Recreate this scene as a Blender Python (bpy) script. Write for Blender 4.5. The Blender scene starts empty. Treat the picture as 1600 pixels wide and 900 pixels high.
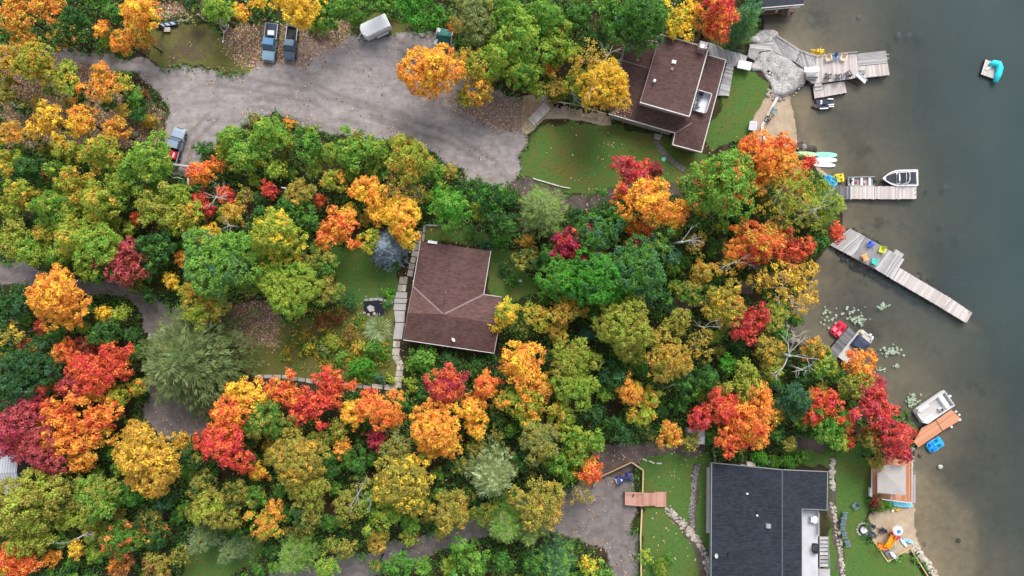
import bpy, bmesh, math, random
import numpy as np
from mathutils import Vector, Matrix

SC = bpy.context.scene
COL = SC.collection
random.seed(7)

# ---------------------------------------------------------------- camera, light, exposure
S = 0.095                    # metres per photo pixel on the ground
H = 108.5                    # camera height over the ground
WATER = -0.6
cam_d = bpy.data.cameras.new('camera')
cam = bpy.data.objects.new('camera', cam_d)
COL.objects.link(cam)
cam.location = (0, 0, H)
cam.rotation_euler = (0, 0, 0)
cam_d.sensor_width = 36
cam_d.lens = 36 * H / (1600 * S)
cam_d.clip_end = 3000
SC.camera = cam

SUN_EL, SUN_AZ = 50, 74          # elevation, direction the light comes from (deg from +x, counterclockwise)
W_ = bpy.data.worlds.new('World'); SC.world = W_; W_.use_nodes = True
wn = W_.node_tree; wn.nodes.clear()
sky = wn.nodes.new('ShaderNodeTexSky'); sky.sky_type = 'NISHITA'; sky.sun_disc = False
sky.sun_elevation = math.radians(SUN_EL); sky.sun_rotation = math.radians(90 - SUN_AZ)
sky.dust_density = 3.0; sky.air_density = 1.0
hs = wn.nodes.new('ShaderNodeHueSaturation'); hs.inputs['Saturation'].default_value = 0.45
bg = wn.nodes.new('ShaderNodeBackground'); bg.inputs['Strength'].default_value = 0.15
wo = wn.nodes.new('ShaderNodeOutputWorld')
wn.links.new(sky.outputs[0], hs.inputs['Color']); wn.links.new(hs.outputs[0], bg.inputs['Color'])
wn.links.new(bg.outputs[0], wo.inputs['Surface'])
sun_d = bpy.data.lights.new('sun', 'SUN'); sun_d.energy = 1.4; sun_d.angle = math.radians(24); sun_d.color = (1, .96, .9)
sun = bpy.data.objects.new('sun', sun_d); COL.objects.link(sun)
e, a = math.radians(SUN_EL), math.radians(SUN_AZ)
sdir = Vector((math.cos(e) * math.cos(a), math.cos(e) * math.sin(a), math.sin(e)))
sun.rotation_euler = sdir.to_track_quat('Z', 'Y').to_euler()
sun.location = (0, 0, 160)
SC.view_settings.view_transform = 'Standard'; SC.view_settings.look = 'None'
SC.view_settings.exposure = 0.72; SC.view_settings.gamma = 1
SC.cycles.max_bounces = 6; SC.cycles.transparent_max_bounces = 8
SC.cycles.use_denoising = True

# ---------------------------------------------------------------- helpers
def W(px, py, z=0.0):
    """the point at height z that the photo shows at pixel (px, py)"""
    k = (H - z) / H * S
    return Vector(((px - 800) * k, (450 - py) * k, z))
def W2(pts, z=0.0): return [W(p[0], p[1], z) for p in pts]
def lin(c):
    c = c / 255.0
    return c / 12.92 if c <= .04045 else ((c + .055) / 1.055) ** 2.4
def RGB(r, g, b, k=1.0): return (lin(r) * k, lin(g) * k, lin(b) * k, 1.0)

def tag(o, label=None, cat=None, group=None, kind=None):
    if label: o['label'] = label
    if cat: o['category'] = cat
    if group: o['group'] = group
    if kind: o['kind'] = kind
    return o
ORG = {}
def thing(name, label, cat, loc, rz=0.0, group=None):
    o = bpy.data.objects.new(name, None); COL.objects.link(o)
    o.empty_display_size = .3
    o.location = loc; o.rotation_euler = (0, 0, rz)
    ORG[o.name] = Vector(loc)
    return tag(o, label, cat, group)
def copy_thing(root, loc, rz=0.0, label=None, scale=None, color=None):
    r = root.copy(); COL.objects.link(r); r.location = loc; r.rotation_euler = (0, 0, rz)
    ORG[r.name] = Vector(loc)
    if label: r['label'] = label
    if scale: r.scale = (scale,) * 3
    for ch in list(root.children):
        c = ch.copy(); COL.objects.link(c); c.parent = r
        if color: c.color = color
        for g in list(ch.children):
            d = g.copy(); COL.objects.link(d); d.parent = c
    return r

class MB:
    def __init__(s): s.v = []; s.f = []
    def add(s, vs, fs):
        n = len(s.v); s.v += [Vector(v) for v in vs]; s.f += [tuple(i + n for i in f) for f in fs]; return s
    def box(s, c, d, rz=0.0, top=1.0, topy=None, tilt=0.0):
        cx, cy, cz = c; dx, dy, dz = d; ty = top if topy is None else topy
        cr, sr = math.cos(rz), math.sin(rz); vs = []
        for zz in (-1, 1):
            for x, y in ((-1, -1), (1, -1), (1, 1), (-1, 1)):
                px = x * dx / 2 * (top if zz > 0 else 1); py = y * dy / 2 * (ty if zz > 0 else 1); pz = zz * dz / 2
                if tilt: px, pz = px * math.cos(tilt) + pz * math.sin(tilt), -px * math.sin(tilt) + pz * math.cos(tilt)
                vs.append((cx + px * cr - py * sr, cy + px * sr + py * cr, cz + pz))
        return s.add(vs, [(3, 2, 1, 0), (4, 5, 6, 7), (0, 1, 5, 4), (1, 2, 6, 5), (2, 3, 7, 6), (3, 0, 4, 7)])
    def beam(s, p, q, w, h):
        p, q = Vector(p), Vector(q); d = (q - p).normalized()
        side = d.cross(Vector((0, 0, 1)))
        if side.length < 1e-4: side = Vector((1, 0, 0))
        side.normalize(); up = side.cross(d)
        vs = []
        for e_ in (p, q):
            for a_, b_ in ((-1, -1), (1, -1), (1, 1), (-1, 1)): vs.append(e_ + side * a_ * w / 2 + up * b_ * h / 2)
        return s.add(vs, [(0, 1, 2, 3), (7, 6, 5, 4), (4, 5, 1, 0), (5, 6, 2, 1), (6, 7, 3, 2), (7, 4, 0, 3)])
    def prism(s, poly, z0, z1, top=1.0):
        P = [Vector((p[0], p[1], 0)) for p in poly]
        ar = sum(P[i].x * P[(i + 1) % len(P)].y - P[(i + 1) % len(P)].x * P[i].y for i in range(len(P)))
        if ar < 0: P.reverse()
        n = len(P); c = sum(P, Vector()) / n
        vs = [(p.x, p.y, z0) for p in P] + [(c.x + (p.x - c.x) * top, c.y + (p.y - c.y) * top, z1) for p in P]
        return s.add(vs, [tuple(reversed(range(n))), tuple(range(n, 2 * n))] + [(i, (i + 1) % n, n + (i + 1) % n, n + i) for i in range(n)])
    def slab(s, top, th):
        """top: list of 3D points (a face); extruded straight down"""
        P = [Vector(p) for p in top]; n = len(P)
        ar = sum(P[i].x * P[(i + 1) % n].y - P[(i + 1) % n].x * P[i].y for i in range(n))
        if ar < 0: P.reverse()
        return s.add([p - Vector((0, 0, th)) for p in P] + P, [tuple(reversed(range(n))), tuple(range(n, 2 * n))] + [(i, (i + 1) % n, n + (i + 1) % n, n + i) for i in range(n)])
    def tube(s, pts, rad, n=6):
        pts = [Vector(p) for p in pts]
        if not hasattr(rad, '__len__'): rad = [rad] * len(pts)
        base = len(s.v); m = len(pts)
        ref = Vector((0.31, 0.77, 0.55))
        for i, p in enumerate(pts):
            d = (pts[min(i + 1, m - 1)] - pts[max(i - 1, 0)]).normalized()
            u = d.cross(ref)
            if u.length < .05: u = d.cross(Vector((1, 0, 0)))
            u.normalize(); v = d.cross(u)
            for k in range(n):
                t = 2 * math.pi * k / n
                s.v.append(p + (u * math.cos(t) + v * math.sin(t)) * rad[i])
        for i in range(m - 1):
            for k in range(n):
                a_, b_ = base + i * n + k, base + i * n + (k + 1) % n
                s.f.append((a_, b_, b_ + n, a_ + n))
        s.f.append(tuple(base + k for k in reversed(range(n)))); s.f.append(tuple(base + (m - 1) * n + k for k in range(n)))
        return s
    def cyl(s, p, q, r0, r1=None, n=10): return s.tube([p, q], [r0, r0 if r1 is None else r1], n)
    def loft(s, rings, caps=True):
        base = len(s.v); n = len(rings[0])
        for r in rings: s.v += [Vector(p) for p in r]
        for i in range(len(rings) - 1):
            for k in range(n):
                a_, b_ = base + i * n + k, base + i * n + (k + 1) % n
                s.f.append((a_, b_, b_ + n, a_ + n))
        if caps:
            s.f.append(tuple(base + k for k in reversed(range(n)))); s.f.append(tuple(base + (len(rings) - 1) * n + k for k in range(n)))
        return s
    def sheet(s, rings):
        base = len(s.v); n = len(rings[0])
        for r in rings: s.v += [Vector(p) for p in r]
        for i in range(len(rings) - 1):
            for k in range(n - 1): a_ = base + i * n + k; s.f.append((a_, a_ + 1, a_ + 1 + n, a_ + n))
        s.f.append(tuple(base + k for k in range(n))); s.f.append(tuple(base + (len(rings) - 1) * n + k for k in range(n)))
        return s
    def mesh(s, name, off=Vector((0, 0, 0)), smooth=False):
        me = bpy.data.meshes.new(name)
        me.from_pydata([tuple(v - off) for v in s.v], [], s.f)
        me.update()
        bm = bmesh.new(); bm.from_mesh(me); bmesh.ops.recalc_face_normals(bm, faces=bm.faces); bm.to_mesh(me); bm.free()
        if smooth:
            for p in me.polygons: p.use_smooth = True
        return me
    def build(s, name, m, parent=None, world=True, origin=None, bevel=0.0, smooth=False, color=None):
        off = Vector((0, 0, 0))
        if parent is not None and world: off = ORG[parent.name]
        elif origin is not None: off = Vector(origin)
        o = bpy.data.objects.new(name, s.mesh(name, off, smooth)); COL.objects.link(o)
        if m: o.data.materials.append(m)
        if parent is not None:
            o.parent = parent; ORG[o.name] = off
        else:
            o.location = off; ORG[o.name] = off
        if bevel:
            b = o.modifiers.new('edge', 'BEVEL'); b.width = bevel; b.segments = 2; b.limit_method = 'ANGLE'
        if color: o.color = color
        return o

# ---------------------------------------------------------------- numpy noise and polygons
def hash2(ix, iy, seed):
    h = (ix.astype(np.int64) * 374761393 + iy.astype(np.int64) * 668265263 + seed * 982451653) & 0xFFFFFFFF
    h = ((h ^ (h >> 13)) * 1274126177) & 0xFFFFFFFF
    h = h ^ (h >> 16)
    return (h & 0xFFFF) / 65535.0
def vnoise(x, y, seed=0):
    ix, iy = np.floor(x), np.floor(y); fx, fy = x - ix, y - iy
    fx = fx * fx * (3 - 2 * fx); fy = fy * fy * (3 - 2 * fy)
    a_ = hash2(ix, iy, seed); b_ = hash2(ix + 1, iy, seed); c_ = hash2(ix, iy + 1, seed); d_ = hash2(ix + 1, iy + 1, seed)
    return (a_ * (1 - fx) + b_ * fx) * (1 - fy) + (c_ * (1 - fx) + d_ * fx) * fy
def fbm(x, y, seed=0, o=3):
    t = 0; amp = .5; s_ = 0
    for k in range(o):
        t = t + amp * vnoise(x * 2 ** k, y * 2 ** k, seed + k); s_ += amp; amp *= .5
    return t / s_
def inside(px, py, poly):
    r = np.zeros(px.shape, bool); n = len(poly); j = n - 1
    for i in range(n):
        xi, yi = poly[i]; xj, yj = poly[j]
        if yi != yj:
            c = ((yi > py) != (yj > py)) & (px < (xj - xi) * (py - yi) / (yj - yi) + xi)
            r ^= c
        j = i
    return r
def dist_line(px, py, pts):
    d = np.full(px.shape, 1e9)
    for (x0, y0), (x1, y1) in zip(pts[:-1], pts[1:]):
        dx, dy = x1 - x0, y1 - y0; L = dx * dx + dy * dy + 1e-9
        t = np.clip(((px - x0) * dx + (py - y0) * dy) / L, 0, 1)
        d = np.minimum(d, np.hypot(px - x0 - t * dx, py - y0 - t * dy))
    return d
def fast_mesh(name, V, Q):
    """V (n,3), Q (m,4 or 3) -> mesh"""
    me = bpy.data.meshes.new(name); V = np.ascontiguousarray(V, np.float32); Q = np.ascontiguousarray(Q, np.int32)
    k = Q.shape[1]; me.vertices.add(len(V)); me.vertices.foreach_set('co', V.ravel())
    me.loops.add(Q.size); me.loops.foreach_set('vertex_index', Q.ravel())
    me.polygons.add(len(Q)); me.polygons.foreach_set('loop_start', np.arange(0, Q.size, k, dtype=np.int32))
    me.polygons.foreach_set('loop_total', np.full(len(Q), k, np.int32))
    me.update(calc_edges=True); me.validate()
    return me
def link(name, me, m=None, loc=(0, 0, 0), parent=None, kind=None):
    o = bpy.data.objects.new(name, me); COL.objects.link(o); o.location = loc
    if m and not me.materials: me.materials.append(m)
    if parent: o.parent = parent
    if kind: o['kind'] = kind
    ORG[o.name] = Vector(loc)
    return o

# ---------------------------------------------------------------- materials
class N:
    """tiny node helper"""
    def __init__(s, name):
        s.m = bpy.data.materials.new(name); s.m.use_nodes = True; s.t = s.m.node_tree; s.t.nodes.clear()
        s.out = s.t.nodes.new('ShaderNodeOutputMaterial')
    def n(s, typ, **kw):
        x = s.t.nodes.new(typ)
        for k, v in kw.items():
            if k in x.inputs: s.set(x.inputs[k], v)
            else: setattr(x, k, v)
        return x
    def set(s, inp, v):
        if isinstance(v, bpy.types.NodeSocket): s.t.links.new(v, inp)
        else: inp.default_value = v
    def noise(s, vec, scale, detail=4, rough=.55, dist=0):
        x = s.n('ShaderNodeTexNoise'); s.set(x.inputs['Vector'], vec)
        x.inputs['Scale'].default_value = scale; x.inputs['Detail'].default_value = detail; x.inputs['Roughness'].default_value = rough; x.inputs['Distortion'].default_value = dist
        return x.outputs['Fac']
    def ramp(s, fac, stops, interp='LINEAR'):
        x = s.n('ShaderNodeValToRGB'); x.color_ramp.interpolation = interp; s.set(x.inputs[0], fac)
        els = x.color_ramp.elements
        while len(els) < len(stops): els.new(.5)
        for e_, (p, c) in zip(els, stops):
            e_.position = p; e_.color = c if len(c) == 4 else (*c, 1)
        return x.outputs[0]
    def mix(s, f, a, b, mode='MIX'):
        x = s.n('ShaderNodeMix', data_type='RGBA', blend_type=mode); s.set(x.inputs[0], f); s.set(x.inputs[6], a); s.set(x.inputs[7], b)
        return x.outputs[2]
    def math(s, op, a, b=0.0, clamp=False):
        x = s.n('ShaderNodeMath', operation=op, use_clamp=clamp); s.set(x.inputs[0], a); s.set(x.inputs[1], b); return x.outputs[0]
    def smooth(s, v, lo, hi):
        x = s.n('ShaderNodeMapRange', interpolation_type='SMOOTHSTEP'); s.set(x.inputs[0], v); x.inputs[1].default_value = lo; x.inputs[2].default_value = hi; return x.outputs[0]
    def vec(s, kind='Object'): return s.n('ShaderNodeTexCoord').outputs[kind]
    def geo(s): return s.n('ShaderNodeNewGeometry').outputs['Position']
    def scale(s, v, sc):
        x = s.n('ShaderNodeMapping'); s.set(x.inputs['Vector'], v); x.inputs['Scale'].default_value = sc; return x.outputs[0]
    def attr(s, name, typ='GEOMETRY'): return s.n('ShaderNodeAttribute', attribute_name=name, attribute_type=typ)
    def bump(s, h, strength=.3, dist=.05):
        x = s.n('ShaderNodeBump'); s.set(x.inputs['Height'], h); x.inputs['Strength'].default_value = strength; x.inputs['Distance'].default_value = dist; return x.outputs[0]
    def pbr(s, color, rough=.7, metal=0.0, spec=.4, normal=None):
        x = s.n('ShaderNodeBsdfPrincipled'); s.set(x.inputs['Base Color'], color); s.set(x.inputs['Roughness'], rough); x.inputs['Metallic'].default_value = metal
        x.inputs['Specular IOR Level'].default_value = spec
        if normal is not None: s.set(x.inputs['Normal'], normal)
        return x.outputs[0]
    def done(s, sh): s.t.links.new(sh, s.out.inputs['Surface']); return s.m

MATS = {}
def plain(name, col, rough=.6, var=.18, scale=3.0, metal=0.0, spec=.4, bump=.15):
    """painted / plastic / metal surface with mottling, grime and small relief"""
    if name in MATS: return MATS[name]
    k = N(name); v = k.vec()
    n1 = k.noise(v, scale, 5, .6); n2 = k.noise(v, scale * 6, 3)
    c0 = tuple(x * (1 - var) for x in col[:3]) + (1,); c1 = tuple(min(1, x * (1 + var)) for x in col[:3]) + (1,)
    c = k.ramp(n1, [(.3, c0), (.7, c1)])
    c = k.mix(k.math('MULTIPLY', n2, .25), c, tuple(x * .6 for x in col[:3]) + (1,))
    r = k.math('ADD', k.math('MULTIPLY', n2, .2), rough - .1)
    MATS[name] = k.done(k.pbr(c, r, metal, spec, k.bump(n2, bump, .02)))
    return MATS[name]
def tinted(name='tinted_plastic', rough=.45):
    """colour comes from the object's own colour"""
    if name in MATS: return MATS[name]
    k = N(name); oi = k.n('ShaderNodeObjectInfo'); v = k.vec()
    n1 = k.noise(v, 4, 4); 
    c = k.mix(k.math('MULTIPLY', k.smooth(n1, .35, .8), .35), oi.outputs['Color'], k.mix(1.0, oi.outputs['Color'], (.55, .55, .55, 1), 'MULTIPLY'))
    MATS[name] = k.done(k.pbr(c, rough, 0, .45, k.bump(n1, .1, .02)))
    return MATS[name]
def wood(name, c0, c1, rough=.8, weather=.5, dark=(.05, .045, .04, 1)):
    """planks: grain along the board (object x), every board its own tone"""
    if name in MATS: return MATS[name]
    k = N(name); v = k.vec(); oi = k.n('ShaderNodeObjectInfo')
    off = k.n('ShaderNodeVectorMath', operation='ADD'); k.set(off.inputs[0], v)
    cm = k.n('ShaderNodeCombineXYZ'); k.set(cm.inputs[0], k.math('MULTIPLY', oi.outputs['Random'], 37.0)); k.set(cm.inputs[1], k.math('MULTIPLY', oi.outputs['Random'], 91.0))
    k.set(off.inputs[1], cm.outputs[0])
    g = k.noise(k.scale(off.outputs[0], (.8, 14, 6)), 1.5, 5, .65)
    b = k.noise(off.outputs[0], .9, 4, .6)
    f = k.math('ADD', k.math('MULTIPLY', oi.outputs['Random'], .55), k.math('MULTIPLY', b, .55))
    c = k.ramp(f, [(.25, c0), (.8, c1)])
    c = k.mix(k.math('MULTIPLY', k.smooth(g, .5, .75), weather), c, dark)
    MATS[name] = k.done(k.pbr(c, rough, 0, .25, k.bump(g, .4, .02)))
    return MATS[name]
# ================================================================ the setting: ground, lake bed, water
SHORE = [(1240, -3000), (1222, -300), (1210, -60), (1200, 0), (1196, 30), (1200, 50), (1222, 62), (1258, 82), (1276, 95), (1281, 112), (1262, 133), (1240, 148),
         (1246, 170), (1246, 195), (1250, 216), (1262, 228), (1274, 240), (1276, 252), (1292, 266), (1304, 282), (1313, 300), (1318, 330),
         (1318, 355), (1312, 372), (1296, 388), (1283, 402), (1270, 440), (1246, 476), (1236, 500), (1240, 520), (1256, 540), (1290, 556),
         (1330, 576), (1362, 592), (1383, 618), (1394, 648), (1420, 664), (1436, 690), (1431, 705), (1430, 760), (1431, 800), (1434, 838),
         (1446, 868), (1470, 902), (1492, 936), (1540, 1010), (1700, 1500), (1800, 4000)]
LAND = SHORE + [(-6000, 4000), (-6000, -3000)]
GRAVEL = [
    [(-60, 66), (100, 72), (190, 88), (300, 108), (372, 116), (404, 100), (440, 96), (478, 62), (540, 58), (615, 44), (668, 46), (705, 70), (735, 120), (790, 150), (830, 148), (852, 158), (846, 178), (826, 200), (816, 240), (812, 276), (800, 294), (760, 292), (700, 262), (660, 226), (600, 217), (530, 207), (470, 196), (425, 182), (385, 190), (345, 212), (322, 250), (302, 275), (262, 275), (258, 230), (262, 160), (240, 135), (205, 110), (100, 112), (-60, 108)],
    [(-60, 408), (45, 410), (110, 432), (170, 442), (230, 456), (270, 488), (330, 478), (352, 500), (330, 540), (262, 515), (200, 472), (120, 452), (-60, 446)],
    [(212, 480), (245, 490), (320, 510), (350, 560), (325, 680), (260, 685), (225, 655), (232, 600), (236, 540)],
    [(380, 920), (430, 890), (520, 872), (640, 848), (730, 806), (800, 788), (870, 772), (930, 746), (950, 740), (992, 742), (988, 800), (996, 836), (1002, 910), (958, 910), (944, 856), (890, 832), (800, 836), (720, 852), (640, 880), (540, 915)],
]
DIRT = [
    [(800, 284), (838, 280), (880, 302), (945, 302), (1000, 288), (1060, 280), (1068, 300), (1000, 318), (945, 328), (880, 330), (830, 320), (800, 300)],
    [(930, 690), (1110, 690), (1110, 712), (1010, 716), (985, 742), (930, 744)],
    [(1236, 680), (1300, 682), (1288, 708), (1240, 706)],
    [(1040, 796), (1052, 796), (1078, 822), (1110, 866), (1111, 910), (1098, 910), (1084, 852), (1062, 826)],
    [(1296, 712), (1305, 712), (1307, 790), (1316, 850), (1324, 910), (1312, 910), (1304, 850), (1296, 800)],
    [(1086, 724), (1095, 726), (1088, 800), (1088, 835), (1078, 835), (1080, 770)],
    [(340, 468), (420, 466), (450, 500), (430, 540), (370, 545), (335, 520)],
    [(1035, 465), (1100, 458), (1106, 480), (1050, 496)],
]
LAWN = [
    [(846, 200), (862, 190), (890, 186), (960, 196), (1030, 214), (1110, 240), (1078, 284), (1060, 282), (1000, 288), (945, 301), (880, 299), (840, 284), (813, 276), (818, 240), (828, 214)],
    [(1146, 104), (1180, 112), (1204, 124), (1203, 144), (1184, 180), (1168, 216), (1110, 236), (1104, 215), (1126, 150)],
    [(520, 384), (634, 390), (618, 440), (612, 470), (525, 470)],
    [(660, 350), (765, 360), (800, 400), (850, 460), (770, 470), (760, 385), (665, 376)],
    [(1004, 716), (1114, 706), (1116, 915), (1002, 915), (1000, 800)],
    [(1200, 700), (1300, 705), (1360, 690), (1366, 780), (1352, 810), (1340, 835), (1362, 850), (1388, 878), (1422, 860), (1450, 915), (1290, 915), (1290, 735)],
    [(285, 862), (420, 840), (400, 880), (330, 915), (285, 915)],
    [(236, 40), (330, 36), (352, 60), (372, 88), (404, 104), (370, 112), (300, 104), (236, 94)],
    [(545, 40), (562, 20), (620, 26), (645, 40), (600, 54), (560, 60)],
    [(380, 500), (450, 500), (540, 470), (618, 474), (624, 600), (560, 606), (390, 588), (370, 560)],
    [(1110, 40), (1190, 40), (1196, 60), (1170, 70), (1110, 80)],
]
LAWN_OF = [  # dryness, 0 = deep green, 1 = olive and bare
    .46, .30, .26, .34, .30, .28, .3, .95, .9, .75, .6]
SAND = [
    [(1218, 152), (1243, 148), (1300, 150), (1300, 300), (1262, 232), (1220, 240), (1192, 222), (1190, 200)],
    [(1198, 149), (1214, 152), (1192, 196), (1196, 226), (1176, 222), (1176, 188)],
    [(1357, 806), (1380, 796), (1431, 786), (1480, 780), (1480, 905), (1432, 858), (1388, 874), (1362, 845)],
    [(822, 148), (850, 144), (862, 166), (905, 172), (955, 182), (958, 196), (930, 194), (880, 184), (850, 188), (822, 212), (808, 200)],
]
LITTER = [  # places covered with fallen leaves
    [(396, 40), (545, 25), (556, 60), (505, 82), (470, 104), (396, 112), (346, 80), (346, 30)],
    [(680, 150), (830, 148), (850, 160), (815, 215), (740, 190)],
    [(230, 0), (330, 0), (310, 30), (236, 34)],
    [(340, 470), (440, 470), (440, 540), (340, 540)],
    [(0, 60), (200, 120), (260, 180), (250, 230), (0, 230)],
]
SHALLOW = [  # (polygon, depth)
    ([(1428, 735), (1450, 740), (1480, 768), (1522, 800), (1535, 850), (1530, 910), (1470, 910), (1430, 850)], .36),
    ([(1240, 150), (1272, 150), (1268, 200), (1285, 250), (1262, 240)], .10),
    ([(1318, 320), (1372, 330), (1420, 390), (1465, 440), (1560, 520), (1500, 520), (1400, 440), (1330, 410), (1296, 395)], .55),
    ([(1200, 40), (1290, 60), (1360, 60), (1360, 80), (1280, 85), (1215, 60)], .6),
]
def axis(lo, hi, step, far):
    a_ = list(np.arange(lo, hi + step / 2, step)); out = [a_[0] - d_ for d_ in (far, 350, 160, 70, 25, 8)] + a_ + [a_[-1] + d_ for d_ in (8, 25, 70, 160, 350, far)]
    return np.array(out)
STEP = 0.25
gx = axis(-82, 82, STEP, 900); gy = axis(-48, 48, STEP, 900)
GX, GY = np.meshgrid(gx, gy, indexing='ij')
PX, PY = GX / S + 800, 450 - GY / S
near = (np.abs(GX) < 83) & (np.abs(GY) < 49)
jit = lambda sd, amp: (fbm(GX / 2.2, GY / 2.2, sd, 4) - .5) * amp
JX, JY = PX + jit(1, 26), PY + jit(11, 26)
SX, SY = PX + jit(21, 14), PY + jit(31, 14)
isl = inside(SX, SY, LAND)
sd = dist_line(SX, SY, SHORE) * S * np.where(isl, 1, -1)
def sm(x, lo, hi):
    t = np.clip((x - lo) / (hi - lo), 0, 1); return t * t * (3 - 2 * t)
GZ = np.where(sd > 0, WATER + sm(sd, 0, 3.2) * (0 - WATER), WATER - np.minimum(.05 + (-sd) * .066 + np.maximum(-sd - 12, 0) * .10, 3.6))
for poly, dep in SHALLOW:
    w = inside(JX, JY, poly).astype(float)
    for _ in range(22):
        w[1:-1, 1:-1] = (w[1:-1, 1:-1] * 2 + w[:-2, 1:-1] + w[2:, 1:-1] + w[1:-1, :-2] + w[1:-1, 2:]) / 6
    tgt = WATER - dep
    GZ = np.where(sd < 0, GZ * (1 - w) + np.maximum(GZ, tgt) * w, GZ)
GZ = GZ + np.where(near, (fbm(GX / 5, GY / 5, 77, 3) - .5) * np.where(sd > 3.2, .10, .06), 0)
GZ = np.where(sd > 0, np.maximum(GZ, WATER + .02 * np.minimum(sd / .3, 1)), np.minimum(GZ, WATER - .02))
# class of every grid point
cls = np.zeros(GX.shape, int)            # 0 ground 1 gravel 2 dirt 3 sand 10+ lawns 5 bed
for p in DIRT: cls[inside(JX, JY, p)] = 2
for p in GRAVEL: cls[inside(JX, JY, p)] = 1
for i, p in enumerate(LAWN): cls[inside(JX, JY, p)] = 10 + i
for p in DIRT[3:6]: cls[inside(SX, SY, p)] = 2
for p in SAND: cls[inside(SX, SY, p)] = 3
cls[(sd < 0)] = 5
def blur(m, k):
    w = m.astype(float)
    for _ in range(k):
        w[1:-1, 1:-1] = (w[1:-1, 1:-1] * 2 + w[:-2, 1:-1] + w[2:, 1:-1] + w[1:-1, :-2] + w[1:-1, 2:]) / 6
    return w
wg, wd, wsnd = blur(cls == 1, 12), blur(cls == 2, 4), blur(cls == 3, 3)
wl = blur(cls >= 10, 3); dry = np.zeros(GX.shape)
for i, d_ in enumerate(LAWN_OF): dry[cls == 10 + i] = d_
dry = blur(dry, 3)
lit = np.zeros(GX.shape)
for p in LITTER: lit[inside(JX, JY, p)] = 1
lit = blur(lit, 14)
lane = np.zeros(GX.shape)
for p in GRAVEL[1:]: lane[inside(JX, JY, p)] = 1
lane = blur(lane, 8)
for p, dep in SHALLOW[:2]: wsnd = np.maximum(wsnd, blur(inside(JX, JY, p), 20) * (sd < .5))
wb = (sd < 0).astype(float)
dep_ = np.maximum(WATER - GZ, 0)

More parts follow.
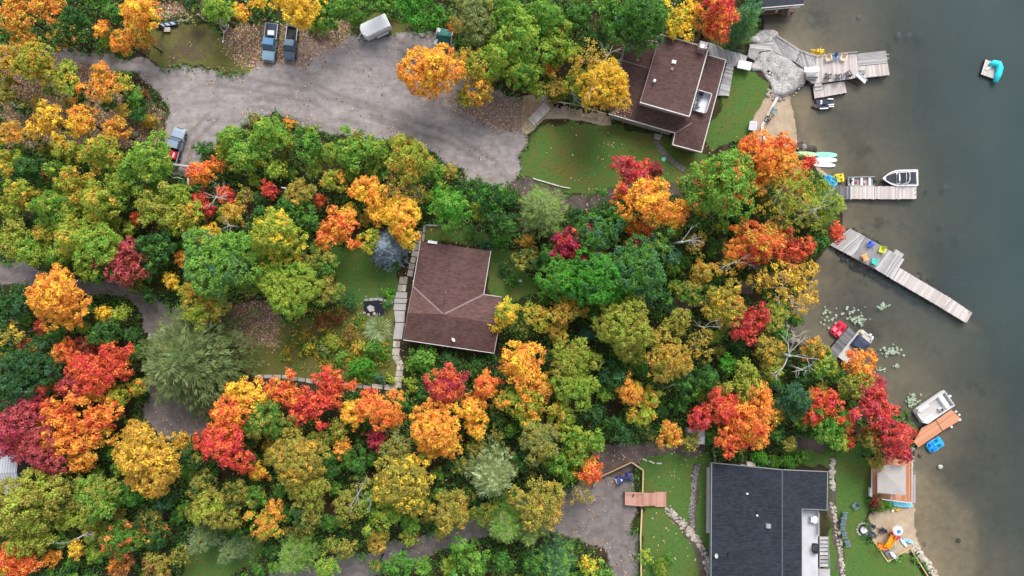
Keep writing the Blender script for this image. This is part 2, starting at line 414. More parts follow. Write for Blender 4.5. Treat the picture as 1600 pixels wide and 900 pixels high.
def ground_material():
    k = N('ground_cover'); P = k.geo()
    w1 = k.n('ShaderNodeSeparateColor'); ca_ = k.attr('cover_a'); k.set(w1.inputs[0], ca_.outputs['Color'])
    w2 = k.n('ShaderNodeSeparateColor'); cb_ = k.attr('cover_b'); k.set(w2.inputs[0], cb_.outputs['Color'])
    gr, lw, sn = w1.outputs; dr, dry_, li = w2.outputs
    bed = k.attr('bed').outputs['Fac']
    nL = k.noise(P, .18, 4, .6); nM = k.noise(P, .9, 5, .6); nF = k.noise(P, 6, 4, .65); nS = k.noise(P, 22, 2, .5)
    # forest floor
    c = k.ramp(nM, [(.25, (.018, .014, .008, 1)), (.5, (.045, .034, .018, 1)), (.75, (.085, .06, .032, 1))])
    c = k.mix(k.smooth(nL, .45, .7), c, k.ramp(nF, [(.3, (.016, .03, .008, 1)), (.7, (.04, .065, .015, 1))]))
    # lawn
    g0 = k.ramp(nF, [(.25, (.040, .094, .020, 1)), (.5, (.076, .155, .032, 1)), (.78, (.13, .21, .052, 1))])
    g1 = k.ramp(nF, [(.25, (.08, .08, .022, 1)), (.5, (.13, .13, .034, 1)), (.8, (.19, .17, .06, 1))])
    g2 = k.ramp(nF, [(.3, (.07, .052, .034, 1)), (.7, (.14, .105, .07, 1))])
    t = k.math('ADD', dry_, k.math('MULTIPLY', k.math('SUBTRACT', k.math('ADD', k.math('MULTIPLY', nL, .45), k.math('MULTIPLY', k.noise(P, .7, 7, .75), .55)), .5), 3.6))
    n25 = k.noise(P, 2.2, 5, .7)
    g = k.mix(k.smooth(t, .2, .75), g0, g1)
    g = k.mix(k.math('MULTIPLY', k.smooth(n25, .52, .68), .45), g, (.10, .125, .035, 1)); g = k.mix(k.math('MULTIPLY', k.smooth(n25, .48, .34), .5), g, (.024, .066, .014, 1))
    g = k.mix(k.math('MULTIPLY', k.smooth(t, .84, 1.3), k.smooth(dry_, .4, .9)), g, g2)
    jl = k.smooth(k.math('ADD', lw, k.math('MULTIPLY', k.math('SUBTRACT', nF, .5), .9)), .35, .65)
    c = k.mix(jl, c, g)
    # trodden dirt
    d = k.ramp(nM, [(.3, (.075, .058, .05, 1)), (.7, (.15, .12, .105, 1))])
    c = k.mix(k.smooth(k.math('ADD', dr, k.math('MULTIPLY', k.math('SUBTRACT', nF, .5), .8)), .35, .65), c, d)
    # gravel with tyre-polished and damp stretches
    wv = k.noise(k.scale(P, (.30, 1.0, 1)), .6, 6, .7, 1.2)
    q = k.ramp(k.math('ADD', k.math('MULTIPLY', nM, .5), k.math('MULTIPLY', wv, .5)), [(.3, (.18, .155, .152, 1)), (.5, (.29, .260, .256, 1)), (.68, (.40, .364, .356, 1))])
    q = k.mix(k.math('MULTIPLY', k.smooth(nS, .58, .75), .5), q, (.42, .38, .36, 1))
    q = k.mix(k.math('MULTIPLY', k.smooth(k.noise(k.scale(P, (.5, 1.3, 1)), .45, 6, .75), .53, .72), .5), q, (.125, .105, .105, 1))
    q = k.mix(k.math('MULTIPLY', cb_.outputs['Alpha'], k.math('ADD', .25, k.math('MULTIPLY', nF, .5))), q, (.135, .115, .108, 1))
    q = k.mix(k.math('MULTIPLY', ca_.outputs['Alpha'], k.math('ADD', .45, k.math('MULTIPLY', k.smooth(nM, .42, .6), .35))), q, k.ramp(nF, [(.3, (.085, .070, .064, 1)), (.7, (.155, .130, .120, 1))]))
    c = k.mix(k.smooth(k.math('ADD', gr, k.math('ADD', k.math('MULTIPLY', k.math('SUBTRACT', nF, .5), .9), k.math('MULTIPLY', k.math('SUBTRACT', k.noise(P, 1.6, 4, .7), .5), .9))), .38, .62), c, q)
    # sand
    s_ = k.ramp(k.math('ADD', k.math('MULTIPLY', nM, .6), k.math('MULTIPLY', nF, .4)), [(.3, (.30, .225, .15, 1)), (.55, (.43, .34, .24, 1)), (.75, (.50, .41, .31, 1))])
    c = k.mix(k.smooth(k.math('ADD', sn, k.math('MULTIPLY', k.math('SUBTRACT', nF, .5), .6)), .35, .65), c, s_)
    c = k.mix(k.math('MULTIPLY', k.smooth(k.math('ADD', li, k.math('MULTIPLY', k.math('SUBTRACT', nM, .5), 1.2)), .4, .9), k.math('MULTIPLY', k.math('SUBTRACT', 1.0, bed), .65)), c, k.ramp(nF, [(.3, (.14, .085, .06, 1)), (.7, (.32, .21, .16, 1))]))
    # fallen leaves printed flat into the soil
    vo = k.n('ShaderNodeTexVoronoi', voronoi_dimensions='2D'); k.set(vo.inputs['Vector'], P); vo.inputs['Scale'].default_value = 3.6; vo.inputs['Randomness'].default_value = 1
    sc = k.n('ShaderNodeSeparateColor'); k.set(sc.inputs[0], vo.outputs['Color'])
    lc = k.ramp(sc.outputs[1], [(0, (.20, .10, .05, 1)), (.25, (.38, .24, .15, 1)), (.5, (.50, .36, .27, 1)), (.8, (.52, .38, .13, 1))], 'CONSTANT')
    m_ = k.math('MULTIPLY', k.math('LESS_THAN', vo.outputs['Distance'], .36), k.math('GREATER_THAN', k.math('ADD', sc.outputs[0], k.math('MULTIPLY', li, .62)), 1.02))
    m_ = k.math('MULTIPLY', m_, k.math('SUBTRACT', 1.0, bed))
    c = k.mix(m_, c, lc)
    # lake bed: silt, sand, weed
    b = k.ramp(k.math('ADD', k.math('MULTIPLY', nM, .28), k.math('MULTIPLY', k.noise(P, .09, 3, .5), .72)), [(.3, (.15, .12, .09, 1)), (.5, (.28, .228, .172, 1)), (.7, (.40, .33, .245, 1))])
    b = k.mix(k.math('MULTIPLY', k.smooth(k.noise(P, .16, 5, .7), .58, .72), .6), b, (.06, .068, .045, 1))
    b = k.mix(sn, b, s_)
    c = k.mix(bed, c, b)
    hgt = k.math('ADD', k.math('MULTIPLY', nF, .6), k.math('MULTIPLY', nS, .4))
    return k.done(k.pbr(c, .92, 0, .15, k.bump(hgt, .5, .06)))
M_GROUND = ground_material()
nx, ny = GX.shape
V = np.stack([GX, GY, GZ], -1).reshape(-1, 3)
ii, jj = np.meshgrid(np.arange(nx - 1), np.arange(ny - 1), indexing='ij')
Q = np.stack([ii * ny + jj, (ii + 1) * ny + jj, (ii + 1) * ny + jj + 1, ii * ny + jj + 1], -1).reshape(-1, 4)
fc = cls[:-1, :-1].reshape(-1).copy()
bed_f = (sd[:-1, :-1] < 0) & (sd[1:, 1:] < 0) & (sd[1:, :-1] < 0) & (sd[:-1, 1:] < 0)
fc[(fc == 5) & ~bed_f.reshape(-1)] = 3
A = np.stack([wg, wl, wsnd, lane], -1).reshape(-1, 4)
rut = np.zeros(GX.shape)
for ln in ([(60, 86), (190, 100), (330, 124), (450, 142), (600, 184), (700, 214), (780, 262), (806, 290)], [(300, 152), (345, 148), (405, 158), (470, 182), (560, 200)], [(450, 104), (470, 130), (540, 160), (640, 190)], [(620, 66), (660, 100), (690, 160), (780, 200)], [(285, 262), (300, 215), (350, 165), (420, 140)], [(990, 770), (930, 775), (880, 790), (800, 808), (640, 864)], [(0, 428), (110, 440), (230, 464), (280, 500)]):
    for o_ in (-8.5, 8.5):
        l2 = [(x + o_ * .25, y + o_) for x, y in ln]; d_ = dist_line(PX + jit(51, 5), PY + jit(53, 5), l2)
        rut = np.maximum(rut, np.exp(-(d_ / 3.6) ** 2) * sm(fbm(GX / 6, GY / 6, 59 + int(o_), 3), .38, .58))
B = np.stack([wd, dry, lit, rut], -1).reshape(-1, 4)
BED = wb.reshape(-1)
def sheet(name, sel):
    q = Q[sel]; u, inv = np.unique(q, return_inverse=True)
    me = fast_mesh(name, V[u], inv.reshape(q.shape))
    for nm, arr in (('cover_a', A[u]), ('cover_b', B[u])):
        at = me.attributes.new(nm, 'FLOAT_COLOR', 'POINT'); at.data.foreach_set('color', np.ascontiguousarray(arr, np.float32).ravel())
    at = me.attributes.new('bed', 'FLOAT', 'POINT'); at.data.foreach_set('value', np.ascontiguousarray(BED[u], np.float32))
    me.polygons.foreach_set('use_smooth', np.ones(len(q), bool))
    return link(name, me, M_GROUND, kind='structure')
sheet('ground', fc == 0); sheet('driveway', fc == 1); sheet('dirt_path', fc == 2); sheet('beach', fc == 3); sheet('lake_bed', fc == 5)
for i in range(len(LAWN)): sheet('lawn', fc == 10 + i)
def ground_z(x, y):
    i = np.clip(np.searchsorted(gx, x), 0, nx - 1); j = np.clip(np.searchsorted(gy, y), 0, ny - 1); return float(GZ[i, j])

# water surface: sheet over the bed; murk grows with the depth under it
def water_material():
    k = N('lake_water'); P = k.geo(); dp = k.attr('depth').outputs['Fac']
    n1 = k.noise(P, .05, 3); n2 = k.noise(k.scale(P, (1, 1.6, 1)), 1.6, 3)
    ab = k.math('SUBTRACT', 1.0, k.math('POWER', 2.718, k.math('MULTIPLY', dp, -.70)))
    body = k.ramp(n1, [(.35, (.038, .060, .062, 1)), (.65, (.054, .078, .075, 1))])
    murk = k.n('ShaderNodeBsdfDiffuse'); k.set(murk.inputs['Color'], body)
    tr = k.n('ShaderNodeBsdfTransparent'); tr.inputs['Color'].default_value = (.86, .88, .84, 1)
    mx = k.n('ShaderNodeMixShader'); k.set(mx.inputs[0], k.math('ADD', k.math('MULTIPLY', ab, .95), .04)); k.set(mx.inputs[1], tr.outputs[0]); k.set(mx.inputs[2], murk.outputs[0])
    gl = k.n('ShaderNodeBsdfGlossy'); gl.inputs['Roughness'].default_value = .12
    nb = k.bump(n2, .12, .06); k.set(gl.inputs['Normal'], nb)
    fr = k.n('ShaderNodeFresnel'); fr.inputs['IOR'].default_value = 1.33; k.set(fr.inputs['Normal'], nb)
    m2 = k.n('ShaderNodeMixShader'); k.set(m2.inputs[0], fr.outputs[0]); k.set(m2.inputs[1], mx.outputs[0]); k.set(m2.inputs[2], gl.outputs[0])
    return k.done(m2.outputs[0])
wet = (dep_ > 0) | (sd < .4)
wf = (wet[:-1, :-1] & wet[1:, 1:] & wet[1:, :-1] & wet[:-1, 1:]).reshape(-1)
# thin it out: every second grid line is plenty
sel = np.zeros((nx - 1, ny - 1), bool); q2 = []
st = 2
ci, cj = np.arange(0, nx - st, st), np.arange(0, ny - st, st)
I, J = np.meshgrid(ci, cj, indexing='ij')
okq = wet[I, J] | wet[I + st, J] | wet[I, J + st] | wet[I + st, J + st]
Qw = np.stack([I * ny + J, (I + st) * ny + J, (I + st) * ny + J + st, I * ny + J + st], -1)[okq]
u, inv = np.unique(Qw, return_inverse=True)
Vw = V[u].copy(); Vw[:, 2] = WATER
me = fast_mesh('lake_water', Vw, inv.reshape(Qw.shape))
at = me.attributes.new('depth', 'FLOAT', 'POINT'); at.data.foreach_set('value', np.ascontiguousarray(dep_.reshape(-1)[u], np.float32))
link('lake_water', me, water_material(), kind='structure')
# ================================================================ trees
def leaf_material():
    k = N('foliage'); oi = k.n('ShaderNodeObjectInfo'); v = k.vec()
    acc = k.attr('accent', 'OBJECT').outputs['Color']; blo = k.attr('blotch', 'OBJECT').outputs['Fac']
    rl = k.attr('rl').outputs['Fac']; rc = k.attr('rc').outputs['Fac']
    off = k.n('ShaderNodeVectorMath', operation='ADD'); k.set(off.inputs[0], v)
    cm = k.n('ShaderNodeCombineXYZ'); k.set(cm.inputs[0], k.math('MULTIPLY', oi.outputs['Random'], 53.0)); k.set(cm.inputs[2], k.math('MULTIPLY', oi.outputs['Random'], 29.0))
    k.set(off.inputs[1], cm.outputs[0])
    nz = k.noise(off.outputs[0], .42, 3, .6)
    f = k.math('ADD', nz, k.math('MULTIPLY', k.math('SUBTRACT', rc, .5), .42))
    th = k.math('SUBTRACT', .82, k.math('MULTIPLY', blo, .64))
    mr = k.n('ShaderNodeMapRange', interpolation_type='SMOOTHSTEP'); k.set(mr.inputs[0], f); k.set(mr.inputs[1], k.math('SUBTRACT', th, .09)); k.set(mr.inputs[2], k.math('ADD', th, .09))
    c = k.mix(mr.outputs[0], oi.outputs['Color'], acc)
    h = k.n('ShaderNodeHueSaturation'); k.set(h.inputs['Color'], c); h.inputs['Saturation'].default_value = .93
    k.set(h.inputs['Hue'], k.math('ADD', .5, k.math('MULTIPLY', k.math('SUBTRACT', k.math('ADD', k.math('MULTIPLY', rl, .4), k.math('MULTIPLY', k.noise(off.outputs[0], .9, 3), .9)), .65), .10)))
    k.set(h.inputs['Value'], k.math('ADD', .55, k.math('ADD', k.math('MULTIPLY', rl, .5), k.math('MULTIPLY', rc, .4))))
    p = k.pbr(h.outputs[0], .55, 0, .25)
    t = k.n('ShaderNodeBsdfTranslucent'); k.set(t.inputs['Color'], h.outputs[0])
    m = k.n('ShaderNodeMixShader'); m.inputs[0].default_value = .30; k.set(m.inputs[1], p); k.set(m.inputs[2], t.outputs[0])
    return k.done(m.outputs[0])
M_LEAF = leaf_material()
M_BARK = plain('bark', (.075, .055, .04), .9, .3, 2, bump=.6)
M_BIRCH = plain('pale_bark', (.46, .42, .38), .8, .25, 3, bump=.3)
M_DEAD = plain('bleached_wood', (.50, .48, .46), .85, .2, 3, bump=.4)
rng = np.random.default_rng(5)

def leaf_mesh(name, C, Nn, L, Wd, k, lift=.35, spin=None, dirs=None, jit=.35, rc=None):
    """rosettes at C with normals Nn: k folded leaf sprays each; L, Wd length and width"""
    n = len(C)
    if n == 0: raise ValueError(name)
    Nn = Nn / np.linalg.norm(Nn, axis=1, keepdims=True)
    ref = np.where(np.abs(Nn[:, 2:3]) < .9, np.array([[0, 0, 1.]]), np.array([[1., 0, 0]]))
    U = np.cross(Nn, ref); U /= np.linalg.norm(U, axis=1, keepdims=True); T = np.cross(Nn, U)
    th = rng.uniform(0, 6.283, (n, 1)) + np.arange(k)[None] * 6.283 / k + rng.normal(0, .25, (n, k))
    d = U[:, None] * np.cos(th)[..., None] + T[:, None] * np.sin(th)[..., None]
    d = d + Nn[:, None] * rng.normal(.05, lift, (n, k))[..., None]
    if dirs is not None: d = d * .55 + dirs[:, None] * 1.0
    d /= np.linalg.norm(d, axis=2, keepdims=True)
    side = np.cross(d, Nn[:, None] + rng.normal(0, .35, (n, k, 3))); side /= np.linalg.norm(side, axis=2, keepdims=True) + 1e-9
    ll = L * rng.uniform(.65, 1.25, (n, k))[..., None]; ww = Wd * rng.uniform(.7, 1.2, (n, k))[..., None]
    base = C[:, None] + rng.normal(0, jit * L, (n, k, 3))
    up = Nn[:, None] * (ww * .35)
    a_ = base; b_ = base + d * ll * .5 + side * ww * .5 + up; c_ = base + d * ll - up * .6; e_ = base + d * ll * .5 - side * ww * .5 + up
    Vv = np.stack([a_, b_, c_, e_], 2).reshape(-1, 3)
    m = n * k; Qq = np.arange(m * 4).reshape(m, 4)
    me = fast_mesh(name, Vv, Qq)
    at = me.attributes.new('rl', 'FLOAT', 'FACE'); at.data.foreach_set('value', rng.random(m).astype(np.float32))
    at = me.attributes.new('rc', 'FLOAT', 'FACE'); at.data.foreach_set('value', np.repeat(rng.random(n) if rc is None else rc, k).astype(np.float32))
    me.materials.append(M_LEAF)
    return me

def sphere_pts(n):
    v = rng.normal(size=(n, 3)); return v / np.linalg.norm(v, axis=1, keepdims=True)
def lobes_for(R, n, rl, hz):
    """lobe centres of a crown of radius R (crown centre at 0,0,0): an uneven outline, spread over the upper shell"""
    ph = rng.uniform(0, 6.283, 3); am = rng.uniform(.08, .22, 3); out = []; tries = 0; el = rng.uniform(.78, 1.0); ea = rng.uniform(0, 3.14); out.append(np.array([rng.normal(0, .1 * R), rng.normal(0, .1 * R), hz * R * .6]))
    while len(out) < n and tries < 4000:
        tries += 1
        t = rng.uniform(0, 6.283); ol = 1 + am[0] * math.sin(2 * t + ph[0]) + am[1] * math.sin(3 * t + ph[1]) + am[2] * .7 * math.sin(5 * t + ph[2])
        ol *= math.sqrt((math.cos(t - ea)) ** 2 + (el * math.sin(t - ea)) ** 2)
        Rm = R * (1.06 - rl * .85) * ol; r = Rm * math.sqrt(rng.random()); q = r / (Rm + 1e-6)
        z = hz * R * (math.sqrt(max(0, 1 - (q * .97) ** 2)) - .35) + rng.normal(0, .13 * R)
        p = np.array([r * math.cos(t), r * math.sin(t), z])
        if all(np.linalg.norm((p - o) * np.array([1, 1, .7])) > rl * R * .78 for o in out): out.append(p)
    return np.array(out)
def crown_broad(name, R, nl, rl, hz, dens, L, Wd, k, lift=.35, bare=0.0, clump=.8, per=5):
    """lobes > clumps of foliage > rosettes of leaf sprays"""
    lc = lobes_for(R, nl, rl, hz); rad = R * rl * rng.uniform(.6, 1.3, len(lc))
    Cs, Ns, Rs = [], [], []
    for i, c in enumerate(lc):
        n = max(5, int(dens * 4 * math.pi * rad[i] ** 2))
        d = sphere_pts(n); d = d[d[:, 2] > -.4]
        p = c + d * (rad[i] * rng.uniform(.82, 1.12, len(d)))[:, None] * np.array([1, 1, .85])
        keep = np.ones(len(p), bool)
        for j, o in enumerate(lc):
            if j != i: keep &= np.linalg.norm(p - o, axis=1) > rad[j] * .70
        keep &= rng.random(len(p)) > bare
        p, d = p[keep], d[keep]
        rd = np.repeat(rng.random(len(p)), per); off = sphere_pts(len(p) * per); off[:, 2] = np.abs(off[:, 2]) * .8 - .2
        cp = np.repeat(p, per, 0) + off * (clump * .5 * rng.uniform(.35, 1, (len(p) * per, 1)))
        Cs.append(cp); Ns.append(off * .8 + np.repeat(d, per, 0) * .4 + np.array([0, 0, .45])); Rs.append(np.clip(rd * .7 + rng.random(len(rd)) * .3, 0, 1))
    C = np.concatenate(Cs); Nn = np.concatenate(Ns); rc = np.concatenate(Rs)
    m = len(C) // 6; f = sphere_pts(m) * (R * .66 * rng.random((m, 1)) ** .4) * np.array([1, 1, hz * .75])     # sparser inner fill
    C = np.concatenate([C, f]); Nn = np.concatenate([Nn, f * .3 + np.array([0, 0, 1.]) + rng.normal(0, .4, f.shape)]); rc = np.concatenate([rc, rng.random(m)])
    return leaf_mesh(name, C, Nn, L, Wd, k, lift, rc=rc), lc, rad
def crown_pine(name, R, Ht, tiers, per, L, droop=.15, wid=.07, needles=9, top_frac=.2, dens=5.5, k=5):
    """whorls of feathery branches; returns crown with its foot at z = 0"""
    Cs, Ds, Ns = [], [], []
    for t in range(tiers):
        f = t / (tiers - 1); z = Ht * (.12 + .88 * f); rr = R * (1 - f) ** .75 * rng.uniform(.85, 1.1) + R * .10
        m = max(4, int(per * (1 - .45 * f))); a0 = rng.uniform(0, 6.28)
        for b in range(m):
            a_ = a0 + b * 6.283 / m + rng.normal(0, .16); ln = rr * rng.uniform(.62, 1.12)
            u = np.array([math.cos(a_), math.sin(a_), 0]); sdv = np.array([-u[1], u[0], 0])
            n = max(4, int(dens * ln))
            s_ = np.linspace(.12, 1, n) + rng.normal(0, .03, n)
            side = rng.normal(0, 1, n) * (.10 + .17 * np.sin(np.clip(s_, 0, 1) * 3.0)) * ln * .55
            p = u * (s_ * ln)[:, None] + sdv * side[:, None]
            p[:, 2] += z + ln * (.22 * s_ - (droop + .25) * s_ ** 2) + rng.normal(0, .05 * ln, n)
            Cs.append(p); Ds.append(np.tile(u, (n, 1)) + sdv * (np.sign(side) * .55)[:, None] + np.array([0, 0, .12])); Ns.append(np.tile(np.array([[0, 0, 1.]]), (n, 1)) + u * .15)
    return leaf_mesh(name, np.concatenate(Cs), np.concatenate(Ns) + rng.normal(0, .2, (sum(map(len, Cs)), 3)), L, wid, k, .3, dirs=np.concatenate(Ds), jit=.2)
def trunk_mb(h, r, limbs, z0=0.0, bend=.25, n=6):
    mb = MB(); t = [Vector((random.uniform(-bend, bend) * f, random.uniform(-bend, bend) * f, h * f)) for f in (0, .3, .6, .85, 1)]
    t[0] = Vector((0, 0, -.35))
    mb.tube(t, [r * 1.25, r, r * .75, r * .5, r * .25], n)
    for c in limbs:
        c = Vector(c); f = random.uniform(.35, .7); st = t[2] * (f / .6) if f < .6 else t[2].lerp(t[3], (f - .6) / .25)
        st = Vector((st.x, st.y, min(st.z, c.z))); mid = st.lerp(c, .55) + Vector((0, 0, .12 * (c - st).length))
        mb.tube([st, mid, c], [r * .42, r * .27, r * .1], 5)
    return mb
def branchy(mb, p, d, ln, r, level, spread=.6, rnd=random):
    """a crooked limb with side limbs"""
    pts = [Vector(p)]; dd = Vector(d).normalized()
    for i in range(4):
        dd = (dd + Vector((rnd.gauss(0, .16), rnd.gauss(0, .16), rnd.gauss(0, .12)))).normalized(); pts.append(pts[-1] + dd * ln / 4)
    mb.tube(pts, [r, r * .8, r * .62, r * .45, r * .22], 5)
    if level > 0:
        for i in range(rnd.choice((2, 3))):
            q = pts[rnd.choice((1, 2, 3))]
            nd = (dd + Vector((rnd.gauss(0, spread), rnd.gauss(0, spread), rnd.uniform(-.1, .5)))).normalized()
            branchy(mb, q, nd, ln * rnd.uniform(.4, .62), r * .5, level - 1, spread, rnd)

# prototypes: kind -> list of (radius, crown mesh, trunk mesh, crown centre height, trunk material)
PROTO = {}
def reg(kind, R, crown, trunk, zc, tm, zoff): PROTO.setdefault(kind, []).append((R, crown, trunk, zc, tm, zoff))
def make_broad(kind, R, nl, rl, hz, dens, L, Wd, k, lift, zc, tm=None, bare=0.0, trunk_r=None, **kw):
    cr, lc, rad = crown_broad(kind + '_crown', R, nl, rl, hz, dens, L, Wd, k, lift, bare, **kw)
    lim = [Vector(c) + Vector((0, 0, zc)) for c in lc]
    tb = trunk_mb(zc + .3 * R, trunk_r or (.07 * R), lim).mesh(kind + '_trunk', smooth=True)
    tb.materials.append(tm or M_BARK)
    reg(kind, R, cr, tb, zc, tm or M_BARK, zc)
for R, nl, zc in ((1.6, 6, 3.6), (1.8, 5, 4.0), (2.5, 9, 5.6), (2.6, 8, 5.0), (2.8, 11, 6.2), (3.4, 13, 7.0), (3.6, 15, 7.6), (4.5, 20, 8.8), (4.6, 17, 8.2)):
    make_broad('maple', R, nl, .34, .85, 1.35, .33, .20, 6, .38, zc, clump=.85, per=5)
for R, nl, zc in ((1.6, 8, 3.6), (2.5, 13, 5.8), (2.7, 12, 5.2), (3.5, 22, 7.2), (4.5, 30, 8.8)):
    make_broad('broadleaf', R, nl, .27, .95, 2.6, .27, .17, 5, .5, zc, clump=.55, per=4)
for R, nl, zc in ((2.0, 8, 5.0), (2.8, 11, 6.8), (3.6, 15, 8.2)):
    make_broad('birch', R, nl, .30, 1.05, 1.7, .26, .17, 4, .5, zc, M_BIRCH, .35, .045 * R, clump=.7, per=4)
for R, nl, zc in ((.6, 6, .55), (.95, 8, .8), (1.5, 12, 1.1)):
    make_broad('shrub', R, nl, .40, .9, 4, .24, .15, 5, .45, zc, None, 0, .05, clump=.4, per=3)
for R, Ht, t, per in ((2.6, 8.5, 9, 11), (3.6, 10.5, 10, 13), (5.2, 12, 10, 17)):
    cr = crown_pine('pine_crown', R, Ht, t, per, .50, .10, .085, dens=6.0, k=6)
    tb = trunk_mb(Ht + .6, .05 * R + .06, []).mesh('pine_trunk', smooth=True); tb.materials.append(M_BARK)
    reg('pine', R, cr, tb, Ht * .5 + 1.2, M_BARK, 1.0)
for R, Ht, t, per in ((1.3, 4.5, 10, 10), (2.3, 6.5, 13, 14)):
    cr = crown_pine('spruce_crown', R, Ht, t, per, .30, .12, .075, dens=9, k=6)
    tb = trunk_mb(Ht + .3, .12, []).mesh('spruce_trunk', smooth=True); tb.materials.append(M_BARK)
    reg('spruce', R, cr, tb, Ht * .5, M_BARK, .25)
# ornamental grass: blades from one foot
gC = rng.normal(0, .18, (260, 3)) * np.array([1, 1, 0]); gD = np.concatenate([gC[:, :2] * 3 + rng.normal(0, .45, (260, 2)), np.full((260, 1), .75)], 1)
reg('grass', 1.1, leaf_mesh('grass_blades', gC + np.array([0, 0, .05]), np.tile(np.array([[0, 0, 1.]]), (260, 1)) + rng.normal(0, .3, (260, 3)), 1.35, .07, 3, .2, dirs=gD, jit=.05), None, .6, None, 0.0)

PAL = {  # apparent leaf colours, made into reflectances
    'G': (92, 148, 42, 'green'), 'LG': (128, 178, 52, 'light green'), 'DG': (62, 108, 46, 'dark green'), 'TG': (74, 124, 88, 'bluish green'), 'YG': (166, 186, 50, 'yellow-green'),
    'OL': (172, 164, 60, 'olive'), 'PG': (142, 158, 92, 'pale grey-green'), 'Y': (252, 212, 22, 'bright yellow'), 'GO': (216, 172, 42, 'golden'), 'O': (248, 166, 26, 'orange'),
    'RO': (242, 108, 30, 'red-orange'), 'R': (226, 56, 38, 'red'), 'PK': (204, 78, 88, 'pinkish red'), 'CR': (186, 40, 72, 'crimson'), 'BL': (150, 168, 178, 'blue-grey'), 'BR': (150, 92, 44, 'rust-brown'),
    'PN': (106, 124, 66, 'grey-green'), 'DR': (160, 62, 44, 'dull red'), 'BG': (84, 166, 30, 'vivid green'), 'WG': (186, 206, 150, 'whitish green'),
}
LK = 1.04
def leafcol(code):
    r, g, b, nm = PAL[code]; return (lin(r) * LK, lin(g) * LK, lin(b) * LK, 1.0)
NOUN = {'maple': 'maple', 'broadleaf': 'fine-leaved tree', 'birch': 'thin birch with pale twigs', 'pine': 'feathery pine', 'spruce': 'spruce', 'shrub': 'shrub', 'grass': 'clump of ornamental grass'}
NAMES = {'maple': 'maple_tree', 'broadleaf': 'broadleaf_tree', 'birch': 'birch_tree', 'pine': 'pine_tree', 'spruce': 'spruce_tree', 'shrub': 'shrub', 'grass': 'ornamental_grass'}
GROUPS = {'maple': 'autumn maples between the cottages', 'broadleaf': 'fine-leaved trees of the wood', 'birch': 'birches of the wood', 'pine': 'pines of the wood', 'spruce': 'spruces in the gardens', 'shrub': 'shrubs of the gardens and road edges', 'grass': 'ornamental grasses'}
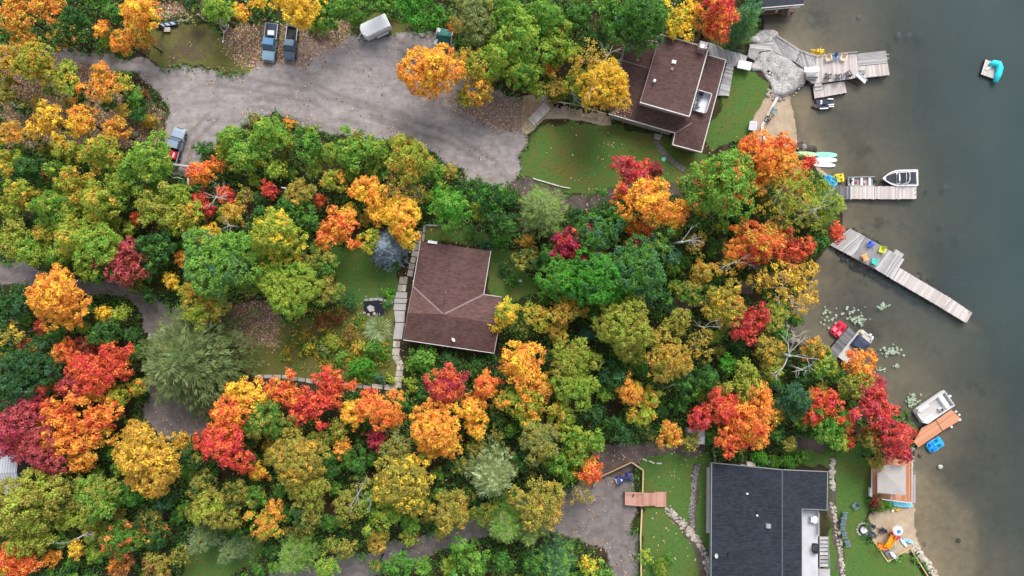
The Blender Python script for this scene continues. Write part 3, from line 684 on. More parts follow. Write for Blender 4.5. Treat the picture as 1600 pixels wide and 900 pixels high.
TREES = '''
20 18 30 maple O GO .5|70 12 26 maple O GO .4|118 30 24 maple DG G .3|160 45 18 maple O Y .4|15 90 30 broadleaf GO OL .4|58 98 34 broadleaf YG GO .4|100 125 30 broadleaf YG O .25|158 130 28 maple GO O .5|196 128 18 broadleaf YG Y .3|215 15 34 maple O Y .5|194 66 22 maple O GO .4|230 66 18 maple GO O .3|180 20 20 maple G DG .4|212 168 20 shrub DG G .3|18 205 24 broadleaf GO O .3|72 192 28 maple GO Y .5|128 190 25 broadleaf Y O .4|178 205 22 maple O GO .5
100 55 26 maple DG GO .3|40 60 22 maple GO O .4|10 150 20 maple OL BR .4
224 250 36 maple LG YG .4|340 18 28 maple LG YG .5|376 20 18 maple O Y .5|462 2 36 maple Y GO .2|404 2 18 maple Y O .3|330 -8 22 maple YG GO .4
510 20 24 maple G LG .4|545 8 24 maple LG G .4|588 -6 24 maple G LG .4|648 12 29 maple BG G .4|678 30 22 maple G BG .4|712 44 18 maple O BR .5|742 30 36 broadleaf PG OL .3|792 18 32 maple LG G .4
672 112 42 maple O Y .4|726 152 18 maple YG Y .4|736 104 30 broadleaf YG GO .5|776 86 34 maple YG LG .4|752 138 26 maple GO O .3|795 104 22 maple G YG .4|755 60 22 maple LG YG .3
412 214 32 maple LG YG .4|452 216 22 maple G O .2|485 228 26 maple G LG .4|520 240 24 maple YG G .4|556 232 28 maple LG YG .3|588 238 24 maple YG G .4|512 243 9 shrub CR DR .4|640 250 36 broadleaf GO YG .55|618 298 26 birch OL GO .4|650 300 22 birch GO PG .4|360 218 26 maple LG YG .4|350 236 20 maple YG GO .3
382 244 30 maple LG YG .4|396 254 16 maple Y O .5|420 297 19 maple R RO .4|466 298 24 broadleaf OL GO .3|500 312 13 maple RO R .4|518 282 22 maple YG O .35|440 338 28 maple G DG .5|480 344 24 maple DG G .5|412 342 22 maple DG G .4|430 265 22 maple YG LG .4
10 258 24 maple YG GO .4|46 262 24 maple DG G .3|75 272 10 shrub R DR .4|88 266 22 maple G YG .4|104 236 26 maple YG GO .4|152 240 32 maple YG GO .4|118 290 28 maple YG GO .5|152 310 34 maple YG GO .3|190 296 28 maple YG G .4|28 312 28 maple YG GO .3|50 305 20 maple YG GO .4|80 334 32 maple YG G .45|112 330 26 maple YG GO .3|18 372 28 maple YG OL .4|42 392 26 maple LG YG .4|76 366 26 maple YG GO .4|62 402 24 maple YG LG .4|112 366 34 maple YG GO .35|102 402 28 maple G YG .4|142 388 38 maple YG LG .4|150 345 13 maple RO R .4|160 418 24 maple LG G .4|214 340 13 maple RO R .4|203 358 15 maple YG LG .2|180 348 16 maple YG GO .4|193 410 32 maple DR PK .5|250 326 32 maple YG OL .4|278 308 26 maple YG G .4|292 342 28 maple YG GO .4|242 388 28 maple DG G .4|266 368 20 maple DG G .3|226 318 20 maple G YG .3
312 270 24 maple RO O .5|338 258 16 maple O RO .4|313 310 16 maple R RO .3|326 326 15 maple R PK .3|352 304 20 maple RO R .4|362 334 24 maple YG GO .5|384 304 18 birch OL GO .4|330 370 23 maple Y O .3|340 412 56 broadleaf LG TG .3|268 438 18 maple Y GO .3|284 404 15 maple O BR .4|320 482 30 maple YG GO .4|300 456 24 maple YG GO .4
566 296 26 maple O Y .3|592 318 28 maple Y O .4|626 344 32 maple Y O .35|546 334 20 maple Y YG .3|528 360 33 maple O RO .35|580 374 22 maple YG Y .4|628 366 20 maple Y YG .3|605 386 29 spruce BL BL .2|434 374 42 maple YG Y .35|424 428 32 broadleaf YG LG .4|455 456 42 broadleaf YG LG .35|508 452 26 broadleaf OL G .4|500 408 28 broadleaf G OL .4|700 320 33 maple BG LG .4|770 318 28 maple DG BG .3|748 330 18 maple YG G .3|790 352 24 maple DG G .4|690 294 16 maple G YG .4|762 384 11 shrub TG DG .4|738 366 12 shrub G TG .4|778 378 11 shrub G BG .4|670 308 14 maple YG G .4
846 328 42 pine PG LG .3|825 376 16 maple GO BR .4|986 270 29 maple R PK .4|1024 264 13 shrub PK DR .5|1026 290 16 maple YG Y .4|1020 320 40 maple O Y .4|1060 332 24 maple O RO .4|975 306 25 maple RO O .5|992 356 18 maple O RO .4|1010 362 16 maple RO O .4|1134 288 54 maple LG RO .25|950 332 28 maple G DG .5|938 366 36 maple G TG .4|900 338 20 maple DG G .4|898 386 31 maple CR R .3|880 404 19 maple CR PK .3|912 400 17 maple PK RO .4|934 384 18 maple RO G .3|995 382 22 maple DR G .4|880 430 36 maple G BG .4|932 436 44 maple BG TG .3|992 420 46 maple G TG .4|1034 388 28 maple TG LG .4|985 398 26 maple G TG .4|1012 456 24 maple TG G .4|1078 455 24 broadleaf OL G .4|1040 470 22 maple DG G .4|1110 455 18 maple G OL .4|860 400 22 maple G DG .4
1086 384 22 birch OL GO .3|1094 426 24 maple GO OL .4|1138 412 24 birch GO OL .4|1160 384 28 maple O RO .4|1196 378 38 maple RO GO .45|1172 400 24 maple DR RO .4|1200 242 40 maple RO O .5|1172 226 20 maple RO R .4|1210 262 38 maple O GO .4|1250 268 18 maple RO R .4|1264 254 14 maple R RO .3|1240 306 40 birch YG GO .4|1292 320 32 pine YG DG .4|1274 346 24 birch YG OL .4|1307 364 20 maple RO R .5|1226 340 30 birch YG GO .4|1214 374 26 maple R RO .4|1242 388 28 maple RO DR .4|1282 378 20 maple G DG .4|1214 432 32 birch GO Y .4|1256 432 26 birch GO Y .4|1188 440 22 birch GO OL .4|1284 290 14 maple YG G .4
960 22 30 maple G LG .3|1000 36 42 maple G TG .3|1020 6 26 maple LG G .4|1064 28 29 maple Y YG .25|1122 22 38 maple R O .35|1116 48 22 maple RO O .4|1164 32 30 pine TG G .4|905 26 28 maple G DG .4|850 20 34 maple LG G .4|815 52 40 maple LG YG .4|876 72 28 maple YG LG .4|862 100 22 maple O G .5|886 40 14 maple RO O .3|822 112 30 maple YG G .4|926 92 32 birch GO OL .4|946 132 40 broadleaf Y GO .4|902 122 24 maple YG GO .4|872 148 16 shrub OL G .4|840 140 18 maple OL YG .4|900 154 14 shrub G YG .4|1095 4 20 maple DG G .4|930 60 20 maple DG G .4|1180 8 18 maple TG G .4
10 478 28 maple DG TG .3|32 462 20 maple DG TG .3|92 470 42 maple O Y .35|164 490 20 maple Y GO .2|190 490 18 maple YG LG .3|168 522 28 maple DG G .4|206 524 18 maple DG G .3|14 520 24 birch OL Y .4|42 540 18 maple GO DR .4|64 510 14 maple R DR .4|106 550 25 maple RO O .5|138 540 22 maple DR BR .4|182 562 27 maple RO R .4|54 570 36 broadleaf DG TG .4|20 602 36 broadleaf DG TG .4|140 582 34 maple RO R .45|108 604 24 maple PK RO .4|160 612 24 maple O YG .4|58 632 28 maple PK R .4|24 662 36 maple PK CR .3|98 648 30 maple RO O .45|186 622 22 maple YG O .4|291 566 92 pine PN PG .3|152 652 30 maple RO O .5|212 548 17 maple G DG .4|214 606 18 maple YG O .4
382 620 30 maple Y O .45|352 656 34 maple RO O .4|446 612 28 maple RO O .4|420 662 34 maple G OL .4|482 640 30 maple R RO .4|520 604 28 maple RO R .4|502 626 18 maple R RO .3|552 644 25 maple Y O .4|592 640 32 maple O RO .4|575 618 18 maple RO O .4|590 686 22 maple CR R .3|620 655 18 maple O GO .4|530 670 20 maple OL YG .4
702 600 34 maple RO CR .5|740 640 28 maple O Y .4|758 602 26 maple O RO .4|792 626 24 maple YG O .4|680 666 40 maple O Y .35|744 668 22 maple Y O .4|790 488 26 maple YG Y .5|775 510 16 maple Y YG .4
660 560 24 shrub G LG .3|702 566 20 shrub DG G .3|640 600 14 shrub YG LG .4|745 576 18 shrub DG G .3|645 572 14 shrub LG PG .4|680 585 18 shrub G DG .4|565 574 22 shrub BG G .3|595 593 8 shrub TG G .3|610 592 8 shrub YG LG .3|590 515 17 grass WG WG .2|548 520 14 shrub OL BR .4|520 535 14 shrub YG GO .4|505 505 15 shrub BR OL .4|560 545 14 shrub YG GO .4|585 545 15 shrub G LG .4|482 545 10 shrub YG Y .3|535 560 12 shrub LG G .4|600 550 12 shrub G YG .4|530 490 15 shrub BR G .4|548 470 14 shrub G TG .4|606 478 8 shrub BG TG .4|606 460 12 shrub BG LG .4|510 548 12 shrub G PG .4
842 494 25 broadleaf GO YG .4|886 488 30 broadleaf GO OL .4|815 576 38 maple O Y .45|842 606 28 maple O GO .4|896 562 36 broadleaf YG OL .4|898 602 34 broadleaf YG LG .4|830 640 30 maple YG O .4|880 648 24 maple YG GO .35|915 524 13 spruce TG TG .3|974 510 46 broadleaf OL YG .5|990 545 26 broadleaf OL YG .4|1044 560 38 broadleaf GO OL .5|1060 506 26 broadleaf OL YG .4|1090 540 28 birch OL GO .4|960 590 24 maple DG TG .4|984 614 28 maple O YG .4|1014 622 22 maple O YG .5|1004 648 24 maple YG O .3|1046 676 24 maple O YG .4|1072 600 24 maple DG G .4|1132 476 34 broadleaf OL Y .4|1170 500 32 maple R DR .4|1196 548 28 broadleaf OL GO .4|1136 570 20 maple BG LG .3|1102 590 26 maple DG G .4|1164 598 30 maple YG OL .4|1094 652 25 maple R PK .3|1140 640 32 maple RO R .45|1180 652 38 maple O RO .4|1150 680 30 maple RO O .4|1188 622 24 maple GO O .4|1120 610 18 maple OL O .4|930 645 20 maple DG TG .4|945 615 18 maple LG YG .4|870 520 20 broadleaf OL GO .4|820 520 18 broadleaf OL DG .4|930 560 18 maple DG G .4
1250 466 26 birch GO Y .4|1206 492 26 broadleaf YG OL .4|1216 522 22 maple G DG .4|1204 570 22 broadleaf OL YG .4|1272 546 24 maple OL O .4|1286 572 24 maple YG G .4|1350 576 28 maple O RO .3|1342 604 26 broadleaf OL YG .4|1376 600 16 maple PK R .4|1364 634 32 maple R PK .4|1286 638 28 maple RO R .4|1266 618 14 maple O GO .4|1238 622 30 maple TG DG .4|1210 646 22 maple GO Y .4|1252 654 22 maple G YG .4|1298 664 28 maple G LG .4|1322 664 18 maple RO O .4|1414 666 22 maple DG G .5|1310 588 18 maple G DG .4|1330 645 14 maple DG R .4|1258 582 20 maple DG G .4|1242 500 16 maple G DG .4
18 692 30 maple PK CR .4|60 708 36 maple PK DR .4|100 690 32 maple O RO .3|132 718 25 maple O GO .4|152 682 26 maple GO O .4|230 722 48 maple GO Y .3|208 680 22 maple GO Y .3|284 690 20 maple GO Y .3|350 700 38 maple RO R .5|298 712 22 broadleaf DG OL .4
40 790 48 maple OL YG .45|100 768 30 maple OL DG .4|152 780 38 broadleaf LG OL .4|128 808 28 broadleaf YG OL .4|195 768 26 broadleaf G DG .4|52 842 34 maple YG OL .4|258 782 22 maple DG TG .4|320 758 26 maple OL DG .4|330 802 32 maple OL YG .4|372 778 25 maple OL DG .4|318 844 28 pine PG TG .4|360 862 22 pine PG TG .4|28 880 33 maple RO O .4|80 872 19 maple O GO .4|120 858 18 maple Y GO .4|182 848 32 maple G RO .3|212 830 22 maple DG RO .25|188 888 22 maple O BR .5|250 840 24 maple DG O .25|242 882 24 maple OL BR .4|280 868 20 maple OL DG .4|150 830 22 maple OL G .4|100 815 22 maple OL YG .4
402 738 17 maple Y O .5|418 812 27 maple O YG .4|400 776 22 maple G YG .4|466 716 42 broadleaf OL GO .4|482 758 34 broadleaf OL YG .4|536 700 20 maple O GO .4|556 722 22 maple G DG .4|624 698 30 broadleaf OL PG .4|630 752 46 broadleaf OL Y .35|540 790 30 broadleaf OL G .4|482 802 28 broadleaf OL DG .4|592 798 30 maple YG G .4|642 820 20 maple LG YG .4|460 870 34 pine LG PG .4|546 860 22 broadleaf OL DG .4|698 696 26 maple O Y .4|770 742 44 pine PG WG .3|702 798 32 broadleaf OL GO .3|620 884 25 maple G BG .4|662 886 20 maple LG G .4|730 874 30 maple G LG .4|790 822 34 pine LG PG .4|785 878 22 maple G DG .4|500 690 20 broadleaf OL G .4|755 805 22 broadleaf OL G .4|640 842 18 maple OL YG .4|588 842 22 broadleaf OL GO .4|690 832 15 maple YG OL .4|520 850 20 maple OL G .4|700 884 18 maple YG G .4|590 884 18 maple G OL .4|510 888 22 maple LG YG .4|440 800 20 maple G DG .4|570 760 22 maple DG OL .4
842 690 32 broadleaf OL PG .4|820 722 22 maple DG G .4|872 722 25 maple G YG .4|906 698 28 maple YG G .4|930 688 20 maple LG YG .3|924 736 26 maple RO O .45|844 788 40 broadleaf OL GO .3|906 772 20 birch OL GO .4|826 832 24 pine PG LG .3|870 880 32 pine TG LG .4|920 884 20 maple YG Y .4|832 882 24 maple DG G .4|890 655 18 maple DG G .4|890 740 20 maple LG G .4|960 660 18 maple DG G .4|975 680 20 maple DG TG .4
1310 688 20 maple YG LG .4|1326 690 13 maple RO R .3|1364 688 22 maple OL BR .4|1398 692 32 maple R PK .4|1368 722 16 maple OL GO .4|1414 712 16 maple CR R .3
1188 716 13 shrub BG G .3|1230 722 14 shrub G BG .4|1250 716 13 shrub G LG .4|1370 786 14 shrub G DR .4|1388 788 9 shrub BG LG .4|1212 722 12 shrub G BG .3|1150 716 10 shrub DG G .3|1010 870 14 shrub LG YG .4|1030 885 14 shrub YG G .4|1045 872 10 shrub G PG .3|1280 80 8 shrub Y GO .3
680 28 14 shrub BG G .3|560 30 14 shrub G LG .3|500 40 16 shrub LG O .2|395 186 13 shrub OL G .3|455 192 11 shrub O GO .3|490 202 12 shrub G YG .3|560 212 11 shrub O G .4|620 220 13 shrub GO O .4|640 222 11 shrub YG GO .3|780 300 14 shrub G DG .3|730 300 14 shrub DG G .3|800 310 16 shrub DG G .4|830 395 14 shrub GO OL .4|790 420 12 shrub DG G .3|810 400 12 shrub DG TG .3|800 440 12 shrub G DG .4|200 150 12 shrub G YG .3|235 190 14 shrub GO G .3|225 150 10 shrub BR OL .4|1120 690 10 shrub DG G .3|1300 700 12 shrub G DG .3|1350 700 14 shrub DG G .4
'''
LANDMARK = [('the white cargo trailer', 585, 42), ('the two parked pickups', 440, 65), ('the green-roofed shed', 693, 58), ('the waterside house', 1045, 130), ('the wooden garden steps', 880, 180), ('the cottage between the woods', 705, 465), ('the blue spruce', 605, 385), ('the stone garden path', 625, 575), ('the garden pond', 585, 482),
            ('the pickup with a red load', 272, 232), ('the huge grey-green pine', 298, 566), ('the navy-roofed house', 1190, 760), ('the pink wooden stairs', 1008, 780), ('the blue quad bike', 975, 748), ('the long angled dock', 1340, 390), ('the motorboat dock', 1380, 300), ('the paddleboards', 1280, 248),
            ('the red pedal boat', 1308, 515), ('the white pontoon boat', 1455, 635), ('the grey canopy deck', 1395, 755), ('the bare white dead tree', 1240, 560), ('the bend in the lane', 250, 475), ('the lower driveway', 700, 838), ('the boat trailer', 350, 45), ('the small brown-roofed shed', 1162, 449),
            ('the pale metal-roofed shed', 5, 738), ('the stepped lawn of the waterside house', 930, 245), ('the dirt footpath', 905, 316), ('the flat stone path end', 590, 603), ('the dark lane gap', 270, 670), ('the steel-blue cold frame', 258, 37), ('the grey cottage lawn', 570, 430), ('the rocky shore deck', 1225, 110), ('the grey log', 35, 168)]
USED = set()
def place_words(px, py, skip=0):
    """where a plant stands, by things one can find; the lake side is towards the water"""
    d = sorted((l for l in LANDMARK if math.hypot(l[1] - px, l[2] - py) > 6), key=lambda l: math.hypot(l[1] - px, l[2] - py)); l = d[skip]
    dx, dy = px - l[1], py - l[2]; dist = math.hypot(dx, dy)
    far = 'just ' if dist < 55 else ('' if dist < 130 else 'well ')
    w = []
    if abs(dy) > .42 * abs(dx): w.append('above' if dy < 0 else 'below')
    if abs(dx) > .42 * abs(dy):
        side = 'lakeward' if dx > 0 else 'landward'
        return (far + w[0] + ' and ' + side + ' of ' if w else far + side + ' of ') + l[0]
    return far + w[0] + ' ' + l[0]
GREENS = ('G', 'LG', 'DG', 'TG', 'BG')
NOUN['leafy'] = 'leafy tree'; NAMES['leafy'] = 'leafy_tree'; GROUPS['leafy'] = 'green leafy trees of the wood'
def kind2(t): return 'leafy' if t[3] == 'maple' and t[4] in GREENS else t[3]
items = [t.split() for line in TREES.strip().split('\n') for t in line.split('|')]
def size_word(kind, r):
    if kind in ('shrub', 'grass'): return 'small ' if r < 12 else ''
    return 'small ' if r < 18 else ('' if r < 30 else ('broad ' if r < 45 else 'very broad '))
LAB_EXTRA = {}
for q in items: q[0:3] = [float(q[0]), float(q[1]), float(q[2])]
def near_tree(i, n=0):
    x, y = items[i][0], items[i][1]
    o = sorted((j for j in range(len(items)) if j != i), key=lambda j: math.hypot(items[j][0] - x, items[j][1] - y))[n]
    t = items[o]; return PAL[t[4]][3] + ' ' + {'maple': 'maple', 'leafy': 'tree', 'broadleaf': 'tree', 'birch': 'birch', 'pine': 'pine', 'spruce': 'spruce', 'shrub': 'shrub', 'grass': 'grass'}[kind2(t)]
def tree_label(i):
    px, py, r, kind, ca, cb = items[i][:6]; kind = kind2(items[i])
    col = PAL[ca][3] if ca == cb or kind == 'grass' else PAL[ca][3] + ' and ' + PAL[cb][3]
    base = size_word(kind, r) + col + ' ' + NOUN[kind]
    opts = [base + ' ' + place_words(px, py)]
    opts += [size_word(kind, r) + PAL[ca][3] + ' ' + NOUN[kind] + ' beside ' + ('an ' if near_tree(i, n)[0] in 'aeio' else 'a ') + near_tree(i, n) + ', ' + place_words(px, py) for n in (0, 1, 2, 3)]
    sh = size_word(kind, r) + PAL[ca][3] + ' ' + {'broadleaf': 'tree', 'birch': 'birch', 'pine': 'pine'}.get(kind, NOUN[kind])
    opts += [sh + ' ' + place_words(px, py), base + ' ' + place_words(px, py, 1), sh + ' ' + place_words(px, py, 1), sh + ' ' + place_words(px, py, 2)] + [sh + ' by ' + near_tree(i, n) + ', ' + place_words(px, py, m) for m in (0, 1, 2) for n in range(5)]
    for o in opts:
        if o not in USED and len(o.replace('-', ' ').split()) <= 16: USED.add(o); return o
    return opts[-1]
def plant(i, t, rotate=None):
    px, py, rpx, kind, ca, cb, blo = t[:7]
    pr = PROTO[kind]
    fill = i >= n_main
    R0 = rpx * S * (1.04 if kind not in ('shrub', 'grass') else .95)
    pick = sorted(pr, key=lambda p: abs(p[0] - R0) + random.uniform(0, .45))[0]
    R, cr, tb, zc, tm, zoff = pick; sc = R0 / R
    hs_ = sc ** .6
    if kind == 'pine' and rpx > 60: hs_ = 1.0
    if fill: hs_ *= .8
    zz = zc * hs_ + (.25 * R0 if kind in ('maple', 'broadleaf', 'birch') else 0)
    sc *= (H - zz) / H
    P = W(px, py, zz); gz = ground_z(P.x, P.y)
    if gz < WATER - .05: gz = WATER - .1
    rt = thing(NAMES[kind2(t)], tree_label(i), 'tree' if kind not in ('shrub', 'grass') else ('shrub' if kind == 'shrub' else 'grass'), (P.x, P.y, max(gz, WATER - .3)), random.uniform(0, 6.283), GROUPS[kind2(t)])
    c = bpy.data.objects.new('crown' if kind not in ('grass',) else 'blades', cr); COL.objects.link(c); c.parent = rt
    c.scale = (sc, sc * random.uniform(.93, 1.07), hs_ * random.uniform(.92, 1.05)); c.location = (0, 0, zoff * hs_)
    c.color = leafcol(ca); c['accent'] = list(leafcol(cb)[:3]); c['blotch'] = float(blo)
    if tb is not None:
        o = bpy.data.objects.new('trunk' if kind != 'shrub' else 'stem', tb); COL.objects.link(o); o.parent = rt; o.scale = (sc, sc, hs_)
    return rt
# younger trees filling the canopy between the tall crowns
n_main = len(items)
occ = [(t[0], t[1], t[2]) for t in items if t[3] not in ('shrub', 'grass')]
HOUSES = [(950, 50, 1145, 245), (605, 350, 790, 610), (1100, 715, 1300, 905), (1352, 712, 1436, 800), (970, 712, 1048, 800), (1125, 36, 1290, 165), (1150, 438, 1176, 460), (1290, 505, 1370, 570), (545, 455, 620, 500), (1232, 530, 1262, 590), (1300, 700, 1340, 900), (0, 712, 30, 765), (228, 28, 300, 52), (340, 24, 362, 70), (675, 42, 715, 78)]
fr = random.Random(21)
for _ in range(9000):
    x, y = fr.uniform(-10, 1420), fr.uniform(-10, 910); rr = fr.uniform(11, 22); w_ = W(x, y, 4)
    i_, j_ = min(max(int(np.searchsorted(gx, w_.x)), 0), nx - 1), min(max(int(np.searchsorted(gy, w_.y)), 0), ny - 1)
    if cls[i_, j_] != 0 or lit[i_, j_] > .5 and y < 110 and x > 220 or sd[i_, j_] < 2.0 or any(b[0] - rr < x < b[2] + rr and b[1] - rr < y < b[3] + rr for b in HOUSES): continue
    if any(cls[min(max(i_ + a_, 0), nx - 1), min(max(j_ + c_, 0), ny - 1)] not in (0,) for a_, c_ in ((5, 0), (-5, 0), (0, 5), (0, -5))): continue
    if any((x - o[0]) ** 2 + (y - o[1]) ** 2 < (o[2] * .74 + rr * .62) ** 2 for o in occ): continue
    occ.append((x, y, rr)); ca, cb = fr.choice((('DG', 'G'), ('DG', 'G'), ('G', 'DG'), ('G', 'YG'), ('G', 'LG'), ('OL', 'DG'), ('DG', 'OL'), ('YG', 'G'), ('OL', 'GO')))
    items.append([x, y, rr, fr.choice(('maple', 'maple', 'broadleaf')), ca, cb, '.4'])
for i, t in enumerate(items): plant(i, t)
print('trees', n_main, len(items))
TREE_XY = np.array([(W(t[0], t[1], 6).x, W(t[0], t[1], 6).y, t[2] * S) for t in items if t[3] not in ('shrub', 'grass')])

# bare bleached trees and fallen trunks
def bare_tree(px, py, seed, ht, ln, r, label, nlimb=5, dirs=None, base_z=0.0, level=2, name='dead_tree', cat='dead tree', mat=None):
    rnd = random.Random(seed); P = W(px, py, ht); gz = ground_z(P.x, P.y)
    root = thing(name, label, cat, (P.x, P.y, gz), 0, 'bare and dead trees')
    mb = MB(); mb.tube([(0, 0, -.3), (rnd.uniform(-.1, .1), .1, ht * .5), (0, 0, ht)], [r * 1.5, r * 1.2, r], 7)
    mb.build('trunk', mat or M_DEAD, root, world=False, smooth=True)
    for k_ in range(nlimb):
        a_ = dirs[k_ % len(dirs)] + rnd.uniform(-9, 9) if dirs else rnd.uniform(0, 6.283); a_ = math.radians(a_) if dirs else a_
        lb = MB(); branchy(lb, (0, 0, ht * rnd.uniform(.86, 1)), (math.cos(a_), math.sin(a_), rnd.uniform(.15, .5)), ln * rnd.uniform(.65, .95), r * .55, level, .55, rnd)
        lb.build('branch', mat or M_DEAD, root, world=False, smooth=True)
    return root
bare_tree(1234, 556, 3, 8, 4.4, .16, 'bare white dead tree with forked limbs leaning over the bank of the lower cove', 5, [75, 50, 110, 250, 10])
bare_tree(1254, 578, 4, 6, 3.2, .12, 'bleached dead branch tree just below the forked white dead tree', 3, [15, 195, 340])
bare_tree(1066, 378, 6, 9, 4.2, .15, 'bare grey-white limb tree beside the big bluish green maple crown', 3, [12, 20, 60])
bare_tree(338, 308, 8, 8.5, 2.4, .10, 'bare white branches standing among red maples by the pickup with a red load', 6, None)
bare_tree(356, 352, 9, 8.5, 1.9, .07, 'thin bare white twigs over the yellow-green maple below the red maples', 4, None)
bare_tree(895, 143, 10, 3.2, 2.6, .2, 'pale bare birch trunk standing over the wooden garden steps', 3, [280, 300, 90], mat=M_BIRCH)
bare_tree(935, 112, 12, 10, 4.6, .13, 'bare pale birch limbs reaching over the golden trees at the waterside house roof', 4, [45, 30, 60, 230], mat=M_BIRCH)
bare_tree(1150, 410, 13, 8.5, 3.4, .1, 'bare pale birch limbs above the small brown-roofed shed', 3, [25, 10, 200], mat=M_BIRCH)
bare_tree(1232, 285, 14, 10, 4.4, .12, 'long pale birch limbs in the red and yellow crowns by the paddleboards', 4, [230, 250, 40, 210], mat=M_BIRCH)
bare_tree(1282, 325, 15, 9.5, 4.0, .11, 'grey bare limbs over the pine at the motorboat dock', 5, [200, 170, 225, 30, 60])
bare_tree(1226, 450, 16, 9.0, 3.4, .10, 'pale bare limbs inside golden birches at the mouth of the lower cove', 4, [70, 110, 250, 300], mat=M_BIRCH)
bare_tree(557, 775, 17, 9.5, 2.4, .07, 'thin bare white twigs over the olive trees above the lower driveway', 5, [60, 80, 100, 240, 270])
bare_tree(578, 790, 18, 9.0, 2.0, .06, 'second spray of bare white twigs beside the olive trees above the lower driveway', 3, [100, 80, 260])
bare_tree(1100, 512, 19, 9.0, 2.8, .07, 'pale bare birch twigs above the olive trees below the dirt clearing', 3, [150, 40, 20], mat=M_BIRCH)
bare_tree(908, 772, 20, 7.0, 2.0, .08, 'pale bare limbs leaning over the lower driveway beside the red-orange maple', 3, [90, 10, 270], mat=M_BIRCH)
bare_tree(120, 842, 22, 9.0, 3.0, .07, 'curved bare pale limb in the dark gap between olive and orange trees', 3, [10, 200, 20])
def log(name, label, p, q, z0, z1, r, mat=M_DEAD, stubs=2):
    a_, b_ = W(p[0], p[1], z0), W(q[0], q[1], z1); rt = thing(name, label, 'log', (a_.x, a_.y, 0), 0, 'fallen trunks')
    rnd = random.Random(label); mid = a_.lerp(b_, .5) + Vector((rnd.uniform(-.15, .15), rnd.uniform(-.15, .15), .05))
    MB().tube([a_, mid, b_], [r, r * .85, r * .6], 8).build('trunk', mat, rt, smooth=True)
    for i in range(stubs):
        c = a_.lerp(b_, rnd.uniform(.3, .8)); MB().tube([c, c + Vector((rnd.uniform(-.5, .5), rnd.uniform(-.5, .5), .3))], [r * .4, r * .15], 5).build('branch_stub', mat, rt, smooth=True)
log('fallen_trunk', 'long grey fallen trunk among golden trees landward of the gravel lot', (-4, 148), (66, 186), .4, .4, .32)
log('fallen_trunk', 'grey fallen trunk lying under the golden trees near the landward road', (-6, 206), (60, 216), .4, .4, .3)
log('leaning_trunk', 'slim bleached trunk leaning at the edge of the gravel lot', (195, 140), (232, 178), 3.5, .4, .13)
log('fallen_trunk', 'white fallen trunk across the end of the gravel lot behind the pickup', (268, 257), (326, 268), .9, 1.4, .24, stubs=3)
log('fallen_trunk', 'short white log under the white fallen trunk', (269, 278), (286, 280), .3, .3, .12, stubs=0)
log('fallen_trunk', 'small curved log standing on end by the white fallen trunk', (294, 278), (296, 294), .5, .4, .15, stubs=0)
log('fallen_trunk', 'pale split log in the leaf litter by the steel-blue cold frame', (296, 14), (322, 33), .3, .3, .16)
log('fallen_trunk', 'grey trunk leaning in the dark gap landward of the waterside house', (955, 12), (934, 46), 7, 2, .14, stubs=1)
log('fallen_trunk', 'thin grey trunk lying between the olive tree and the orange maple', (1042, 606), (1070, 592), 1, 2.0, .12, stubs=1)
log('fallen_trunk', 'white stub of a log in the leaves above the dark evergreen maples', (450, 312), (464, 308), 5.5, 5.7, .14, stubs=1)
log('fallen_trunk', 'white log stub in the leaves beside the red maple', (440, 293), (450, 298), 6, 6.1, .12, stubs=0)
log('fallen_trunk', 'pale trunk piece lying at the edge of the litter near the grey boulder', (220, 193), (236, 198), .3, .3, .15, stubs=1)

# low growth, seedlings and fern under the trees: nobody could count it
fx = rng.uniform(-80, 66, 90000); fy = rng.uniform(-46, 46, 90000)
ix = np.clip(np.searchsorted(gx, fx), 0, nx - 1); iy = np.clip(np.searchsorted(gy, fy), 0, ny - 1)
den = fbm(fx / 3, fy / 3, 5, 3)
c0 = ((cls[ix, iy] == 0) | ((cls[ix, iy] < 3) & (wg[ix, iy] < .80) & (wd[ix, iy] < .5) & (rng.random(len(fx)) < .45))) & (sd[ix, iy] > .8) & (den > .34) & (rng.random(len(fx)) > lit[ix, iy] * .92)
BUILT = [(955, 55, 1140, 240), (630, 375, 780, 555), (1108, 722, 1296, 900), (1360, 720, 1430, 790), (976, 765, 1042, 795), (1130, 40, 1290, 160), (606, 350, 645, 612), (380, 578, 628, 612), (822, 150, 960, 200)]
fpx, fpy = fx / S + 800, 450 - fy / S
for b in BUILT: c0 &= ~((fpx > b[0]) & (fpx < b[2]) & (fpy > b[1]) & (fpy < b[3]))
fx, fy, den, ix, iy = fx[c0], fy[c0], den[c0], ix[c0], iy[c0]
z = GZ[ix, iy] + rng.random(len(fx)) ** 1.5 * (den - .3) * 4.2 + .08
C = np.stack([fx, fy, z], -1); Nn = np.tile(np.array([[0, 0, 1.]]), (len(C), 1)) + rng.normal(0, .35, C.shape)
ug = leaf_mesh('undergrowth', C, Nn, .36, .2, 4, .4)
o = link('undergrowth', ug, None, kind='stuff'); o.color = leafcol('DG'); o['accent'] = list(leafcol('G')[:3]); o['blotch'] = .5
tag(o, 'green seedlings, ferns and low leafy growth under the autumn trees', 'undergrowth')
gb = (cls == 14 - 0)
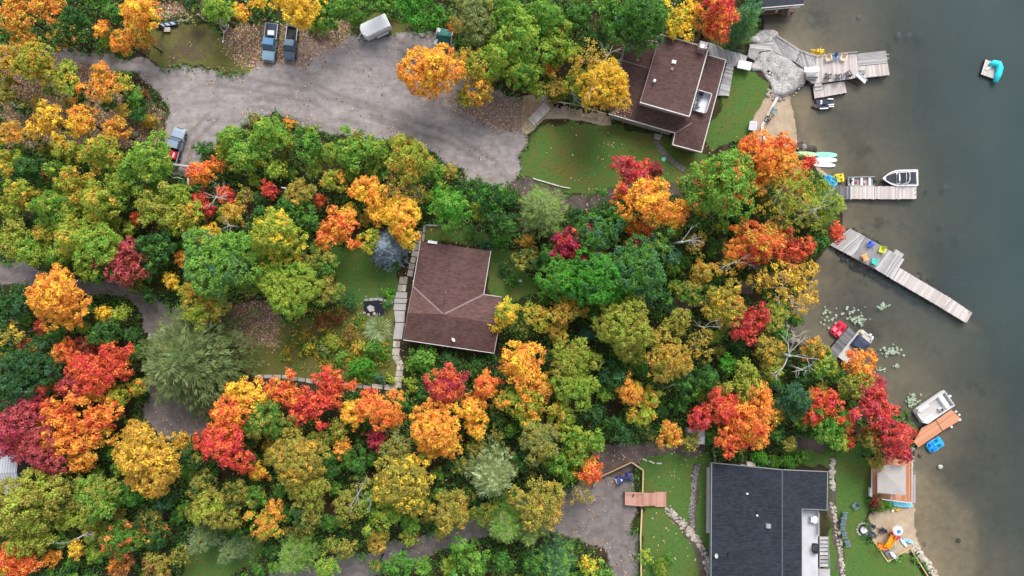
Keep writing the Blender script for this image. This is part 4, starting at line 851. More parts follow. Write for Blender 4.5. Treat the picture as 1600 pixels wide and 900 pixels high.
# garden planting landward of the cottage: loose mixed growth
fx = rng.uniform(-42, -16, 9000); fy = rng.uniform(-15, -1.5, 9000)
fpx, fpy = fx / S + 800, 450 - fy / S
den = fbm(fx / 1.6, fy / 1.6, 41, 3)
c0 = (inside(fpx, fpy, [(470, 480), (560, 490), (618, 500), (622, 600), (560, 600), (500, 590), (440, 560)])) & (den > .46) & ((fpx < 607) | (fpx > 640))
c0 |= inside(fpx, fpy, [(632, 540), (780, 560), (800, 600), (700, 580), (640, 620)]) & (den > .3) & (fpx > 640)
fx, fy, den = fx[c0], fy[c0], den[c0]
C = np.stack([fx, fy, rng.random(len(fx)) * (den - .25) * 2.4], -1)
gd = leaf_mesh('garden_growth', C, np.tile(np.array([[0, 0, 1.]]), (len(C), 1)) + rng.normal(0, .4, C.shape), .26, .13, 4, .45)
o = link('garden_plants', gd, None, kind='stuff'); o.color = leafcol('G'); o['accent'] = list(leafcol('GO')[:3]); o['blotch'] = .42
tag(o, 'tangled garden perennials landward of and below the cottage', 'garden plants')
# fallen leaves lying on gravel, litter and roofs' edges
def flecks(name, pts, cols, size, label):
    n = len(pts); a_ = rng.uniform(0, 6.283, n); s_ = size * rng.uniform(.6, 1.4, n)
    u = np.stack([np.cos(a_), np.sin(a_), rng.normal(0, .25, n)], -1) * s_[:, None]; v = np.stack([-np.sin(a_), np.cos(a_), rng.normal(0, .25, n)], -1) * (s_ * .7)[:, None]
    Vv = np.stack([pts - u, pts - v * .9, pts + u, pts + v], 1).reshape(-1, 3); me = fast_mesh(name, Vv, np.arange(n * 4).reshape(n, 4))
    at = me.attributes.new('tone', 'FLOAT', 'FACE'); at.data.foreach_set('value', rng.random(n).astype(np.float32))
    k = N(name); t = k.attr('tone').outputs['Fac']
    m = k.done(k.pbr(k.ramp(t, cols, 'CONSTANT'), .8, 0, .2))
    o = link(name, me, m, kind='stuff'); tag(o, label, 'fallen leaves'); return o
LEAFT = [(0, (.13, .055, .025, 1)), (.15, (.36, .21, .13, 1)), (.4, (.50, .35, .26, 1)), (.66, (.54, .38, .12, 1)), (.78, (.42, .17, .07, 1)), (.86, (.60, .50, .42, 1))]
fx = rng.uniform(-80, 30, 110000); fy = rng.uniform(-46, 46, 110000)
ix = np.clip(np.searchsorted(gx, fx), 0, nx - 1); iy = np.clip(np.searchsorted(gy, fy), 0, ny - 1)
dn = fbm(fx / 4, fy / 4, 63, 3); p = np.where(lit[ix, iy] > .4, .75 * lit[ix, iy], np.where(cls[ix, iy] == 1, np.where(lane[ix, iy] > .3, .012, .03) + .22 * (dn > .62), np.where(cls[ix, iy] >= 10, .010 + .10 * (dn > .66), .12)))
p = np.where(cls[ix, iy] == 3, .1, p)
c0 = (rng.random(len(fx)) < p) & (sd[ix, iy] > 1)
fx, fy, ix, iy = fx[c0], fy[c0], ix[c0], iy[c0]
flecks('fallen_leaves', np.stack([fx, fy, GZ[ix, iy] + .05], -1), LEAFT, .125, 'scattered tan and rust fallen leaves on the gravel and forest floor')
# ================================================================ buildings, decks, docks
def shingle(name, col, speck, ang, var=.25):
    k = N(name); P = k.geo(); mp = k.n('ShaderNodeMapping'); k.set(mp.inputs['Vector'], P); mp.inputs['Rotation'].default_value = (0, 0, -ang)
    br = k.n('ShaderNodeTexBrick'); k.set(br.inputs['Vector'], mp.outputs[0]); br.inputs['Scale'].default_value = 1; br.inputs['Brick Width'].default_value = .55; br.inputs['Row Height'].default_value = .21
    br.inputs['Mortar Size'].default_value = .018; br.inputs['Color1'].default_value = tuple(c * (1 - var) for c in col) + (1,); br.inputs['Color2'].default_value = tuple(c * (1 + var) for c in col) + (1,)
    br.inputs['Mortar'].default_value = tuple(c * .45 for c in col) + (1,)
    n = k.noise(P, .5, 4, .6); n2 = k.noise(P, 9, 3, .6); n3 = k.noise(k.scale(mp.outputs[0], (.35, 2.2, 1)), 1.2, 4)
    c = k.mix(k.math('MULTIPLY', k.smooth(n, .4, .75), .2), br.outputs['Color'], tuple(min(1, c * 1.7 + .01) for c in col) + (1,))
    c = k.mix(k.math('MULTIPLY', k.smooth(n3, .52, .7), .28), c, tuple(c * .55 for c in col) + (1,))
    c = k.mix(k.math('MULTIPLY', k.smooth(n2, .62, .78), .5), c, speck)
    return k.done(k.pbr(c, .85, 0, .25, k.bump(br.outputs['Fac'], -.35, .03)))
M_ROOF_B = shingle('brown_shingles', (.122, .067, .060), (.20, .12, .10, 1), math.radians(-8))
M_ROOF_B2 = shingle('dark_brown_shingles', (.104, .059, .053), (.19, .11, .10, 1), math.radians(-15))
M_ROOF_N = shingle('navy_shingles', (.026, .031, .043), (.12, .14, .19, 1), math.radians(0), .35)
M_TRIM = plain('white_trim', (.62, .59, .57, 1), .55, .1)
M_FLASH = plain('roof_flashing', (.24, .17, .17, 1), .6, .15)
M_SIDING = plain('cream_siding', (.42, .39, .33, 1), .75, .12, 1.5)
M_BROWNWALL = plain('brown_siding', (.13, .075, .055, 1), .8, .2, 1.5)
M_GREYWALL = plain('grey_siding', (.30, .31, .33, 1), .75, .12, 1.5)
M_CONC = plain('concrete', (.44, .42, .41, 1), .85, .14, 1.2, bump=.3)
M_WHITE = plain('white_gelcoat', (.80, .80, .81, 1), .35, .06)
M_WMETAL = plain('white_metal', (.72, .73, .76, 1), .4, .08)
M_STEEL = plain('galvanised_steel', (.48, .50, .52, 1), .4, .2, 5, metal=.6)
M_BLACK = plain('black_rubber', (.018, .018, .02, 1), .7, .2)
M_DARK = plain('dark_fabric', (.035, .038, .05, 1), .75, .25)
M_NAVY = plain('navy_cover', (.032, .045, .085, 1), .7, .2, 2.5, bump=.5)
M_GLASS = plain('dark_glass', (.03, .04, .05, 1), .08, .1, spec=.6, bump=0.0)
M_BRICK = plain('chimney_brick', (.32, .16, .13, 1), .85, .25, 6)
M_W_GREY = wood('weathered_planks', (.26, .25, .25, 1), (.56, .54, .53, 1), .85, .5)
M_W_TAN = wood('sunbleached_planks', (.44, .38, .35, 1), (.62, .57, .54, 1), .85, .35, (.16, .13, .11, 1))
M_W_DARK = wood('old_dark_planks', (.10, .10, .11, 1), (.25, .25, .26, 1), .85, .5)
M_W_PINK = wood('salmon_stained_boards', (.40, .20, .15, 1), (.56, .31, .24, 1), .7, .25, (.2, .09, .07, 1))
M_W_ORANGE = wood('orange_stained_boards', (.50, .22, .12, 1), (.62, .30, .17, 1), .65, .15, (.3, .12, .07, 1))
M_W_YEL = wood('new_lumber', (.50, .36, .16, 1), (.60, .46, .24, 1), .7, .2, (.25, .17, .08, 1))
M_W_RAIL = wood('brown_lumber', (.33, .22, .14, 1), (.46, .33, .22, 1), .75, .3, (.12, .07, .05, 1))
M_BROWN = plain('cedar_boards', (.20, .095, .05, 1), .8, .25, 2)

def clip(poly, f):
    out = []; n = len(poly)
    for i in range(n):
        a_, b_ = poly[i], poly[(i + 1) % n]; fa, fb = f(a_), f(b_)
        if fa >= 0: out.append(a_)
        if (fa >= 0) != (fb >= 0):
            t = fa / (fa - fb); out.append((a_[0] + (b_[0] - a_[0]) * t, a_[1] + (b_[1] - a_[1]) * t))
    return out
def planks(root, poly, z, d, pitch, m, gap=.02, th=.05, name='plank', zj=.006, seed=1):
    """separate boards laid over a polygon given in photo pixels; d: pixel direction of the boards"""
    P = [W(x, y, z) for x, y in poly]; ang = math.atan2(-d[1], d[0]); ca, sa = math.cos(ang), math.sin(ang); o = ORG[root.name]
    L = [((p.x - o.x) * ca + (p.y - o.y) * sa, -(p.x - o.x) * sa + (p.y - o.y) * ca) for p in P]
    lo, hi = min(p[1] for p in L), max(p[1] for p in L); n = max(1, round((hi - lo) / pitch)); w = (hi - lo) / n; rnd = random.Random(seed)
    for i in range(n):
        a_, b_ = lo + i * w + gap / 2, lo + (i + 1) * w - gap / 2
        q = clip(clip(L, lambda p: p[1] - a_), lambda p: b_ - p[1])
        if len(q) < 3: continue
        e0, e1 = rnd.uniform(-.03, .03), rnd.uniform(-.03, .03); mx = (min(p[0] for p in q) + max(p[0] for p in q)) / 2
        q = [(p[0] + (e1 if p[0] > mx else e0), p[1]) for p in q]
        my = sum(p[1] for p in q) / len(q); zz = z - o.z + rnd.uniform(-zj, zj)
        mb = MB(); mb.prism([(p[0] - mx, p[1] - my) for p in q], -th, 0)
        ob = mb.build(name, m, None); ob.parent = root
        ob.location = (mx * ca - my * sa, mx * sa + my * ca, zz); ob.rotation_euler = (0, 0, ang)
def under(root, poly, z, m, th=.25, inset=.96, posts=True, every=3.0):
    P = [W(x, y, z) for x, y in poly]; c = sum(P, Vector()) / len(P)
    Q_ = [c + (p - c) * inset for p in P]; mb = MB()
    for i in range(len(Q_)):
        a_, b_ = Q_[i].copy(), Q_[(i + 1) % len(Q_)].copy(); a_.z = b_.z = z - .06 - th / 2; mb.beam(a_, b_, .08, th)
    n = max(2, int((Q_[0] - Q_[2]).length / 1.2))
    mb.build('joist_frame', m, root)
    if posts:
        for i in range(len(Q_)):
            a_, b_ = Q_[i], Q_[(i + 1) % len(Q_)]; k_ = max(1, int((b_ - a_).length / every))
            for j in range(k_):
                p = a_.lerp(b_, j / k_); g = ground_z(p.x, p.y)
                if g < z - .12: MB().beam((p.x, p.y, g - .2), (p.x, p.y, z - .06), .13, .13).build('post', m, root)
def roof(root, name, pts, m, th=.16):
    return MB().slab([W(*p) for p in pts], th).build(name, m, root)
def edge(root, name, p, q, m=None, w=.12, h=.2, dz=.0):
    a_, b_ = W(*p), W(*q); a_.z += dz; b_.z += dz
    return MB().beam(a_, b_, w, h).build(name, m or M_TRIM, root)
def walls(root, poly, z, m, inset=.93, name='wall'):
    P = [W(x, y, z) for x, y in poly]; c = sum(P, Vector()) / len(P)
    return MB().prism([c + (p - c) * inset for p in P], -.2, z).build(name, m, root)
def at(px, py, z=0.0):
    p = W(px, py, z); return (p.x, p.y, z)

# --- the cottage between the woods
r = thing('cottage', 'brown-roofed cottage with grey valley lines standing alone among the woods', 'house', at(705, 465))
E_, R_ = 3.0, 4.7
nw, ne, ew, ee, rn, ap = (657, 377, E_), (767, 392, E_), (645, 447, E_), (756, 460, E_), (711, 384.5, R_), (693, 491, R_)
rw, re_, se, sw, ex = (637, 489, R_), (780, 508, R_), (772, 552, E_), (630, 531, E_), (784, 464, E_)
walls(r, [nw[:2], ne[:2], (745, 500), (640, 490)], 2.9, M_BROWNWALL); walls(r, [(640, 455), (778, 470), se[:2], sw[:2]], 2.88, M_BROWNWALL)
roof(r, 'roof', [nw, ew, ap, rn], M_ROOF_B); roof(r, 'roof', [ne, rn, ap, ee], M_ROOF_B)
roof(r, 'roof', [ew, rw, ap], M_ROOF_B); roof(r, 'roof', [ee, ap, re_, ex], M_ROOF_B); roof(r, 'roof', [rw, sw, se, re_, ap], M_ROOF_B)
MB().slab([W(711, 386, E_), W(660, 379, E_), W(762, 392, E_)], .1)
MB().add([W(*nw) - Vector((0, 0, .2)), W(*ne) - Vector((0, 0, .2)), W(*rn) - Vector((0, 0, .2)), W(657.5, 379, E_) - Vector((0, 0, .25)), W(766.5, 394, E_) - Vector((0, 0, .25)), W(711, 386.5, R_) - Vector((0, 0, .25))], [(0, 1, 2), (3, 5, 4), (0, 3, 4, 1), (1, 4, 5, 2), (2, 5, 3, 0)]).build('gable', M_BROWNWALL, r)
for p, q, w in ((ew, ap, .22), (ee, ap, .22)): edge(r, 'valley_flashing', p, q, M_FLASH, w, .05, .03)
edge(r, 'ridge_cap', rn, ap, M_ROOF_B, .26, .06, .03)
for p, q in ((nw, ew), (ne, ee), (ee, ex), (sw, se), (se, re_)): edge(r, 'fascia', p, q, M_TRIM, .09, .22, -.07)
edge(r, 'fascia', ew, rw, M_FLASH, .08, .2, -.07); edge(r, 'fascia', rw, sw, M_FLASH, .08, .2, -.07)
def dish(px, py, z, face):
    p = W(px, py, z); d = MB(); c = Vector((math.cos(face), math.sin(face), .5)).normalized(); rings = []
    u = c.cross(Vector((0, 0, 1))).normalized(); v = c.cross(u)
    for rr, hh in ((.02, 0), (.2, .03), (.34, .09)):
        rings.append([p + Vector((0, 0, .45)) + c * hh + (u * math.cos(t) + v * math.sin(t)) * rr for t in [k_ * 6.283 / 12 for k_ in range(12)]])
    d.loft(rings, False); d.tube([p - Vector((0, 0, .1)), p + Vector((0, 0, .45))], .03, 6); d.tube([p + Vector((0, 0, .3)), p + Vector((0, 0, .4)) + c * .45], .02, 5)
    return d
for px, py, z, f, l in ((699, 455, 4.2, 2.6, 'white satellite dish on the ridge of the cottage roof'), (708, 531, 3.75, .7, 'white satellite dish on the front eave of the cottage roof')):
    d = dish(px, py, z, f); o = d.build('satellite_dish', M_WHITE, None, origin=W(px, py, z)); tag(o, l, 'satellite dish', 'dishes on the cottage roof')
b = thing('vent_box', 'white box at the upper gable edge of the cottage roof', 'vent box', at(676, 378, 3.6))
MB().box(at(676, 378.5, 3.75), (1.35, .4, .35), math.radians(-9)).build('casing', M_WHITE, b, bevel=.03); MB().box(at(676, 378.5, 3.45), (.8, .3, .25), math.radians(-9)).build('bracket', M_STEEL, b)

# --- waterside house
r = thing('waterside_house', 'dark brown stepped-roof house by the water with white roof edges', 'house', at(1045, 140))
A1, B1, C1, D1 = (1032, 54, 5.9), (1107, 75, 5.9), (1077, 182, 5.9), (1000, 160, 5.9)
RA, RC = (1070, 64.5, 6.6), (1038.5, 171, 6.6)
walls(r, [A1[:2], B1[:2], C1[:2], D1[:2]], 5.8, M_SIDING, .97)
roof(r, 'upper_roof', [A1, RA, RC, D1], M_ROOF_B2); roof(r, 'upper_roof', [RA, B1, C1, RC], M_ROOF_B2)
for p, q in ((A1, RA), (RA, B1), (B1, C1), (C1, RC), (RC, D1)): edge(r, 'fascia', p, q, M_TRIM, .14, .22, -.05)
edge(r, 'fascia', D1, A1, M_FLASH, .1, .2, -.05)
walls(r, [(979, 60), (1030, 66), (1075, 190), (1053, 207), (953, 178), (968, 100)], 2.9, M_SIDING, .97); walls(r, [(1100, 86), (1132, 95), (1094, 236), (1053, 225), (1060, 190)], 2.92, M_SIDING, .96)
roof(r, 'lower_roof', [(980, 58, 3.2), (1030, 66, 3.2), (1016, 107, 4.4), (973, 95, 4.4)], M_ROOF_B2)
roof(r, 'lower_roof', [(973, 95, 4.4), (1016, 107, 4.4), (1003, 158, 4.2), (1077, 180, 4.1), (1081, 192, 3.9), (1055, 208, 3.0), (951, 178, 3.0)], M_ROOF_B2)
roof(r, 'lower_roof', [(1106, 85, 4.2), (1134, 94, 3.0), (1096, 238, 3.0), (1051, 226, 3.15), (1055, 208, 3.1), (1081, 192, 3.95), (1078, 178, 4.1)], M_ROOF_B2, .14)
for p, q in (((951, 178, 3.0), (1055, 208, 3.0)), ((1055, 208, 3.05), (1051, 226, 3.12)), ((1051, 226, 3.12), (1096, 238, 3.0)), ((1096, 238, 3.0), (1134, 94, 3.0)), ((1134, 94, 3.0), (1107, 86, 4.1)), ((980, 58, 3.2), (1030, 66, 3.2))): edge(r, 'fascia', p, q, M_TRIM, .13, .2, -.04)
edge(r, 'valley_flashing', (1055, 208, 3.12), (1081, 192, 4.0), M_FLASH, .22, .06, .05); edge(r, 'ridge_cap', (973, 95, 4.43), (1015, 107, 4.43), M_FLASH, .16, .08, .03)
bz = 4.25
bal = [(1090, 142), (1111, 148), (1102, 177), (1083, 172)]
bw = MB().prism([W(x, y, bz) for x, y in bal], 3.0, bz - .02).build('balcony_floor', plain('balcony_vinyl', (.66, .70, .76, 1), .5, .08), r)
for p, q in ((bal[0], bal[1]), (bal[1], bal[2])):
    edge(r, 'balcony_rail', (*p, bz + .5), (*q, bz + .5), M_TRIM, .1, 1.0)
edge(r, 'balcony_rail', (*bal[2], bz + .1), (*bal[3], bz + .1), M_WHITE, .1, .3)
ch = MB().box(at(1097, 73, 6.6), (1.1, .9, 1.6), math.radians(-15)).build('chimney', M_CONC, r); MB().box(at(1097, 72.5, 7.5), (.5, .5, .35), math.radians(-15)).build('chimney_cap', M_WHITE, ch)
MB().box(at(1094.5, 80, 6.25), (1.0, .6, .45), math.radians(-15)).build('brick_stack', M_BRICK, r)
for px, py, z, sz, m in ((996, 94, 4.35, (.5, .5, .3), M_FLASH), (1050, 108, 6.5, (.5, .5, .3), M_FLASH), (1053, 97, 6.55, (.7, .55, .35), M_WHITE)): MB().box(at(px, py, z), sz, math.radians(-15), .8).build('roof_vent', m, r, bevel=.03)
p = W(1022, 127, 6.3); MB().cyl(p - Vector((0, 0, .3)), p + Vector((0, 0, .5)), .2, .2, 12).build('vent_pipe', M_WHITE, r)
a_, b_ = W(951, 178, 3.0), W(1055, 208, 3.0); d = (b_ - a_).normalized(); ang = math.atan2(d.y, d.x)
dp = a_.lerp(b_, .70); dr_ = MB().box((dp.x - .02, dp.y + .36, 1.1), (.95, .12, 2.1), ang).build('door', M_TRIM, r); MB().box((dp.x + .3, dp.y + .27, 1.1), (.05, .08, .12), ang).build('handle', M_STEEL, dr_)
# leaves blown onto the low roof under the golden trees, and a few in the cottage valleys
tri = ((951, 178, 3.0), (1003, 158, 4.2), (1055, 208, 3.0)); pts_ = []
for _ in range(900):
    u_, v_ = rng.random(2)
    if u_ + v_ > 1: u_, v_ = 1 - u_, 1 - v_
    if rng.random() < (u_ * 1.1 + v_ * 2.6) : continue
    p_ = [tri[0][i] + u_ * (tri[1][i] - tri[0][i]) + v_ * (tri[2][i] - tri[0][i]) for i in range(3)]; pts_.append(tuple(W(*p_) + Vector((0, 0, .06))))
flecks('roof_leaves', np.array(pts_), LEAFT, .10, 'tan and yellow leaves lying on the low roof of the waterside house')
# entrance steps
s_ = thing('entrance_steps', 'small timber steps under the corner of the waterside house roof', 'steps', at(1028, 212))
for i in range(3): MB().box(at(1027.5 - i * .4, 211 + i * 2.6, .55 - i * .18), (.95, .28, .06), ang).build('tread', M_W_GREY, s_)
for k_ in (-.42, .42): MB().beam(W(1029, 209, .55) + Vector((k_, 0, 0)), W(1026.6, 218, .05) + Vector((k_, 0, 0)), .06, .2).build('stringer', M_W_DARK, s_)
MB().beam(W(1035, 206, 1.4), W(1032, 215, 1.0), .06, .06).build('handrail', M_TRIM, s_)

# --- navy-roofed house
r = thing('navy_roofed_house', 'large house with dark navy shingle roof near the beach', 'house', at(1190, 815))
ez, rz = 3.6, 5.2
P0, P1, P2 = (1112, 723, ez), (1222, 734, rz), (1293, 737, ez + .4)
roof(r, 'roof', [P0, P1, (1222, 960, rz), (1110.5, 960, ez)], M_ROOF_N)
roof(r, 'roof', [P1, P2, (1292, 797, ez + .4), (1253, 795, 4.45), (1253, 960, 4.45), (1222, 960, rz)], M_ROOF_N)
edge(r, 'ridge_cap', P1, (1222, 960, rz), plain('slate_ridge', (.10, .11, .14, 1), .7), .14, .05, .03)
for p, q in ((P0, (1110.5, 960, ez)), (P0, P1), (P1, P2), (P2, (1292, 797, ez + .4)), ((1292, 797, ez + .4), (1253, 795, 4.45)), ((1253, 795, 4.45), (1253, 960, 4.45))): edge(r, 'fascia', p, q, M_GREYWALL if p is P0 and q is P1 or p is P1 else M_STEEL, .08, .2, -.06)
walls(r, [(1117, 728), (1222, 738), (1222, 955), (1117, 955)], 3.4, M_GREYWALL, .98); walls(r, [(1222, 742), (1286, 746), (1286, 790), (1222, 790)], 3.4, M_GREYWALL, .98); walls(r, [(1222, 790), (1250, 800), (1250, 955), (1222, 955)], 3.38, M_GREYWALL, .98)
for px, py, z, sz, m in ((1167.5, 771.5, 4.5, (.3, .22, .3), M_WHITE), (1182.5, 800, 4.7, (.22, .22, .5), M_BLACK), (1183, 805.5, 4.75, (.25, .25, .3), M_WHITE), (1200.5, 822, 5.0, (.75, .65, .35), M_STEEL), (1138, 867, 4.1, (.2, .5, .3), M_BLACK)): MB().box(at(px, py, z), sz, 0, .85).build('roof_vent', m, r, bevel=.02)
d = dish(1119, 867, 3.75, 2.8); o = d.build('satellite_dish', M_WHITE, None, origin=W(1119, 867, 3.75)); tag(o, 'white satellite dish on the landward edge of the navy roof', 'satellite dish')
# its deck, on the lake side
r = thing('house_deck', 'pale grey deck tucked into the lake side of the navy-roofed house', 'deck', at(1266, 850))
dz = 2.6
MB().prism([W(x, y, dz) for x, y in ((1253, 797), (1278, 798), (1278, 960), (1253, 960))], dz - .12, dz).build('deck_floor', plain('deck_vinyl', (.56, .55, .57, 1), .6, .08, .8), r)
for y in (800, 840, 880, 930): MB().beam(W(1277, y, 0), W(1277, y, dz), .14, .14).build('post', M_TRIM, r)
edge(r, 'rail', (1279, 798, dz + .95), (1279, 838, dz + .95), M_TRIM, .06, .08); edge(r, 'rail', (1279, 888, dz + .95), (1279, 960, dz + .95), M_TRIM, .06, .08)
for i in range(9): MB().beam(W(1279, 798 + i * 5, dz), W(1279, 798 + i * 5, dz + .95), .04, .04).build('baluster', M_TRIM, r)
MB().box(at(1279, 818, dz + .45), (.02, 3.4, .8)).build('glass_panel', M_STEEL, r)
s_ = thing('deck_stairs', 'grey timber stairs beside the pale deck of the navy-roofed house', 'stairs', at(1286, 862))
for i in range(8): MB().box(at(1287.5, 841 + i * 6, 2.45 - i * .12), (1.35, .42, .06)).build('tread', M_W_GREY, s_)
for x in (1280.5, 1294.5): MB().beam(W(x, 839, 2.5), W(x, 888, 1.5), .06, .25).build('stringer', M_W_GREY, s_)
MB().tube([W(1283, 838, 3.5), W(1289, 841, 3.4), W(1295, 852, 3.3), W(1297, 888, 2.5), W(1297.5, 950, 2.4)], .035, 6).build('handrail', M_STEEL, s_)
for y in (842, 858, 874, 888): MB().beam(W(1295.5, y, 1.5), W(1295.5, y, 3.1), .05, .05).build('baluster', M_STEEL, s_)
MB().prism([W(x, y, 1.4) for x, y in ((1280, 889), (1297, 889), (1297, 960), (1280, 960))], 1.3, 1.4).build('landing', M_W_GREY, s_)
# ledge along the other long side
r = thing('side_walkway', 'narrow plank walkway along the landward wall of the navy-roofed house', 'walkway', at(1107, 782))
planks(r, [(1104.5, 731), (1111, 730), (1109.5, 833), (1103.5, 833)], .35, (0, 1), .22, M_W_TAN); under(r, [(1104.5, 731), (1111, 730), (1109.5, 833), (1103.5, 833)], .35, M_W_DARK)
r = thing('side_ledge', 'tan concrete ledge under the upper eave of the navy-roofed house', 'ledge', at(1180, 729)); MB().prism([W(x, y, .6) for x, y in ((1158, 726), (1199, 733), (1200, 737), (1158, 733))], -.1, .6).build('slab', M_CONC, r)

# --- green-roofed shed, brown-roofed shed, metal-roofed shed, white shed
def gable_shed(name, label, px, py, lx, ly, ang, ez, rz, m, wm, trim=M_TRIM):
    c = W(px, py, ez); r = thing(name, label, 'shed', (c.x, c.y, 0), ang)
    MB().box((0, 0, ez / 2 - .1), (lx * .9, ly * .88, ez + .2)).build('wall', wm, r, world=False)
    for s in (-1, 1):
        MB().slab([(-lx / 2, 0, rz), (lx / 2, 0, rz), (lx / 2, s * ly / 2, ez), (-lx / 2, s * ly / 2, ez)], .07).build('roof', m, r, world=False)
        for e_ in (-1, 1): MB().beam((e_ * lx / 2, 0, rz), (e_ * lx / 2, s * ly / 2, ez), .12, .16).build('fascia', trim, r, world=False)
    MB().beam((-lx / 2, 0, rz + .02), (lx / 2, 0, rz + .02), .14, .06).build('ridge_cap', m, r, world=False)
    return r
M_GREENROOF = plain('green_metal_roof', (.015, .14, .125, 1), .45, .15)
gable_shed('garden_shed', 'small shed with green metal roof and white end trim beside the gravel lot', 694, 58.5, 2.3, 2.5, math.radians(-8), 2.0, 2.7, M_GREENROOF, M_SIDING)
MB().box(at(683.5, 59, 2.15), (.42, 2.5, .5), math.radians(-8)).build('end_panel', M_WHITE, bpy.data.objects['garden_shed'], bevel=.02)
gable_shed('garden_shed', 'low dark brown shed roof in the clearing between the birches and the cove', 1163, 449, 2.1, 1.9, 0, 1.9, 2.3, plain('brown_metal_roof', (.11, .075, .065, 1), .6, .2), M_BROWNWALL, M_FLASH)
gable_shed('utility_shed', 'white shed roof corner under the orange maple above the navy-roofed house', 1087, 682, 2.4, 2.2, 0, 2.2, 2.6, M_WMETAL, M_SIDING)
k = N('standing_seam'); P_ = k.vec(); wv = k.n('ShaderNodeTexWave'); k.set(wv.inputs['Vector'], P_); wv.inputs['Scale'].default_value = .8; wv.bands_direction = 'X'
cc = k.mix(k.smooth(wv.outputs['Fac'], .85, .97), (.52, .53, .55, 1), (.26, .27, .29, 1)); M_SEAM = k.done(k.pbr(cc, .4, .3, .5, k.bump(wv.outputs['Fac'], .3, .03)))
gable_shed('metal_shed', 'pale grey standing-seam metal roof under the pinkish red maples', -6, 738, 7.0, 6.5, math.radians(4), 3.0, 3.8, M_SEAM, M_GREYWALL, M_STEEL)
r = thing('timber_post', 'dark brown square timber pillar at the end of the lawn by the golden trees', 'post', at(858, 455)); MB().box(at(858, 455, 1.2), (.55, 1.7, 2.5)).build('pillar', M_BROWNWALL, r, bevel=.03); MB().box(at(858, 455, 2.48), (.65, 1.8, .08)).build('cap', M_ROOF_B, r)
# boathouse at the upper frame edge
r = thing('boathouse', 'dark slate-roofed boathouse standing over the water at the upper picture edge', 'boathouse', at(1222, 4))
roof(r, 'roof', [(1186, 13, 3.0), (1256, 7, 3.0), (1250, -60, 4.4), (1182, -60, 4.4)], plain('slate_roof', (.035, .04, .055, 1), .7, .2)); edge(r, 'fascia', (1186, 13, 3.0), (1256, 7, 3.0), M_TRIM, .1, .2, -.05)
P_ = [W(x, y, 2.7) for x, y in ((1190, 12), (1240, 8), (1240, -60), (1190, -60))]; MB().prism(P_, WATER + .5, 2.7).build('wall', M_BROWNWALL, r)
edge(r, 'gutter', (1194, 15.5, 2.5), (1250, 10.5, 2.5), M_WHITE, .12, .14)
for i, x in enumerate((1197, 1208, 1219, 1230, 1239)):
    p = W(x, 22 - i * .6, -.4); MB().beam((p.x, p.y, ground_z(p.x, p.y) - .2), (p.x, p.y, .6), .18, .18).build('post', M_W_DARK, r)
MB().prism([W(x, y, .6) for x, y in ((1193, 23), (1242, 19), (1240, 8), (1190, 12))], .35, .6).build('sill_deck', M_BROWN, r)
for i in range(4): MB().box(at(1203 + i * 10, 17, 1.0), (.4, .25, .7)).build('crib_block', M_CONC if i % 2 else M_BROWN, r, bevel=.05)

# --- docks
G = 'timber docks along the shore'
r = thing('shore_deck', 'weathered deck of many boards stretching from the rocky outcrop into the lake', 'dock', at(1300, 105, 0), 0, G)
sec = [([(1209, 58), (1214, 55), (1251, 80), (1243, 97), (1204, 78)], .35, (.55, 1), .19, M_W_GREY), ([(1251.5, 80), (1274, 87), (1275, 100), (1257, 107), (1244, 98)], .33, (.3, 1), .19, M_W_GREY),
       ([(1275, 87), (1338.5, 84), (1343, 121), (1287, 129), (1269, 130), (1258, 122), (1258, 107), (1275, 100)], .3, (.06, 1), .21, M_W_TAN),
       ([(1339.5, 84), (1384, 79), (1387, 98), (1341, 103)], .28, (1, -.10), .2, M_W_GREY), ([(1341, 104), (1387, 99), (1390, 117), (1345, 122)], .28, (.11, 1), .2, M_W_TAN)]
for i, (pl, z, d, pt, m) in enumerate(sec): planks(r, pl, z, d, pt, m, seed=i); under(r, pl, z, M_W_DARK, inset=.985)
for p, q in (((1214, 55.5), (1251, 79)), ((1251, 79), (1276, 87)), ((1276, 87), (1340, 81))): edge(r, 'edge_rail', (*p, .55), (*q, .55), M_W_TAN, .1, .1); edge(r, 'edge_rail', (*p, .95), (*q, .95), M_W_GREY, .06, .06)
for x, y in ((1214, 55.5), (1232, 67), (1251, 79), (1276, 87), (1308, 84), (1340, 81)): MB().beam(W(x, y, .3), W(x, y, 1.0), .09, .09).build('rail_post', M_W_GREY, r)
for y in (85, 91): edge(r, 'ladder_rail', (1385, y, .4), (1389, y, .0), M_WHITE, .05, .05)
r = thing('lower_dock', 'short weathered dock floating just below the shore deck', 'dock', at(1296, 141, 0), 0, G)
pl = [(1270, 134), (1319, 127), (1323, 145), (1273, 154)]; planks(r, pl, -.1, (.15, 1), .21, M_W_TAN, seed=9); under(r, pl, -.1, M_BLACK, .4, .985)
MB().box(at(1278, 132, .12), (1.1, .65, .2), math.radians(8)).build('step_box', M_W_GREY, r); MB().box(at(1279, 138, -.04), (1.2, .5, .1), math.radians(8)).build('step_board', M_W_GREY, r)
r = thing('motorboat_dock', 'pale straight dock with the covered motorboat tied alongside', 'dock', at(1380, 301, 0), 0, G)
for i, (x0, x1) in enumerate(((1300, 1328), (1328.6, 1366), (1366.5, 1403), (1403.5, 1432))): planks(r, [(x0, 291), (x1, 291), (x1, 311), (x0, 311)], -.1, (0, 1), .24, M_W_TAN if i else M_W_DARK, seed=20 + i)
under(r, [(1300, 291), (1432, 291), (1432, 311), (1300, 311)], -.1, M_BLACK, .3, .985)
